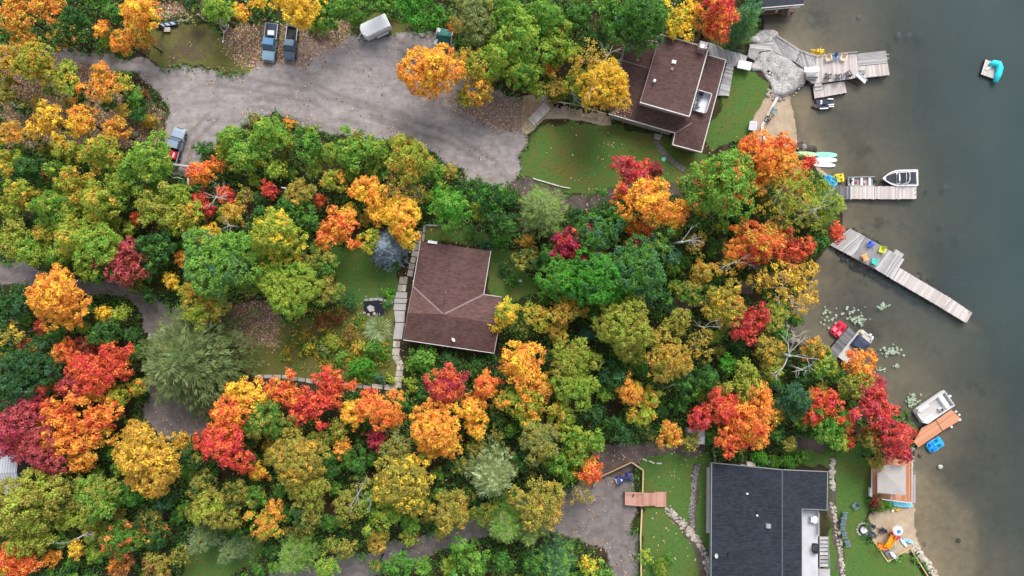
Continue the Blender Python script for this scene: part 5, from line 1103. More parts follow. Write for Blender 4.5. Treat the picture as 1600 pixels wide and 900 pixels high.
for x, y in ((1329, 312), (1366, 312), (1403, 312), (1431, 296), (1431, 303)): MB().beam(W(x, y, -.4), W(x, y, .12), .12, .12).build('bollard', M_STEEL, r)
r = thing('angled_dock', 'long angled dock of four deck sections with bright chairs on it', 'dock', at(1400, 430, 0), 0, G)
v1 = (-22, 33)
for i, (pl, d, pt, m) in enumerate((([(1297, 383), (1328, 357), (1352, 369.5), (1333, 402)], (31, -26), .2, M_W_GREY), ([(1390, 391), (1413, 405), (1405, 418), (1395, 437), (1367, 420)], v1, .22, M_W_GREY), ([(1405.5, 418.3), (1488, 467.5), (1473, 482), (1395.5, 437.3)], v1, .23, M_W_TAN), ([(1488.5, 467.8), (1519, 489), (1510, 505), (1473, 482.6)], (-18, 27), .24, M_W_TAN))):
    planks(r, pl, .1 - .06 * (i > 1), d, pt, m, seed=30 + i); under(r, pl, .1 - .06 * (i > 1), M_W_DARK, .3, .98)
MB().prism([W(x, y, .1) for x, y in ((1352.6, 370), (1389.6, 391), (1366.6, 419.6), (1333.5, 402.3))], -.9, .1).build('concrete_pad', plain('worn_concrete', (.27, .255, .25, 1), .85, .25, 1.0, bump=.3), r)
MB().box(at(1402, 398, -.2), (1.4, 1.0, .5), math.radians(-33)).build('crib_corner', M_CONC, r)
for x, y in ((1516, 487), (1511, 503)): MB().beam(W(x, y, -.6), W(x, y, .35), .12, .12).build('bollard', plain('teal_bollard', (.30, .50, .55, 1), .5), r)
r = thing('pedal_dock', 'short dark dock between the red pedal boat and the covered pontoon', 'dock', at(1315, 535, 0), 0, G)
pl = [(1326, 511), (1337, 521), (1300, 569), (1286, 558)]; planks(r, pl, -.05, (11, 9), .22, M_W_DARK, seed=40); under(r, pl, -.05, M_BLACK, .45, .985)
r = thing('orange_dock', 'orange-stained wide dock beside the white pontoon boat', 'dock', at(1467, 668, 0), 0, G)
for i, pl in enumerate(([(1486, 640), (1503, 655), (1473, 673), (1462.5, 656.5)], [(1462, 657), (1472.4, 673.4), (1435, 699), (1428, 690), (1440, 669)])): planks(r, pl, -.05, (-23, 16), .24, M_W_ORANGE, .008, seed=50 + i)
edge(r, 'joint_board', (1462.3, 656.6, -.03), (1472.7, 673.2, -.03), M_BROWN, .09, .05)
under(r, [(1486, 640), (1503, 655), (1435, 699), (1428, 690), (1440, 669)], -.05, M_BLACK, .4, .985)
for x, y in ((1494, 643), (1499, 648), (1487, 667), (1500, 656)): MB().cyl(W(x, y, -.5), W(x, y, .05), .16, .16, 10).build('fender', M_WHITE, r)
r = thing('swim_raft', 'square grey swim raft floating alone far out on the lake', 'raft', at(1547, 109, 0), 0)
pl = [(1540, 93), (1563, 99), (1553, 123), (1533, 116)]; planks(r, pl, -.1, (-8, 24), .24, M_W_TAN, seed=60); under(r, pl, -.1, M_BLACK, .5, .985, False)
MB().box(at(1545, 106, -.02), (1.0, .3, .12), .6).build('cleat', M_WHITE, r)
# deck behind the waterside house, walkways
r = thing('house_walkway', 'grey board walkway between the waterside house and the rocky outcrop', 'walkway', at(1150, 90, 0), 0, G)
for i, (pl, d, pt) in enumerate((([(1107, 66), (1122, 71), (1132, 77), (1155, 83), (1168, 88), (1165, 97), (1150, 104), (1136, 98), (1108, 84)], (.28, 1), .26), ([(1136, 99), (1147, 101), (1139, 150), (1122, 149)], (1, .25), .26), ([(1172, 69), (1208, 66), (1204, 78), (1186, 81), (1180, 95), (1168, 88)], (1, .1), .3))):
    planks(r, pl, .45 + .01 * i, d, pt, M_W_GREY, seed=70 + i); under(r, pl, .45 + .01 * i, M_W_DARK, .3, .97)
edge(r, 'handrail', (1124, 62, 1.3), (1133, 69, 1.3), M_W_DARK, .08, .1)
def table(name, label, px, py, z, lx, ly, ang, m, h=.72):
    p = W(px, py, z); r = thing(name, label, 'table', (p.x, p.y, z), ang)
    MB().box((0, 0, h), (lx, ly, .07)).build('tabletop', m, r, world=False, bevel=.02)
    for x in (-1, 1):
        for y in (-1, 1): MB().box((x * lx * .42, y * ly * .4, h / 2), (.08, .08, h)).build('leg', M_STEEL, r, world=False)
    return r
r = thing('storage_bench', 'white bench chest on the walkway next to the grey rock outcrop', 'bench', at(1163, 102, .45)); MB().box(at(1163, 102, .75), (1.9, 1.1, .6), math.radians(-12)).build('chest', M_WHITE, r, bevel=.04); MB().box(at(1163, 102, 1.08), (1.95, 1.15, .06), math.radians(-12)).build('lid', M_WHITE, r, bevel=.02)
# rock outcrop under the decks
def rock_field(name, poly, hgt, m, seed, kind='structure', step=.22):
    xs = [W(*p) for p in poly]; x0, x1 = min(p.x for p in xs), max(p.x for p in xs); y0, y1 = min(p.y for p in xs), max(p.y for p in xs)
    ax, ay = np.arange(x0 - .5, x1 + .5, step), np.arange(y0 - .5, y1 + .5, step); X, Y = np.meshgrid(ax, ay, indexing='ij')
    pxx, pyy = X / S + 800 + (fbm(X, Y, seed + 5, 3) - .5) * 14, 450 - Y / S + (fbm(X, Y, seed + 9, 3) - .5) * 14
    ins = inside(pxx, pyy, poly); w = ins.astype(float)
    for _ in range(7): w[1:-1, 1:-1] = (w[1:-1, 1:-1] * 2 + w[:-2, 1:-1] + w[2:, 1:-1] + w[1:-1, :-2] + w[1:-1, 2:]) / 6
    u, v = X * .8 + Y * .45, Y * .8 - X * .45
    ridged = 1 - np.abs(fbm(u / 1.1, v / 2.6, seed, 4) - .5) * 4
    Z = WATER - .3 + sm(w, 0, .55) * (hgt + .75 + (fbm(X / 2, Y / 2, seed + 2, 3) - .5) * .5) + ridged * .22 * w + (np.floor(vnoise(u * 1.1, v * .8, seed) * 4) / 4 - .5) * .3 * w + (vnoise(X * 3, Y * 3, seed) - .5) * .12
    keep = w > .04; n_ = len(ay); ii_, jj_ = np.meshgrid(np.arange(len(ax) - 1), np.arange(n_ - 1), indexing='ij')
    q = np.stack([ii_ * n_ + jj_, (ii_ + 1) * n_ + jj_, (ii_ + 1) * n_ + jj_ + 1, ii_ * n_ + jj_ + 1], -1)[keep[:-1, :-1] & keep[1:, 1:]]
    uu, inv = np.unique(q, return_inverse=True); me = fast_mesh(name, np.stack([X, Y, Z], -1).reshape(-1, 3)[uu], inv.reshape(q.shape))
    return link(name, me, m, kind=kind)
k = N('granite'); P_ = k.geo(); vo = k.n('ShaderNodeTexVoronoi', feature='DISTANCE_TO_EDGE'); k.set(vo.inputs['Vector'], k.scale(P_, (1, 1.8, 1))); vo.inputs['Scale'].default_value = 1.3
n1 = k.noise(P_, .8, 6, .7); n2 = k.noise(P_, 5, 4, .6); cc = k.ramp(k.math('ADD', k.math('MULTIPLY', n1, .6), k.math('MULTIPLY', n2, .4)), [(.32, (.17, .165, .16, 1)), (.5, (.42, .41, .395, 1)), (.66, (.62, .60, .58, 1))])
cc = k.mix(k.math('MULTIPLY', k.smooth(vo.outputs['Distance'], .06, .0), .7), cc, (.07, .065, .06, 1)); cc = k.mix(k.math('MULTIPLY', k.smooth(k.noise(P_, .4, 3), .6, .72), .5), cc, (.46, .30, .26, 1))
M_GRANITE = k.done(k.pbr(cc, .85, 0, .25, k.bump(n2, .6, .08)))
rock_field('rock_outcrop', [(1178, 74), (1186, 80), (1205, 76), (1232, 90), (1252, 104), (1262, 120), (1262, 132), (1222, 153), (1205, 148), (1203, 124), (1186, 112), (1174, 110), (1176, 94)], .30, M_GRANITE, 4)
rock_field('rock_outcrop', [(1170, 60), (1196, 46), (1216, 54), (1206, 66), (1180, 70)], .18, M_GRANITE, 14)
# loose rocks
def rock_mb(mb, c, r_, rnd, sub=0):
    n = 7; rings = []
    for i, (rr, zz) in enumerate(((.55, -.35), (1, -.05), (.85, .35), (.4, .6))):
        rings.append([Vector((c[0] + r_ * rr * rnd.uniform(.78, 1.15) * math.cos(t * 6.283 / n + .3 * i), c[1] + r_ * rr * rnd.uniform(.78, 1.15) * math.sin(t * 6.283 / n + .3 * i), c[2] + r_ * (zz + rnd.uniform(-.08, .08)))) for t in range(n)])
    mb.loft(rings)
def stone_mat(name, stops):
    k = N(name); oi = k.n('ShaderNodeObjectInfo'); g = k.geo(); n = k.noise(g, 3, 4, .6); ri = k.n('ShaderNodeNewGeometry').outputs['Random Per Island']
    c = k.ramp(k.math('ADD', k.math('MULTIPLY', n, .4), k.math('MULTIPLY', k.math('ADD', k.math('MULTIPLY', ri, .5), k.math('MULTIPLY', oi.outputs['Random'], .5)), .6)), stops)
    return k.done(k.pbr(c, .85, 0, .25, k.bump(n, .4, .05)))
M_STONE = stone_mat('grey_stone', [(.2, (.14, .13, .125, 1)), (.5, (.34, .32, .31, 1)), (.8, (.52, .49, .47, 1))])
M_STONE_W = stone_mat('pale_stone', [(.15, (.17, .14, .115, 1)), (.45, (.38, .335, .28, 1)), (.8, (.60, .55, .49, 1))])
M_STONE_D = stone_mat('wet_dark_stone', [(.2, (.05, .04, .035, 1)), (.55, (.13, .10, .085, 1)), (.85, (.33, .27, .24, 1))])
M_STONE_P = stone_mat('bleached_stone', [(.15, (.30, .28, .26, 1)), (.45, (.50, .48, .46, 1)), (.8, (.66, .63, .61, 1))])
def rubble(name, label, line, width, n, r0, r1, m, seed, cat='rocks', zoff=.0):
    rnd = random.Random(seed); mb = MB(); seg = [(Vector((*a_, 0)), Vector((*b_, 0))) for a_, b_ in zip(line[:-1], line[1:])]; tot = sum((b_ - a_).length for a_, b_ in seg)
    for _ in range(n):
        t = rnd.random() * tot
        for a_, b_ in seg:
            l = (b_ - a_).length
            if t <= l: break
            t -= l
        p = a_.lerp(b_, min(1, t / l)); pw = W(p.x + rnd.uniform(-1, 1) * width, p.y + rnd.uniform(-1, 1) * width); rr = r0 + (r1 - r0) * rnd.random() ** 2
        rock_mb(mb, (pw.x, pw.y, max(ground_z(pw.x, pw.y), WATER - .35) + rr * .15 + zoff), rr, rnd)
    o = mb.build(name, m, None); tag(o, label, cat, kind='stuff'); return o
def boulder(px, py, rpx, label, m, seed, zo=.1):
    p = W(px, py, 0); g = max(ground_z(p.x, p.y), WATER - .2); mb = MB(); rock_mb(mb, (p.x, p.y, g + zo), rpx * S, random.Random(seed)); o = mb.build('boulder', m, None, origin=(p.x, p.y, g)); tag(o, label, 'boulder', 'boulders near the shore and lot')
rubble('shore_rubble', 'dark wet stones heaped along the cove side of the angled dock', [(1314, 394), (1330, 412), (1366, 428), (1400, 444)], 6, 150, .12, .42, M_STONE_D, 1)
rubble('shore_rubble', 'dark stones in shallow water along the outer half of the angled dock', [(1395, 440), (1430, 462), (1460, 478)], 5, 70, .12, .34, M_STONE_D, 2, zoff=-.1)
rubble('shore_rubble', 'dark stones along the lakeward edge of the angled dock', [(1338, 360), (1362, 374), (1388, 388)], 4, 45, .12, .34, M_STONE_D, 3)
rubble('shore_rubble', 'dark submerged stones below the end of the angled dock', [(1440, 425), (1470, 450), (1490, 462)], 6, 34, .10, .30, M_STONE_D, 4, zoff=-.15)
rubble('rock_wall', 'pale heaped stones of the retaining bank below the beach toys', [(1428, 852), (1446, 876), (1464, 900), (1476, 925)], 4.5, 190, .10, .38, M_STONE_W, 5)
rubble('rock_wall', 'row of cream stones along the lake side of the navy-roofed house', [(1301, 716), (1300, 745), (1302, 765)], 3.2, 90, .10, .32, M_STONE_W, 6)
rubble('rock_wall', 'lower row of cream and yellow stones beside the garden chairs', [(1299, 786), (1305, 805), (1308, 830), (1311, 850), (1315, 880), (1318, 910)], 3.2, 150, .09, .30, M_STONE_W, 7)
rubble('rock_wall', 'pale stone bank running from the pink stairs down to the navy-roofed house', [(1043, 795), (1060, 812), (1078, 832), (1094, 850), (1106, 880), (1110, 905)], 5, 260, .09, .36, M_STONE_W, 8)
rubble('gravel_strip', 'narrow strip of grey rubble in the lawn landward of the navy-roofed house', [(1090, 727), (1084, 760), (1080, 800), (1083, 830)], 3.6, 420, .05, .15, M_STONE, 9)
rubble('shore_rubble', 'grey and pinkish stones along the water edge of the lower cove', [(1225, 485), (1232, 510), (1245, 535)], 5, 50, .12, .34, M_STONE_W, 10)
rubble('shore_rubble', 'dark stones along the bank beside the grey canopy deck', [(1429, 700), (1428, 725), (1430, 760)], 2.5, 50, .12, .30, M_STONE, 11)
rubble('shore_rubble', 'pinkish stones under the lower corner of the rocky outcrop', [(1204, 145), (1215, 152), (1225, 150)], 6, 60, .14, .40, M_STONE_W, 12)
rubble('outcrop_rubble', 'broken pale stones strewn over the rocky outcrop by the shore deck', [(1190, 92), (1215, 112), (1245, 128), (1215, 142)], 15, 150, .06, .20, M_STONE_P, 33, zoff=.12)
rubble('shore_rubble', 'dark boulders and stones landward of the paddleboards', [(1242, 228), (1258, 226), (1274, 236)], 4, 34, .25, .60, M_STONE_D, 13)
boulder(1241, 243, 7, 'big pale boulder beside the green paddleboards', M_STONE, 21); boulder(1258, 229, 6, 'purplish grey boulder above the green paddleboards', M_STONE, 22); boulder(659, 54, 5.5, 'pale round boulder between the cargo trailer and the green-roofed shed', M_STONE_W, 23); boulder(1473, 731, 4.5, 'white-topped boulder breaking the shallow water off the grey canopy deck', M_STONE_W, 24, .1)
boulder(1503, 848, 5, 'dark boulder lying under the shallow water off the beach toys', M_STONE_D, 25, -.15); boulder(1441, 713, 4, 'dark boulder at the water below the blue pedal boat', M_STONE_D, 26); boulder(213, 210, 5.5, 'grey boulder beside the shrubs near the pickup with a red load', M_STONE, 27); boulder(1448, 853, 4, 'dark submerged boulder near the pale stone bank', M_STONE_D, 28, -.1)
for i, (x, y, rr) in enumerate(((1444, 52, 11), (1408, 53, 6), (1424, 53, 5), (1345, 25, 5), (1482, 292, 7), (1452, 297, 4), (1505, 370, 8), (1529, 440, 7), (1570, 505, 6), (1457, 802, 7), (1490, 60, 6), (1476, 353, 5))):
    p = W(x, y, WATER); o_ = MB(); rock_mb(o_, (p.x, p.y, WATER - .30 - rr * S * .62), rr * S * .9, random.Random(90 + i)); ob = o_.build('sunken_boulder', M_STONE, None, origin=(p.x, p.y, WATER - .8))
    tag(ob, ('pale ' if i % 2 else 'brownish ') + 'boulder dimly seen under the lake water ' + ['off the shore deck', 'nearest the end of the shore deck', 'between two others off the shore deck', 'below the boathouse', 'lakeward of the motorboat', 'just lakeward of the motorboat', 'far off the angled dock chairs', 'beyond the angled dock end', 'lakeward of the angled dock end', 'off the sandy beach', 'farther out from the shore deck', 'below and lakeward of the motorboat'][i], 'boulder', 'boulders under the water')

# --- pond, stone paths, garden walls
pond = [(568, 471), (600, 470), (600, 492), (585, 496), (568, 488)]
k = N('pond_water'); M_POND = k.done(k.pbr((.006, .008, .014, 1), .06, 0, .5))
o = MB().prism([W(*p, .04) for p in pond], -.3, .03).build('pond', M_POND, None); tag(o, kind='structure')
rp = thing('pond_edging', 'curved row of grey edging stones along the upper rim of the garden pond', 'stone edging', at(592, 471))
rnd = random.Random(3)
def stone_row(root, line, w, ln, m, z0=.02, h=.1, name='stone', seed=0):
    rnd = random.Random(seed); pts = [W(*p) for p in line]
    for a_, b_ in zip(pts[:-1], pts[1:]):
        L = (b_ - a_).length; n = max(1, round(L / ln)); d = (b_ - a_) / n; u = d.normalized(); v = Vector((-u.y, u.x, 0))
        for i in range(n):
            c = a_ + d * (i + .5); hl, hw = d.length * rnd.uniform(.475, .495), w / 2 * rnd.uniform(.85, 1.1)
            q = [c + u * (sx * hl * rnd.uniform(.9, 1)) + v * (sy * hw * rnd.uniform(.88, 1)) for sx, sy in ((-1, -1), (0.1, -1.08), (1, -1), (1.02, .1), (1, 1), (-.1, 1.05), (-1, 1))]
            MB().prism(q, z0 - .1, z0 + h + rnd.uniform(-.03, .03), .93).build(name, m, root)
stone_row(rp, [(569, 468.5), (592, 467), (615, 473)], .42, .75, M_STONE, .0, .3, seed=1)
MB().prism([W(*p) for p in ((572, 480), (578, 476), (585, 479), (586, 487), (577, 488))], -.05, .12, .8).build('flat_stone', M_STONE, rp)
for i, (x, y) in enumerate(((569, 489), (576, 492), (585, 490))): mb = MB(); rock_mb(mb, (*at(x, y)[:2], .1), .25, random.Random(i)); mb.build('stone', M_STONE_W, rp)
rp = thing('stone_walk', 'irregular grey flagstone walk leading from the cottage slab to the garden corner', 'stone path', at(620, 570))
for i, ln in enumerate(([(620, 532), (618, 555), (626, 570), (621, 606)],)):
    for off_ in (-2.6, 2.6): stone_row(rp, [(x + off_, y) for x, y in ln], .62, .95, M_STONE_W, .0, .07, seed=5 + off_)
stone_row(rp, [(618, 606), (580, 603)], .8, 1.5, M_STONE_W, .0, .12, seed=8)
rp = thing('stone_walk', 'narrow stepped stone walk along the landward wall of the cottage', 'stone path', at(640, 410))
stone_row(rp, [(656, 360), (640, 432)], .9, .95, M_STONE_W, .0, .1, seed=11)
for off_ in (-6, 0.5): stone_row(rp, [(634 + off_, 432), (630 + off_, 456)], .62, .95, M_STONE_W, .0, .1, seed=int(20 + off_))
rp = thing('slab_walk', 'bright concrete slab walk with steps beside the landward wall of the cottage', 'walkway', at(624, 495))
for i, q in enumerate(([(620, 456), (637, 457), (636, 466), (618, 465)], [(617, 466), (637, 467), (635, 474), (616, 473)], [(616, 474), (635, 475), (634, 485), (615, 484)], [(616, 485), (633, 486), (632, 503), (618, 503)], [(618, 504), (632, 504), (628, 530), (614, 530)])): MB().prism([W(*p) for p in q], -.05, .34 - .05 * i, .985).build('slab', M_CONC, rp)
rp = thing('garden_border', 'curved low grey stone border along the bottom of the cottage garden', 'stone edging', at(480, 595))
stone_row(rp, [(398, 588), (440, 588), (490, 596), (580, 605)], .6, 1.3, M_STONE, .0, .15, seed=13)
rp = thing('garden_border', 'short stone wall at the upper landward corner of the cottage', 'stone edging', at(664, 362)); stone_row(rp, [(664, 351), (661, 378)], .35, 1.2, M_STONE, .0, .4, seed=14); stone_row(rp, [(666, 352), (720, 354)], .3, 1.0, M_STONE, .0, .25, seed=15)
rp = thing('timber_edging', 'thin white timber border below the stepped lawn', 'edging', at(858, 288)); edge(rp, 'timber', (833, 279, .12), (874, 291, .12), M_TRIM, .16, .2); edge(rp, 'timber', (875, 291.3, .12), (891, 294.5, .12), M_TRIM, .14, .18)
rp = thing('stone_path', 'curving grey paved path from the entrance steps to the dirt footpath', 'stone path', at(1048, 240))
stone_row(rp, [(1025, 219), (1030, 231), (1044, 246), (1058, 258), (1070, 266)], .95, .7, plain('path_pavers', (.17, .155, .15, 1), .85, .2), .0, .06, seed=17)
# garden steps above the stepped lawn
rp = thing('garden_steps', 'timber garden steps with a rail climbing from the gravel to the waterside house', 'steps', at(842, 178))
for i in range(10):
    f = i / 9; MB().box(at(831 + 24 * f, 190 - 23 * f, .12 + .09 * i), (.26, 1.25, .08), math.radians(44)).build('tread', M_W_TAN, rp)
for p, q in (((826, 186), (853, 158)), ((853, 158), (858, 157)), ((858, 157), (898, 163)), ((898, 163), (948, 178))):
    edge(rp, 'rail', (*p, 1.3), (*q, 1.3), M_W_TAN, .1, .08)
for x, y in ((826, 186), (840, 172), (855, 158), (877, 160), (898, 163), (920, 169), (940, 175)): MB().beam(W(x, y, 0), W(x, y, 1.3), .08, .08).build('post', M_W_TAN, rp)
for i in range(10): x = 862 + i * 9; MB().box(at(x, 168.5 + i * 1.6, .1), (.14, 1.3, .2), math.radians(-6)).build('timber_riser', M_W_RAIL, rp)
rubble('step_stones', 'tan stones and soil clods between the risers of the garden steps', [(862, 168), (905, 176), (945, 184)], 5, 90, .08, .25, M_STONE_W, 30, zoff=.02)
o = MB().box(at(850, 152, .05), (1.0, .9, .12), .5).build('paver', M_STONE, None, origin=at(850, 152)); tag(o, 'dark square paver at the top of the garden steps', 'paver')

# --- canopy deck by the beach
r = thing('canopy_deck', 'orange deck with white rails under a grey square canopy beside the beach', 'deck', at(1394, 755))
dk = [(1362, 716), (1425, 718), (1425, 785), (1379, 780), (1362, 776)]; planks(r, dk, .5, (0, 1), .26, M_W_ORANGE, .012, seed=80); under(r, dk, .5, M_W_DARK, .4, .98)
for p, q in (((1362, 716), (1362, 776)), ((1425, 718), (1425, 785)), ((1378, 780), (1425, 786))):
    edge(r, 'rail', (*p, 1.5), (*q, 1.5), M_TRIM, .13, .08); edge(r, 'rail', (*p, .75), (*q, .75), M_TRIM, .06, .06)
    a_, b_ = Vector((*p, 0)), Vector((*q, 0)); n = max(3, int((b_ - a_).length / 7))
    for i in range(n + 1): c = a_.lerp(b_, i / n); MB().beam(W(c.x, c.y, .45), W(c.x, c.y, 1.5), .07, .07).build('rail_post', M_TRIM, r)
edge(r, 'post_rail', (1393, 770, 1.5), (1393, 780, 1.5), M_TRIM, .22, .1); edge(r, 'side_rail', (1358.5, 762, 1.3), (1358.5, 775, 1.3), M_TRIM, .1, .5); edge(r, 'side_rail', (1360.5, 762, 1.3), (1360.5, 775, 1.3), M_TRIM, .1, .5)
edge(r, 'outer_step', (1428.5, 742, .1), (1428.5, 786, .1), M_W_TAN, .35, .08); edge(r, 'outer_rail', (1429.8, 735, .4), (1429.8, 787, .4), M_STEEL, .05, .05)
c4 = [(1371, 726, 2.7), (1415, 728, 2.7), (1415, 774, 2.7), (1371, 770, 2.7)]; top = (1393, 749, 3.0); M_CANVAS = plain('grey_canvas', (.43, .40, .37, 1), .85, .06, 1.2)
t_ = thing('canopy', 'grey square fabric canopy standing on the orange deck', 'canopy', at(1393, 749, .5))
for i in range(4): MB().slab([W(*c4[i]), W(*c4[(i + 1) % 4]), W(*top)], .04).build('canopy_panel', M_CANVAS, t_)
for c in c4: MB().cyl(W(c[0], c[1], .5), W(*c), .05, .05, 8).build('post', M_STEEL, t_)
# ================================================================ vehicles, boats, furniture, small things
M_TINT = tinted('tinted_plastic', .45); M_PAINT = tinted('car_paint', .28)
M_GLASS2 = plain('painted_sky_glass', (.11, .16, .21, 1), .12, .08, spec=.6, bump=0.0)  # cab glass: pale blue sky reflection put into the base colour
M_RIM = plain('alloy_rim', (.45, .46, .48, 1), .35, .1, metal=.7)
M_LAMP = plain('lamp_lens', (.75, .76, .74, 1), .15, .05); M_RED = plain('red_load', (.50, .02, .03, 1), .5, .25)
def hexc(r, g, b): return (lin(r), lin(g), lin(b), 1)
def wheel(root, x, y, r_, w):
    t = MB().cyl((x, y - w / 2, r_), (x, y + w / 2, r_), r_, r_, 18).build('tyre', M_BLACK, root, world=False, bevel=.03)
    s = 1 if y > 0 else -1
    MB().cyl((x, y + s * w * .42, r_), (x, y + s * w * .54, r_), r_ * .62, r_ * .55, 14).build('rim', M_RIM, t, world=False)
def pickup(label, px, py, head_px, L, Wd, col, roofcol, bedm, cover=None):
    """nose along local +x"""
    ang = math.atan2(-(head_px[1] - py), head_px[0] - px); c = W(px, py, 1.0); r = thing('pickup_truck', label, 'pickup', (c.x, c.y, 0), ang, 'pickups parked on the gravel')
    h = L / 2; hw = Wd / 2; Z0, Z1, Z2 = .42, 1.08, 1.82
    def sec(x, w, z0, z1, tw=.93): return [(x, -w, z0), (x, -w * 1.0, (z0 + z1) / 2), (x, -w * tw, z1), (x, -w * tw * .5, z1 + .03), (x, w * tw * .5, z1 + .03), (x, w * tw, z1), (x, w, (z0 + z1) / 2), (x, w, z0)]
    b = MB(); b.loft([sec(-h * .16, hw, Z0, Z1 + .02), sec(h * .30, hw, Z0, Z1 + .02), sec(h * .46, hw, Z0, Z1), sec(h * .80, hw * .98, Z0, Z1 - .06), sec(h * .94, hw * .90, Z0 + .04, Z1 - .16), sec(h, hw * .72, Z0 + .1, Z1 - .36)])
    b.build('body', M_PAINT, r, world=False, color=col, smooth=False, bevel=.04)
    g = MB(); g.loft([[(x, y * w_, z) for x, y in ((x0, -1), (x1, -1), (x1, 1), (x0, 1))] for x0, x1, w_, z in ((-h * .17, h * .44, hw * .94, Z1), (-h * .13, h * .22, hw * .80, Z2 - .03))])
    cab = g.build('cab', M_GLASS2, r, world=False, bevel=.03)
    rf = MB(); rf.loft([[(x, y * w_, z) for x, y in ((x0, -1), (x1, -1), (x1, 1), (x0, 1))] for x0, x1, w_, z in ((-h * .145, h * .225, hw * .83, Z2 - .06), (-h * .125, h * .20, hw * .76, Z2 + .02))])
    rf.build('cab_roof', M_PAINT, cab, world=False, color=roofcol, bevel=.02)
    for s in (-1, 1):
        MB().beam((-h * .15, s * hw * .92, Z1), (-h * .125, s * hw * .79, Z2), .07, .1).build('pillar', M_PAINT, cab, world=False, color=col); MB().beam((h * .43, s * hw * .91, Z1), (h * .21, s * hw * .79, Z2), .06, .08).build('pillar', M_PAINT, cab, world=False, color=col)
        MB().beam((h * .1, s * hw * .93, Z1), (h * .08, s * hw * .80, Z2), .05, .08).build('pillar', M_PAINT, cab, world=False, color=col)
        w = MB(); w.box((-h * .58, s * (hw - .08), (Z0 + Z1) / 2), (h * .84, .16, Z1 - Z0)); w.build('bed_side', M_PAINT, r, world=False, color=hexc(44, 50, 60), bevel=.03)  # shade on the truck's flank is put into this dark colour
        MB().beam((-h * .98, s * (hw - .08), Z1 + .015), (-h * .18, s * (hw - .08), Z1 + .015), .11, .03).build('bed_rail', M_STEEL, r, world=False)
        MB().box((h * .30, s * (hw + .13), Z1 + .06), (.12, .22, .17)).build('mirror', M_BLACK, r, world=False, bevel=.02)
        MB().box((h * .93, s * hw * .66, Z1 - .30), (.16, .34, .16)).build('headlight', M_LAMP, r, world=False, bevel=.02)
        MB().box((-h * .995, s * hw * .82, Z1 - .25), (.06, .16, .36)).build('tail_light', M_RED, r, world=False, bevel=.02)
        for x in (-h * .58, h * .62): wheel(r, x, s * (hw - .10), .39, .26)
        for x in (-h * .58, h * .62): MB().box((x, s * (hw - .02), .80), (1.0, .10, .16), 0, .8).build('wheel_arch', M_BLACK, r, world=False, bevel=.03)
    MB().box((-h * .58, 0, .66), (h * .84, Wd * .86, .10)).build('bed_floor', M_BLACK, r, world=False)
    MB().box((-h * .985, 0, (Z0 + Z1) / 2 + .05), (.09, Wd * .96, Z1 - Z0 - .1)).build('tailgate', M_PAINT, r, world=False, color=col, bevel=.02)
    MB().box((h * .985, 0, .55), (.14, Wd * .80, .22)).build('bumper', M_STEEL, r, world=False, bevel=.03); MB().box((-h * 1.01, 0, .52), (.16, Wd * .9, .18)).build('bumper', M_STEEL, r, world=False, bevel=.03)
    MB().box((h * .435, 0, Z1 + .03), (.17, Wd * .86, .05)).build('wiper_cowl', M_BLACK, r, world=False, bevel=.02)
    MB().box((h * .97, 0, .83), (.12, Wd * .5, .2)).build('grille', M_BLACK, r, world=False)
    if cover == 'tonneau': MB().box((-h * .58, 0, Z1 - .02), (h * .80, Wd * .82, .05)).build('bed_cover', M_NAVY, r, world=False, bevel=.02)
    return r
SILB = hexc(150, 182, 212)
t1 = pickup('pale blue pickup with a dark covered bed and a white box on it', 421.5, 66, (418, 95), 5.6, 1.95, hexc(128, 158, 178), hexc(96, 138, 178), M_BLACK, 'tonneau')  # cab roof blue: sky reflection mixed into the paint colour
t2 = pickup('small silver-grey pickup with an open dark bed half under the bright yellow maple', 454, 68, (451, 95), 5.1, 1.75, hexc(84, 96, 118), hexc(128, 156, 174), M_BLACK)
t3 = pickup('silver and dark pickup with a red load in its bed beside the light green maple', 273, 228, (281, 200), 5.6, 1.95, hexc(60, 66, 74), hexc(136, 152, 172), M_BLACK)
for ch in t3.children:
    if ch.name.startswith('body'): ch.color = hexc(150, 166, 186)
o = MB().box((0, 0, .22), (.95, .7, .44), math.radians(-5)).build('cargo_box', M_WMETAL, None, origin=(0, 0, 0), bevel=.03); o.location = at(424.5, 52.5, 1.12); tag(o, 'white box on the dark bed of the pale blue pickup', 'box')
g = thing('red_load', 'red tarpaulin-covered load in the bed of the silver and dark pickup', 'load', at(270.5, 244, .72)); MB().box(at(271, 242, 1.0), (1.3, 1.25, .55), math.radians(72), .9).build('tarpaulin', M_RED, g, bevel=.08); MB().box(at(271, 242, 1.3), (.75, .18, .04), math.radians(72)).build('strap', M_WHITE, g)
rnd = random.Random(8)
for i, (x, y, l) in enumerate(((453, 58, 'dark crate of junk in the open bed of the silver-grey pickup'), (455, 64, 'second dark bundle in the open bed of the silver-grey pickup, nearer the cab'))):
    o = MB().box((0, 0, .18), (1.0, .7, .36), rnd.uniform(0, 2), .85).build('bundle', M_DARK, None, bevel=.04); o.location = at(x, y, .72); tag(o, l, 'bundle', 'bundles in the pickup bed')
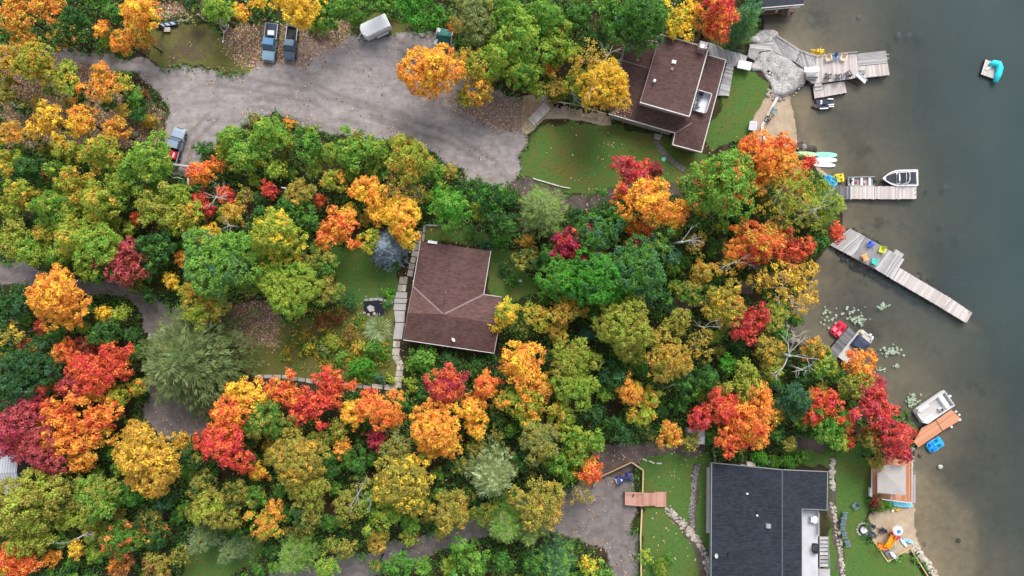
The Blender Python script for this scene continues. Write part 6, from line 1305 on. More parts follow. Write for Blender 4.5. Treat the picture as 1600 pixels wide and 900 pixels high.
# cargo trailer
c = W(585.5, 41, 1.9); ang = math.radians(25); r = thing('cargo_trailer', 'white enclosed cargo trailer with a pointed nose on the mown edge of the lot', 'trailer', (c.x, c.y, 0), ang)
pl = [(-1.75, -1.05), (2.15, -1.05), (2.15, 1.05), (-1.75, 1.05), (-2.15, .55), (-2.2, -.35)]
M_TRW = plain('trailer_white', (.88, .88, .90, 1), .4, .03)
MB().prism(pl, .55, 2.15, .985).build('box_body', M_TRW, r, world=False, bevel=.05); MB().prism([(x * .99, y * .97) for x, y in pl], 2.15, 2.22, .96).build('roof', M_TRW, r, world=False, bevel=.02)
for s in (-1, 1):
    for x in (.1, .95): wheel(r, x, s * 1.18, .33, .2)
    MB().box((.52, s * 1.2, .78), (1.9, .32, .1), 0, .8).build('fender', M_WMETAL, r, world=False, bevel=.04); MB().beam((-2.0, s * .7, .5), (-3.0, 0, .5), .08, .1).build('tongue_bar', M_STEEL, r, world=False)
dr_ = MB().box((-1.1, -1.07, 1.3), (.8, .04, 1.4)).build('door', M_WMETAL, r, world=False); MB().box((-.82, -1.11, 1.3), (.12, .04, .06)).build('handle', M_STEEL, dr_, world=False)
MB().cyl((-3.0, 0, .05), (-3.0, 0, .75), .05, .05, 8).build('jack', M_STEEL, r, world=False); MB().box((.6, -1.07, 1.0), (2.6, .03, .3)).build('trim_panel', M_STEEL, r, world=False)
# boat trailer frame
r = thing('boat_trailer', 'empty silver boat trailer frame with its tongue pointing to the gravel lot', 'trailer', at(350, 45)); z = .5
MB().tube([W(344, 28, z), W(344, 42, z), W(350, 51, z), W(348.5, 65, z)], .06, 6).build('frame_rail', M_STEEL, r); MB().tube([W(358, 28, z), W(357, 42, z), W(350, 51, z)], .06, 6).build('frame_rail', M_STEEL, r)
for y in (29, 34, 40): MB().beam(W(344, y, z), W(358, y, z), .08, .08).build('crossbar', M_STEEL, r)
for x in (342, 360):
    p = W(x, 32, 0); d = .1; MB().cyl((p.x - d, p.y, .3), (p.x + d, p.y, .3), .3, .3, 14).build('tyre', M_BLACK, r)
    MB().box((p.x, p.y, .66), (.26, .75, .06)).build('fender', M_WMETAL if x > 350 else M_STEEL, r, bevel=.02)
for x in (347, 354): MB().beam(W(x, 26, .62), W(x, 42, .62), .12, .08).build('bunk', M_W_DARK, r)
MB().box(at(348.5, 65, .5), (.2, .3, .15)).build('coupler', M_WMETAL, r)
# cold frame and bench
M_PANE = plain('frosted_pane', (.50, .60, .70, 1), .25, .12)
r = thing('cold_frame', 'low dark cold frame with four pale blue glazed lids by the trees', 'cold frame', at(258, 38)); MB().prism([W(x, y, .4) for x, y in ((240, 38), (275, 32), (277, 39), (246, 44))], -.05, .5).build('box_frame', M_NAVY, r)
for i in range(4):
    x, y = 240 + i * 8.3, 39.3 - i * 1.4; MB().slab([W(x, y - .4, .62), W(x + 5.2, y - 1.2, .62), W(x + 9.6, y + 2.8, .52), W(x + 4.4, y + 3.6, .52)], .04).build('pane', M_PANE, r)
r = thing('garden_bench', 'small pale slatted bench standing below the cold frame', 'bench', at(261, 46))
for i in range(3): MB().box(at(261, 44 + i * 2.2, .42), (.95, .17, .05)).build('slat', M_W_TAN, r)
for x in (-.4, .4): MB().box((at(261, 46)[0] + x, at(261, 46)[1], .2), (.07, .5, .4)).build('leg', M_W_DARK, r)
r = thing('low_rail', 'thin grey pole rail lying from the cold frame to the split log', 'rail', at(292, 32)); MB().tube([W(276, 33, .4), W(305, 30.5, .4)], .06, 6).build('pole', M_DEAD, r); MB().beam(W(306, 31, 0), W(306, 31, .6), .12, .12).build('post', M_W_TAN, r)
# quad bike
c = W(975.5, 747.5, .6); r = thing('quad_bike', 'blue and black quad bike parked on the gravel inside the timber fence', 'quad bike', (c.x, c.y, 0), math.radians(200)); BLUE = hexc(36, 46, 132)
MB().loft([[(x, -w, z0), (x, -w * .8, z1), (x, w * .8, z1), (x, w, z0)] for x, w, z0, z1 in ((-1.15, .38, .55, .78), (-.5, .30, .5, .85), (.1, .24, .5, .88), (.6, .36, .5, .9), (1.15, .30, .5, .78))]).build('body', M_PAINT, r, world=False, color=BLUE, bevel=.04)
for s in (-1, 1):
    for x in (-.8, .8):
        wheel(r, x, s * .48, .31, .27); MB().box((x, s * .45, .73), (.78, .36, .07), 0, .75).build('fender', M_PAINT, r, world=False, color=BLUE, bevel=.03)
    MB().tube([(.35, s * .1, .9), (.28, s * .32, 1.05), (.2, s * .42, 1.03)], .025, 6).build('handlebar', M_BLACK, r, world=False)
    MB().box((1.12, s * .2, .72), (.1, .18, .12)).build('headlight', M_LAMP, r, world=False, bevel=.02)
MB().box((-.35, 0, .93), (.95, .36, .16), 0, .8).build('seat', M_DARK, r, world=False, bevel=.05)
for x, n in ((.95, 'front'), (-1.0, 'rear')):
    rk = MB()
    for y in (-.35, -.12, .12, .35): rk.tube([(x - .3, y, .88), (x + .3, y, .88)], .016, 5)
    rk.tube([(x - .3, -.38, .88), (x + .3, -.38, .88), (x + .3, .38, .88), (x - .3, .38, .88), (x - .3, -.38, .88)], .018, 5); rk.build('cargo_rack', M_STEEL, r, world=False)
MB().tube([(1.25, -.42, .5), (1.3, -.42, .8), (1.3, .42, .8), (1.25, .42, .5)], .05, 6).build('bull_bar', M_WMETAL, r, world=False); MB().box((.5, 0, 1.0), (.22, .3, .1)).build('dash_cover', M_WHITE, r, world=False, bevel=.03)

# --- boats
def hull_rings(L, B, sh, z0, z1, n=9, k=.0):
    rings = []
    for i in range(n):
        f = i / (n - 1); x = -L / 2 + L * f; w = sh(f) * B / 2; kz = z0 + (z1 - z0) * .55 * max(0, (f - .7) / .3) ** 2
        rings.append([(x, -w, z1), (x, -w * .88, (z0 + z1) / 2), (x, -w * .35, kz), (x, w * .35, kz), (x, w * .88, (z0 + z1) / 2), (x, w, z1)])
    return rings
def outboard(root, x, m=M_BLACK, y=0, z=.0):
    MB().box((x - .22, y, z + .42), (.42, .28, .38), 0, .8).build('motor_cowl', m, root, world=False, bevel=.05); MB().box((x - .2, y, z - .15), (.16, .12, .8)).build('motor_leg', M_STEEL, root, world=False)
WZ = WATER
c = W(1406, 278.5, WZ + .5); r = thing('motorboat', 'white bow-rider motorboat with dark seat covers and a wake arch, tied at the dock', 'motorboat', (c.x, c.y, WZ), math.radians(181))
sh = lambda f: (1 - max(0, (f - .50) / .50) ** 2.1) if f < .999 else .03
R = hull_rings(5.1, 2.3, sh, -.25, .62, 12); MB().loft(R).build('hull', M_WHITE, r, world=False, smooth=True)
gun = MB(); prev = None
out = [(p[0][0], p[0][1]) for p in R] + [(p[5][0], p[5][1]) for p in reversed(R)]
for a_, b_ in zip(out, out[1:] + out[:1]):
    if (Vector(a_) - Vector(b_)).length > .02: gun.beam((*a_, .66), (*b_, .66), .16, .09)
gun.build('gunwale', M_WHITE, r, world=False, bevel=.02)
def inset_poly(f0, f1, kx, n=7): 
    fs = [f0 + (f1 - f0) * i / (n - 1) for i in range(n)]; return [(-2.55 + 5.1 * f, sh(f) * 1.15 * kx) for f in fs] + [(-2.55 + 5.1 * f, -sh(f) * 1.15 * kx) for f in reversed(fs)]
for nm, f0, f1, kx, zz in (('bow_cover', .61, .915, .76, .70), ('cockpit_cover', .33, .50, .74, .74), ('stern_cover', .04, .31, .78, .72)): MB().prism(inset_poly(f0, f1, kx), .55, zz, .96).build(nm, M_DARK, r, world=False, bevel=.03)
MB().box((.27, 0, .78), (.42, 1.3, .3), 0, .7).build('console', M_WMETAL, r, world=False, bevel=.05); MB().beam((.48, -.75, .95), (.48, .75, .95), .05, .35).build('windscreen', M_GLASS, r, world=False)
for s in (-1, 1): MB().tube([(.15, s * 1.02, .7), (-.55, s * .82, 1.75), (-.75, s * .55, 1.85), (-.75, 0, 1.88)], .06, 8).build('arch_tube', M_WHITE, r, world=False, smooth=True); MB().tube([(-.95, s * 1.02, .7), (-.62, s * .82, 1.72)], .05, 8).build('arch_leg', M_WHITE, r, world=False, smooth=True)
MB().box((-2.75, 0, .05), (.4, 1.3, .08)).build('swim_step', M_WMETAL, r, world=False, bevel=.02); MB().tube([(-2.6, 0, .1), (-2.95, 0, 0), (-2.95, .05, -.3)], .08, 6).build('drive_leg', M_STEEL, r, world=False)
c = W(1345, 283.5, WZ + .3); r = thing('tin_boat', 'small open aluminium fishing boat with gear inside and a dark outboard', 'rowing boat', (c.x, c.y, WZ), math.radians(180))
sh2 = lambda f: 1 - .25 * max(0, (f - .6) / .4) ** 2
R2 = hull_rings(4.0, 1.35, sh2, -.12, .45, 8)
MB().sheet(R2).build('hull', M_STEEL, r, world=False)
MB().prism([(-1.9, -.6), (1.9, -.55), (1.9, .55), (-1.9, .6)], .05, .1).build('floor', plain('boat_floor', (.30, .28, .26, 1), .8), r, world=False)
for x in (-1.3, -.1, 1.2): MB().box((x, 0, .33), (.35, 1.25, .06)).build('thwart', M_WMETAL, r, world=False)
for s in (-1, 1): MB().beam((-2, s * .68, .47), (2, s * .6, .47), .07, .06).build('gunwale', M_STEEL, r, world=False)
outboard(r, -1.95, M_BLACK)
for nm, x, y, cc, l in (('fuel_tank', .75, .1, hexc(170, 40, 60), 'red fuel tank standing in the aluminium fishing boat'), ('tackle_box', 1.35, -.1, hexc(40, 40, 50), 'dark tackle box in the bow of the aluminium fishing boat'), ('life_vest', -.55, .15, hexc(225, 160, 150), 'pinkish life vest lying in the aluminium fishing boat')):
    m_ = MB().box((0, 0, .14), (.45, .4, .28), .3, .8).build(nm, M_TINT, None, color=cc, bevel=.05); m_.location = (c.x - x, c.y - y, WZ + .1); tag(m_, l, nm.replace('_', ' '))
def pontoon(label, px, py, ang, L, B, deckm, cover=False, zz=.55):
    c = W(px, py, WZ + .6); r = thing('pontoon_boat', label, 'pontoon boat', (c.x, c.y, WZ), ang)
    for s in (-1, 1): MB().loft([[(x, s * B * .36 + rr * math.cos(t), .12 + rr * math.sin(t)) for t in [i * 6.283 / 10 for i in range(10)]] for x, rr in ((-L / 2 + .1, .28), (L / 2 - .7, .28), (L / 2 - .2, .18), (L / 2, .04))]).build('float', M_STEEL, r, world=False, smooth=True)
    pl = [(-L / 2, -B / 2), (L / 2 - .5, -B / 2), (L / 2, -B * .3), (L / 2, B * .3), (L / 2 - .5, B / 2), (-L / 2, B / 2)]
    MB().prism(pl, .42, zz).build('deck', deckm, r, world=False, bevel=.02)
    return r, pl
r, pl = pontoon('white pontoon boat with pale deck and corner couches beside the orange dock', 1457, 637, math.radians(214), 5.4, 2.55, plain('pontoon_carpet', (.52, .50, .47, 1), .85, .1))
ins = [(x * .97, y * .96) for x, y in pl]
for a_, b_ in zip(ins, ins[1:] + ins[:1]): MB().beam((*a_, .95), (*b_, .95), .07, .75).build('fence_panel', M_WHITE, r, world=False)
for x, y, lx, ly in ((1.55, .88, 1.5, .55), (1.2, -.88, 1.7, .55), (-1.75, 0, .8, 2.2)): MB().box((x, y, .78), (lx, ly, .42)).build('couch', M_WHITE, r, world=False, bevel=.06)
MB().box((-.75, .75, .9), (.55, .6, .7), 0, .8).build('helm_console', M_WMETAL, r, world=False, bevel=.04); MB().box((-.75, .75, 1.3), (.25, .4, .12)).build('dash_panel', M_BLACK, r, world=False)
MB().beam((-1.3, -1.2, 1.36), (-1.3, 1.2, 1.36), .05, .05).build('grab_rail', M_BLACK, r, world=False); outboard(r, -2.85, M_WMETAL, 0, .25); MB().box((-2.72, -.9, .45), (.45, .5, .08)).build('boarding_step', M_WMETAL, r, world=False)
r, pl = pontoon('pontoon boat under a dark navy mooring cover beside the short dark dock', 1337, 543, math.radians(51), 5.4, 2.45, plain('pontoon_carpet_tan', (.55, .52, .48, 1), .85, .1))
MB().loft([[(x * k_ + .9 * 0, y * k_, z) for x, y in ((-.2, -1.12), (1.75, -1.12), (1.75, 1.0), (-.2, 1.0))] for k_, z in ((1, .6), (.98, 1.25), (.6, 1.55))]).build('mooring_cover', M_NAVY, r, world=False, bevel=.12)
for a_, b_ in zip(pl, pl[1:] + pl[:1]): MB().beam((a_[0] * .98, a_[1] * .98, .8), (b_[0] * .98, b_[1] * .98, .8), .05, .06).build('rail', M_WMETAL, r, world=False)
outboard(r, 3.05, M_WHITE, -.5, .2); MB().box((2.35, .75, .75), (.6, .6, .4)).build('corner_seat', plain('cream_vinyl', (.62, .56, .38, 1), .5), r, world=False, bevel=.06); MB().tube([(2.2, -1.0, .62), (2.6, -1.15, .6), (2.9, -.9, .55)], .12, 8).build('fender', M_WHITE, r, world=False, smooth=True)
def pedal_boat(label, px, py, ang, col, seatc, L=2.3, B=1.6, z0=None):
    z = WZ if z0 is None else z0; c = W(px, py, z + .3); r = thing('pedal_boat', label, 'pedal boat', (c.x, c.y, z), ang, 'pedal boats along the shore')
    s2 = lambda f: .72 + .28 * math.sin(math.pi * min(1, max(0, f * .9 + .1))) if 0 < f < 1 else .6
    MB().loft(hull_rings(L, B, s2, -.1, .32, 8)).build('hull', M_TINT, r, world=False, color=col, bevel=.05)
    MB().prism([(-L * .10, -B * .09), (L * .44, -B * .07), (L * .44, B * .07), (-L * .10, B * .09)], .3, .42, .9).build('centre_ridge', M_TINT, r, world=False, color=col, bevel=.04)
    dk_ = tuple(x * .45 for x in col[:3]) + (1,)
    for s in (-1, 1):
        MB().box((-L * .16, s * B * .24, .36), (L * .24, B * .30, .12)).build('seat', M_TINT, r, world=False, color=seatc, bevel=.05); MB().box((-L * .31, s * B * .24, .50), (.12, B * .30, .36), 0, .9, tilt=-.25).build('seat_back', M_TINT, r, world=False, color=seatc, bevel=.04)
        MB().box((L * .17, s * B * .24, .325), (L * .30, B * .26, .03)).build('foot_well', M_TINT, r, world=False, color=dk_); MB().cyl((L * .17, s * B * .12, .38), (L * .17, s * B * .34, .38), .04, .04, 8).build('pedal', M_BLACK, r, world=False)
        MB().box((L * .36, s * B * .42, .33), (L * .2, .12, .1)).build('side_bumper', M_TINT, r, world=False, color=col, bevel=.03)
    MB().cyl((-L * .12, 0, .3), (-L * .12, 0, .62), .03, .03, 8).build('steering_stick', M_BLACK, r, world=False)
    MB().box((-L * .45, 0, .34), (.25, B * .5, .08)).build('rear_well', M_TINT, r, world=False, color=dk_, bevel=.02)
    return r
RED = hexc(214, 30, 60); CY = hexc(30, 170, 232)
pedal_boat('red pedal boat with red and white seats against the short dark dock', 1310.5, 514.5, math.radians(48), RED, hexc(225, 120, 140), 2.4, 1.9)
pedal_boat('bright blue pedal boat floating below the orange dock', 1461, 695, math.radians(33), CY, hexc(20, 120, 215), 2.5, 1.75)
pedal_boat('sky blue pedal boat pulled up by the yellow one at the motorboat dock', 1298, 282, math.radians(-20), hexc(60, 185, 220), hexc(30, 130, 190), 2.2, 1.4, z0=-.4)
pedal_boat('small yellow pedal boat beside the blue one at the motorboat dock', 1311, 278, math.radians(8), hexc(240, 215, 30), hexc(205, 180, 20), 1.5, 1.3, z0=-.45)
r = thing('inflatable_slide', 'curved cyan float leaning on the edge of the lone swim raft', 'water toy', at(1556, 112, WZ)); CYB = hexc(40, 225, 240)
MB().tube([W(1547, 101, .15), W(1553, 98, .3), W(1560, 100, .35), W(1562, 106, .3), W(1560, 116, .2), W(1555.5, 128, 0)], [.28, .42, .48, .5, .46, .36], 12).build('float_tube', M_TINT, r, color=CYB, smooth=True); MB().tube([W(1560, 97, .5), W(1564, 100, .5), W(1563, 104, .5)], .07, 6).build('handle_loop', M_TINT, r, color=CYB, smooth=True)
def board(label, px, py, ang, L, B, col, name='paddleboard', z=WZ + .08):
    c = W(px, py, z); n = 13
    rr = [(L / 2 * math.cos(t), B / 2 * math.copysign(abs(math.sin(t)) ** .75, math.sin(t))) for t in [i * 2 * math.pi / 26 for i in range(26)]]
    r = thing(name, label, 'paddleboard', (c.x, c.y, z), ang, 'paddleboards floating at the shore')
    MB().loft([[(x * k_, y * k_, zz) for x, y in rr] for k_, zz in ((.93, -.06), (1, 0), (1, .05), (.95, .09))]).build('board', M_TINT, r, world=False, color=col, smooth=False)
    MB().box((-.2, 0, .1), (L * .42, B * .55, .02)).build('deck_pad', M_TINT, r, world=False, color=tuple(min(1, x * .8) for x in col[:3]) + (1,)); MB().cyl((0, 0, .1), (0, 0, .13), .05, .05, 8).build('handle', M_BLACK, r, world=False); MB().box((-L * .42, 0, -.12), (.25, .02, .18)).build('fin', M_BLACK, r, world=False)
MINT = hexc(150, 235, 205)
board('mint green paddleboard floating lakeward in the paddleboard row', 1290, 242, math.radians(-2), 3.4, .80, MINT); board('pale green paddleboard pulled up behind the mint one by the pale boulder', 1261, 241, math.radians(-3), 2.9, .75, hexc(190, 238, 170), z=-.4)
board('white paddleboard just below the mint green one', 1289, 250, math.radians(-1), 3.6, .78, hexc(250, 246, 250)); board('lowest white paddleboard of the row, tilted slightly away', 1284, 257, math.radians(-5), 4.0, .74, hexc(244, 246, 250))
r = thing('jet_boat', 'small navy craft with white rails moored under the short lower dock', 'boat', at(1290, 163, WZ)); 
MB().loft([[W(1274, 163, WZ + z_) if i == 99 else W(x, y, WZ + z_) for i, (x, y) in enumerate(q)] for z_, q in ((-.15, ((1276, 158), (1301, 156), (1301, 167), (1280, 169))), (.35, ((1274, 156), (1302, 154), (1302, 168.5), (1279, 171))))]).build('hull', M_NAVY, r, bevel=.05)
for x0, y0, x1, y1 in ((1293, 154.7, 1302, 154.7), (1294, 164, 1303, 163), (1281, 170, 1294, 169), (1295, 167, 1303, 166)): MB().beam(W(x0, y0, WZ + .5), W(x1, y1, WZ + .5), .17, .14).build('side_rail', M_WHITE, r, bevel=.02)
MB().box(at(1283, 160, WZ + .45), (.25, .6, .25)).build('console', M_WHITE, r, bevel=.03); MB().box(at(1288, 161, WZ + .5), (.8, .5, .25), 0, .8).build('seat', M_DARK, r, bevel=.05); MB().loft([[W(x, y, WZ + z_) for x, y in ((1268, 166), (1279, 160), (1280, 170))] for z_ in (-.1, .3)]).build('bow', plain('brown_wood_bow', (.08, .05, .03, 1), .6), r)

# --- chairs
def armchair(label, px, py, z, face_deg, col, sc=1.0, group='garden armchairs', m=None):
    c = W(px, py, z + .35); r = thing('garden_chair', label, 'chair', (c.x, c.y, z), math.radians(face_deg), group); r.scale = (sc,) * 3; m = m or M_TINT
    for i in range(4): MB().box((.24 - i * .14, 0, .36 - i * .025), (.115, .52, .03)).build('seat_slat', m, r, world=False, color=col, bevel=.01)
    for i in range(5): MB().box((-.36, -.22 + i * .11, .62), (.03, .098, .72), 0, 1, .9, tilt=-.38).build('back_slat', m, r, world=False, color=col, bevel=.01)
    for s in (-1, 1):
        MB().box((-.02, s * .34, .56), (.72, .13, .035)).build('armrest', m, r, world=False, color=col, bevel=.015); MB().box((.26, s * .31, .28), (.08, .05, .56)).build('leg', m, r, world=False, color=col); MB().box((-.3, s * .31, .27), (.08, .05, .54)).build('leg', m, r, world=False, color=col)
    return r
GREY = hexc(112, 132, 146); DKC = hexc(48, 52, 62)
for i, (x, y, a, l) in enumerate(((1335.5, 790.5, 215, 'grey-blue garden chair standing alone on the lawn above the row of five'), (1319.5, 804, 350, 'topmost grey-blue chair of the row of five on the lawn'), (1317, 814, 352, 'second grey-blue chair from the top of the lawn row'), (1316, 823, 355, 'middle grey-blue chair of the lawn row of five'), (1319, 835.5, 5, 'fourth grey-blue chair down the lawn row, beside the yellow shrub'), (1324, 848.5, 15, 'lowest grey-blue chair of the row of five on the lawn'))): armchair(l, x, y, 0, a, GREY, 1.12, 'grey garden chairs on the lawn')
for x, y, a, cc, l in ((1360, 382, 300, hexc(20, 90, 225), 'bright blue armchair on the worn concrete pad of the angled dock'), (1377.5, 391, 250, hexc(228, 232, 30), 'lemon yellow armchair on the angled dock'), (1351, 402, 25, hexc(250, 180, 105), 'peach orange armchair on the angled dock'), (1366, 408, 80, hexc(45, 205, 190), 'turquoise armchair on the angled dock')): armchair(l, x, y, .1, a, cc, 1.15, 'bright armchairs on the angled dock')
for x, y, a, cc, l in ((1294, 92, 280, hexc(232, 205, 170), 'beige armchair on the shore deck beside the blue folding chair'), (1317, 91.5, 255, hexc(236, 212, 180), 'beige armchair on the shore deck on the lake side of the blue folding chair'), (1305, 90, 270, hexc(88, 120, 168), 'blue folding chair between the two beige chairs on the shore deck'), (1293, 119, 80, DKC, 'dark armchair on the shore deck, nearest the grill table'), (1309, 120, 95, DKC, 'middle dark armchair of three along the lower edge of the shore deck'), (1324, 116, 125, DKC, 'dark armchair on the shore deck nearest the white slide')): armchair(l, x, y, .3, a, cc, 1.15, 'chairs on the shore deck')
for x, y, a, l in ((1094, 150, 250, 'dark lounge chair at the upper end of the small roof balcony'), (1091, 158, 300, 'small dark stool chair in the middle of the roof balcony'), (1089, 166, 20, 'dark lounge chair at the lower end of the small roof balcony')): armchair(l, x, y, 4.25, a, DKC if y != 158 else hexc(60, 76, 80), .95 if y != 158 else .6, 'chairs on the roof balcony')
armchair('dark chair on the sand beside the timber wall of the upper beach', 1199, 188, -.25, 320, DKC, 1.1); armchair('pale teal slatted lounge chair at the top of the upper beach', 1209, 174, -.2, 330, hexc(132, 160, 158), 1.25)
armchair('dark chair on the sand nearest the beach umbrella', 1377, 829, 0, 190, DKC, 1.1, 'dark chairs round the fire pit'); armchair('dark chair just lakeward of the fire pit', 1360, 823, 0, 200, hexc(84, 84, 104), 1.1, 'dark chairs round the fire pit'); armchair('dark chair below and lakeward of the fire pit', 1361, 834, 0, 150, hexc(70, 72, 96), 1.1, 'dark chairs round the fire pit')
# shore deck furniture
r = thing('grill_table', 'grey picnic table below the white bench canopy on the shore deck', 'table', at(1268, 115, .3)); MB().box(at(1269, 116, 1.0), (1.8, .75, .06), .03).build('tabletop', M_W_GREY, r)
for s in (-1, 1): MB().box(at(1269 + s * 0, 116 + s * 6, .72), (1.8, .28, .05), .03).build('bench_board', M_W_GREY, r); MB().box(at(1269 + s * 7, 116, .62), (.08, 1.3, .6)).build('leg', M_W_DARK, r)
r = thing('swing_canopy', 'white canopy of a swing seat on the shore deck', 'swing seat', at(1268, 108, .3)); MB().box(at(1268.5, 108.5, 2.0), (2.2, .75, .10), .03).build('canopy', M_WHITE, r, bevel=.04); MB().box(at(1267, 114, .75), (1.6, .5, .1)).build('seat', M_STEEL, r, bevel=.03)
for s in (-1, 1): MB().beam(W(1268.5 + s * 10.5, 111, .3), W(1268.5 + s * 10.5, 108.5, 2.0), .06, .06).build('leg', M_BLACK, r); MB().beam(W(1268.5 + s * 10.5, 104, .3), W(1268.5 + s * 10.5, 108.5, 2.0), .06, .06).build('leg', M_BLACK, r)
r = thing('dock_slide', 'white plank slide tilted off the lower corner of the shore deck', 'slide', at(1345, 121, .3)); MB().beam(W(1339, 115.5, .75), W(1352.5, 128, .15), .62, .08).build('chute', M_WHITE, r); 
for s in (-1, 1): d_ = Vector((.22 * s, .22 * s, .06)); MB().beam(W(1339, 115.5, .78) + d_, W(1352.5, 128, .18) + d_, .05, .16).build('chute_side', M_WHITE, r)
MB().beam(W(1341, 117, .3), W(1341, 117, .75), .3, .06).build('support', M_WMETAL, r)
o = MB().box((0, 0, .25), (.7, .65, .5), .1).build('cooler', plain('grey_green_cooler', (.26, .28, .24, 1), .6), None, bevel=.05); o.location = at(1346, 114, .28); tag(o, 'grey-green box beside the top of the white dock slide', 'cooler')
r = thing('sunken_log', 'dark log in the water under the white dock slide', 'log', at(1336, 127, WZ)); MB().tube([W(1326, 124, WZ + .05), W(1336, 126, WZ + .1), W(1343, 133, WZ - .05)], [.16, .2, .12], 7).build('trunk', M_BROWNWALL, r, smooth=True)
# beach timber wall, tool chest, teal lid
r = thing('beach_wall', 'low white-topped timber wall between the sandy walk and the upper beach', 'retaining wall', at(1200, 178)); 
for p, q in (((1214, 153), (1190, 198)), ((1190, 198), (1196, 222))): edge(r, 'timber', (*p, -.15), (*q, -.15), M_W_TAN, .28, .7); edge(r, 'cap_board', (*p, .23), (*q, .23), M_TRIM, .36, .06)
r = thing('deck_chest', 'pale grey storage chest at the landward end of the sandy walk', 'chest', at(1176, 197)); MB().box(at(1176, 197, .4), (1.0, 1.25, .8), math.radians(-8)).build('chest', M_WMETAL, r, bevel=.05); MB().box(at(1176, 197, .83), (1.06, 1.3, .08), math.radians(-8)).build('lid', plain('grey_lid', (.52, .54, .60, 1), .5), r, bevel=.03)
p = W(1037, 249); o = MB().cyl((p.x, p.y, -.1), (p.x, p.y, .12), .36, .34, 20).build('turquoise_disc', M_TINT, None, color=hexc(110, 205, 175), origin=(p.x, p.y, 0)); tag(o, 'round turquoise lid in the lawn beside the curving paved path', 'lid')
p = W(813, 439); o = MB().cyl((p.x, p.y, -.1), (p.x, p.y, .35), .26, .22, 14).build('lawn_urn', M_STEEL, None, origin=(p.x, p.y, 0), bevel=.02); tag(o, 'small grey round urn on the lawn lakeward of the cottage', 'urn')
p = W(1033, 267); o = MB().cyl((p.x, p.y, 0), (p.x, p.y, .5), .3, .25, 14).build('pale_bucket', M_WMETAL, None, origin=(p.x, p.y, 0), bevel=.02); tag(o, 'pale round bucket by the pinkish shrub on the stepped lawn', 'bucket')
for i, (x, y, l) in enumerate(((917, 320, 'white small post in the dirt footpath bend'), (900, 212, 'white small lamp stake in the stepped lawn'))):
    p = W(x, y); r = thing('garden_light', l, 'garden light', (p.x, p.y, 0)); MB().cyl((0, 0, 0), (0, 0, .5), .04, .04, 8).build('stake', M_STEEL, r, world=False); MB().cyl((0, 0, .45), (0, 0, .6), .12, .06, 10).build('cap', M_WHITE, r, world=False)
# navy-roofed house yard
o = MB().box((0, 0, .35), (1.3, .65, .7)).build('heat_pump', plain('cream_metal', (.58, .52, .40, 1), .5), None, bevel=.04); o.location = at(1171.5, 723.5, 0); tag(o, 'cream metal unit at the upper wall of the navy-roofed house', 'heat pump')
r = thing('hose_reel', 'round white and black hose reel at the upper wall of the navy-roofed house', 'hose reel', at(1204, 725)); p = W(1204, 725, .6)
for rr, z_ in ((.4, .5), (.34, .58), (.28, .66)):
    MB().tube([(p.x + rr * math.cos(t), p.y + rr * math.sin(t), z_) for t in [i * 6.283 / 16 for i in range(17)]], .045, 6).build('hose_loop', M_WMETAL if rr != .34 else M_BLACK, r)
MB().box((p.x, p.y - .1, .25), (.6, .6, .5)).build('stand', M_DARK, r)
p = W(1272, 811, 3.0); r = thing('round_table', 'round white table with a chair on the pale house deck', 'table', (p.x, p.y, 2.6)); MB().cyl((0, 0, .68), (0, 0, .74), .52, .52, 24).build('tabletop', M_WHITE, r, world=False); MB().cyl((0, 0, 0), (0, 0, .68), .06, .06, 10).build('pedestal', M_STEEL, r, world=False); MB().box((-.55, 0, .5), (.12, .8, .6)).build('chair_back', M_WMETAL, r, world=False, bevel=.03)
r = thing('barbecue', 'dark barbecue at the lakeward edge of the pale house deck', 'barbecue', at(1274, 857, 2.6)); MB().box(at(1274.5, 857, 3.05), (.7, 1.25, .9)).build('cabinet', M_BLACK, r, bevel=.04); MB().box(at(1274.5, 857, 3.55), (.6, .9, .18), 0, .8).build('lid', M_DARK, r, bevel=.05); MB().beam(W(1271.5, 853, 3.55), W(1271.5, 861, 3.55), .04, .04).build('handle', M_STEEL, r)
# pink stairs and fence
r = thing('pink_stairs', 'salmon-pink timber stairs and landing crossing the yard fence', 'stairs', at(1008, 780)); zp = .9
planks(r, [(976.5, 769.5), (1002.5, 770), (1002.5, 790), (976.5, 789)], zp, (0, 1), .2, M_W_PINK, seed=90); planks(r, [(1024, 769), (1041, 769), (1041, 792), (1024, 792)], .45, (0, 1), .24, M_W_PINK, seed=91)
for i in range(8): MB().box(at(1004 + i * 2.75, 780, zp - .04 - i * .055), (.235, 1.9, .05)).build('tread', M_W_PINK, r)
under(r, [(976.5, 769.5), (1002.5, 770), (1002.5, 790), (976.5, 789)], zp, M_W_RAIL, .2, .97); under(r, [(1024, 769), (1041, 769), (1041, 792), (1024, 792)], .45, M_W_RAIL, .2, .97)
edge(r, 'handrail', (979, 788.5, 1.8), (1003, 790.5, 1.8), M_W_PINK, .11, .07); edge(r, 'handrail', (1003, 790.5, 1.8), (1024, 789, 1.3), M_W_PINK, .11, .07); edge(r, 'handrail', (977, 769.3, 1.5), (1003, 770.5, 1.5), M_W_PINK, .08, .07)
for x, y, z_ in ((979, 788.5, 1.8), (1003, 790.5, 1.8), (1024, 789, 1.3), (977, 769.3, 1.5), (1003, 770.5, 1.5)): MB().beam(W(x, y, 0), W(x, y, z_), .09, .09).build('rail_post', M_W_PINK, r)
MB().box(at(989.5, 774.5, zp + .12), (.12, .45, .15), -.15).build('bracket', M_BLACK, r)
r = thing('yard_fence', 'brown board fence with pale cap rail around the gravel yard of the pink stairs', 'fence', at(985, 740)); FN = [(926, 757), (934, 743.5), (985, 719.5), (1003, 732), (1002, 768.5)], [(1001, 793), (999, 835), (1000, 905)]
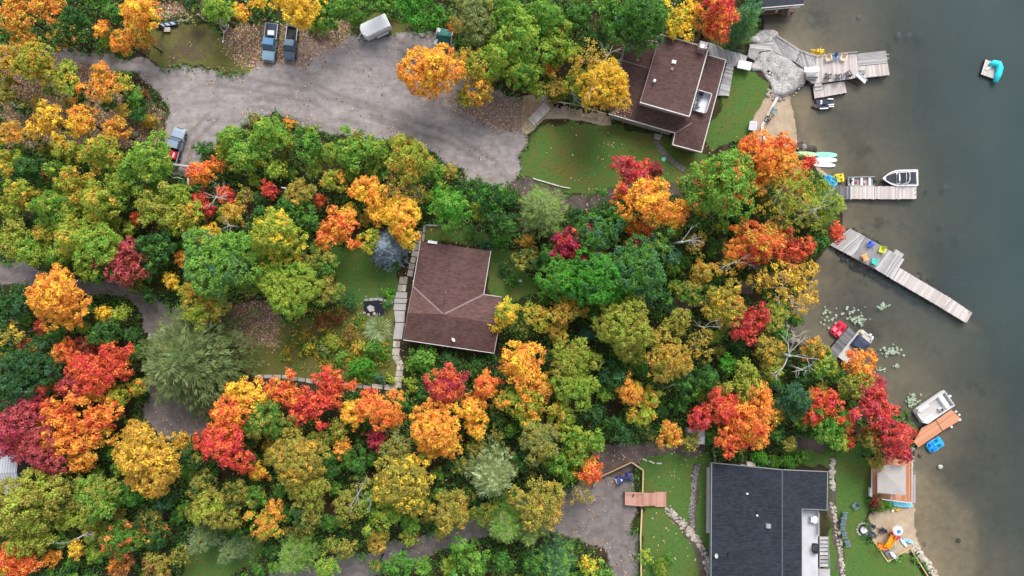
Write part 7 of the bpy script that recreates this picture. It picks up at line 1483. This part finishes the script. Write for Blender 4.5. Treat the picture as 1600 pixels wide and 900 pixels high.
for ln in FN:
    for a_, b_ in zip(ln[:-1], ln[1:]):
        A_, B_ = W(*a_), W(*b_); L = (B_ - A_).length; u = (B_ - A_) / L; hh = 1.05; ang = math.atan2(u.y, u.x); n = max(1, int(L / .34))
        MB().beam(A_ + Vector((0, 0, hh + .03)), B_ + Vector((0, 0, hh + .03)), .2, .06).build('cap_rail', M_W_YEL if ln is FN[1] or b_[1] > 760 else M_W_RAIL, r)
        for i in range(n): c = A_ + u * (L * (i + .5) / n); MB().box((c.x, c.y, hh / 2 - .06), (L / n * .93, .04, hh + .06), ang).build('board', M_BROWN, r)
        MB().box((A_.x, A_.y, hh / 2), (.12, .12, hh), ang).build('post', M_W_RAIL, r)
o = MB().beam(W(1114, 699, .3), W(1118, 726, .3), .3, .2).build('timber_beam', M_W_RAIL, None); o.data.transform(Matrix.Translation((0, 0, 0))); tag(o, 'brown timber beam on the ground at the upper landward corner of the navy roof', 'beam')
r = thing('loose_boards', 'few pale boards lying in the grass above the pink stairs', 'boards', at(1014, 723))
for x0, y0, x1, y1 in ((1004, 717, 1011, 720), (1014, 720, 1023, 724), (1026, 724, 1034, 724)): MB().beam(W(x0, y0, .06), W(x1, y1, .06), .2, .06).build('board', M_W_TAN, r)
# beach things
r = thing('beach_umbrella', 'round white and pink beach umbrella with a blue centre on the sand', 'umbrella', at(1404, 830)); c = W(1403.5, 830, 1.9)
def ring_(rr, z_, n=16): return [(c.x + rr * math.cos(i * 6.283 / n), c.y + rr * math.sin(i * 6.283 / n), z_) for i in range(n)]
for i, (r0, r1, z0, z1, m_, nm) in enumerate(((.32, .0, 2.06, 2.14, hexc(40, 140, 228), 'centre_panel'), (.54, .32, 1.94, 2.06, hexc(250, 248, 250), 'middle_panel'), (.76, .54, 1.80, 1.94, hexc(244, 208, 212), 'outer_panel'))): MB().loft([ring_(r0, z0), ring_(max(r1, .02), z1)], False).build(nm, M_TINT, r, color=m_)
MB().cyl((c.x, c.y, 0), (c.x, c.y, 2.1), .03, .03, 8).build('pole', M_WMETAL, r)
r = thing('play_slide', 'bright yellow and orange curved plastic slide on the sand', 'slide', at(1388, 848)); YC = hexc(252, 178, 20); OC = hexc(246, 140, 50)
def chute(pts, w, col, nm):
    mb = MB(); prof = ((-.5, .28), (-.42, .02), (.42, .02), (.5, .28), (.42, .24), (.36, -.04), (-.36, -.04), (-.42, .24)); rings = []
    for i, p in enumerate(pts):
        d = (pts[min(i + 1, len(pts) - 1)] - pts[max(i - 1, 0)]); d.z = 0; d.normalize(); v = Vector((-d.y, d.x, 0)); rings.append([p + v * a_ * w + Vector((0, 0, b_)) for a_, b_ in prof])
    mb.loft(rings).build(nm, M_TINT, r, color=col, smooth=False)
chute([W(1395.5, 836, 1.5), W(1393, 841, 1.25), W(1389.5, 848, .9), W(1384, 855, .6)], .95, YC, 'upper_chute'); chute([W(1384.5, 853.5, .55), W(1378, 853, .35), W(1371, 850.5, .15)], .85, OC, 'lower_chute')
MB().box(at(1397.5, 837, .75), (.9, .7, 1.5), .6).build('tower', M_TINT, r, color=hexc(196, 40, 60), bevel=.05); MB().box(at(1377, 857, .25), (.8, .5, .4), .6).build('ramp_base', M_TINT, r, color=OC, bevel=.05)
p = W(1348, 827); r = thing('fire_pit', 'round white fire pit ringed by grey stones on the lawn edge', 'fire pit', (p.x, p.y, 0)); MB().cyl((0, 0, .2), (0, 0, .4), .5, .56, 20).build('bowl', M_STONE_W, r, world=False); MB().cyl((0, 0, .4), (0, 0, .47), .42, .46, 18).build('ash_bed', M_WMETAL, r, world=False)
for i in range(14): mb = MB(); t = i * 6.283 / 14; rock_mb(mb, (.9 * math.cos(t), .9 * math.sin(t), .1), .2, random.Random(i)); mb.build('stone', M_STONE, r, world=False)
r = thing('sand_edging', 'new yellow timber edging zigzagging round the beach toys', 'edging', at(1400, 865))
for p, q in (((1362, 841), (1387, 877.5)), ((1387, 877.5), (1422, 856)), ((1422, 856), (1450, 901))): edge(r, 'timber', (*p, .08), (*q, .08), M_W_YEL, .16, .24)
def lump(name, label, cat, px, py, z, d, ang, col, top=.8):
    o = MB().box((0, 0, d[2] / 2), d, ang, top).build(name, M_TINT, None, color=col, bevel=.05); o.location = at(px, py, z); tag(o, label, cat)
lump('toy_bin', 'grey storage bin at the foot of the yellow slide', 'bin', 1386, 863, 0, (1.0, .7, .5), .5, hexc(120, 116, 132))
board('pale blue kayak lying on the sand below the beach umbrella', 1419, 845, math.radians(-18), 1.6, .5, hexc(150, 205, 238), 'kayak', .05); board('white and teal kayak beside the pale blue one below the umbrella', 1412, 848, math.radians(-50), 1.5, .45, hexc(225, 240, 245), 'kayak', .06)
r = thing('folding_lounger', 'white folding lounger tipped over the timber edging below the toys', 'lounger', at(1398, 870)); MB().beam(W(1392, 864, .45), W(1403, 874, .3), .5, .05).build('seat', M_WMETAL, r); MB().beam(W(1391.5, 863, .45), W(1393, 866, .9), .5, .05).build('backrest', M_WHITE, r)
for s in (-.2, .2): MB().tube([W(1394, 866, 0) + Vector((s, s, 0)), W(1398, 869, .4) + Vector((s, s, 0)), W(1401, 873, 0) + Vector((s, s, 0))], .02, 5).build('leg', M_STEEL, r)
r = thing('tube_toy', 'white tube frame toy standing behind the yellow slide', 'toy', at(1396, 850))
for x in (1394, 1399): MB().tube([W(x, 846, 0), W(x, 848, .8), W(x, 854, .8), W(x, 856, 0)], .03, 6).build('tube', M_WMETAL, r)
lump('white_bag', 'white rounded bag at the shrubs below the blue kayak under the deck', 'bag', 1393, 797, 0, (.7, .5, .4), .7, hexc(232, 226, 220), .5); lump('yellow_bag', 'mustard yellow bag beside the white one under the canopy deck', 'bag', 1401, 796, 0, (.8, .5, .35), .3, hexc(205, 160, 40), .6)
c = W(1404, 787, .2); board('long sky blue canoe lying under the lower rail of the canopy deck', 1405, 787, math.radians(-7), 4.0, .9, hexc(120, 205, 236), 'canoe', .15)
o = MB().cyl((0, 0, 0), (0, 0, .1), .16, .16, 12).build('mooring_buoy', M_WHITE, None); o.location = at(1307, 595, 2.0); MB()
tag(o, 'white ring float hanging in the shrubs above the red-orange maple by the cove', 'float')
r = thing('kayak_rack', 'blue and white kayak end showing under the shrubs beside the cove maple', 'kayak', at(1324, 604)); MB().tube([W(1316, 602, .8), W(1324, 605, .9), W(1334, 610, .7)], [.2, .34, .12], 8).build('hull', M_TINT, r, color=hexc(120, 190, 205), smooth=True); MB().tube([W(1327, 606, 1.05), W(1333, 608, 1.0)], .15, 8).build('deck', M_WHITE, r, smooth=True)
# lily pads: floating patches
rnd = random.Random(12); mb = MB()
for cx, cy, rx, ry, n in ((1340, 500, 11, 9, 46), (1330, 487, 14, 8, 16), (1300, 500, 16, 14, 18), (1381, 478, 9, 7, 22), (1393, 547, 17, 9, 48), (1378, 577, 7, 4, 9), (1400, 573, 4, 3, 6), (1424, 625, 12, 11, 46), (1290, 487, 12, 8, 8)):
    for _ in range(n):
        x, y = cx + rnd.gauss(0, .5) * rx, cy + rnd.gauss(0, .5) * ry; p = W(x, y, WATER + .03); rr = rnd.uniform(.10, .21); a0 = rnd.uniform(0, 6.28)
        mb.add([(p.x, p.y, WATER + .04)] + [(p.x + rr * math.cos(a0 + t * .62), p.y + rr * math.sin(a0 + t * .62), WATER + .03 + rnd.uniform(0, .03)) for t in range(10)], [(0, i, i + 1) for i in range(1, 10)])
k = N('lily_leaf'); ri = k.n('ShaderNodeNewGeometry').outputs['Random Per Island']; M_LILY = k.done(k.pbr(k.ramp(ri, [(0, (.16, .24, .13, 1)), (.5, (.30, .38, .26, 1)), (1, (.45, .50, .42, 1))]), .35, 0, .5))
o = mb.build('lily_pads', M_LILY, None); tag(o, 'patches of pale green lily pads floating in the lower cove', 'lily pads', kind='stuff')
# waterlogged branches on the bed
r = thing('sunken_branch', 'thin sunken branches seen through the water beyond the angled dock', 'branch', at(1500, 425, WATER)); rnd = random.Random(5)
for i in range(7): a_ = W(1478 + rnd.uniform(-6, 6), 436 + rnd.uniform(-8, 8), WATER - .1); MB().tube([a_, a_ + Vector((rnd.uniform(1, 5), rnd.uniform(-1.5, 3), -.1))], [.05, .02], 5).build('twig', M_DEAD, r)
r = thing('sunken_branch', 'tangle of dark driftwood in the shallows between the two straight docks', 'branch', at(1378, 346, WATER))
for i in range(9): a_ = W(1374 + rnd.uniform(-8, 10), 346 + rnd.uniform(-6, 6), WATER - .03); MB().tube([a_, a_ + Vector((rnd.uniform(-1, 1), rnd.uniform(-.8, .8), .05))], [.06, .02], 5).build('twig', M_BROWNWALL, r)
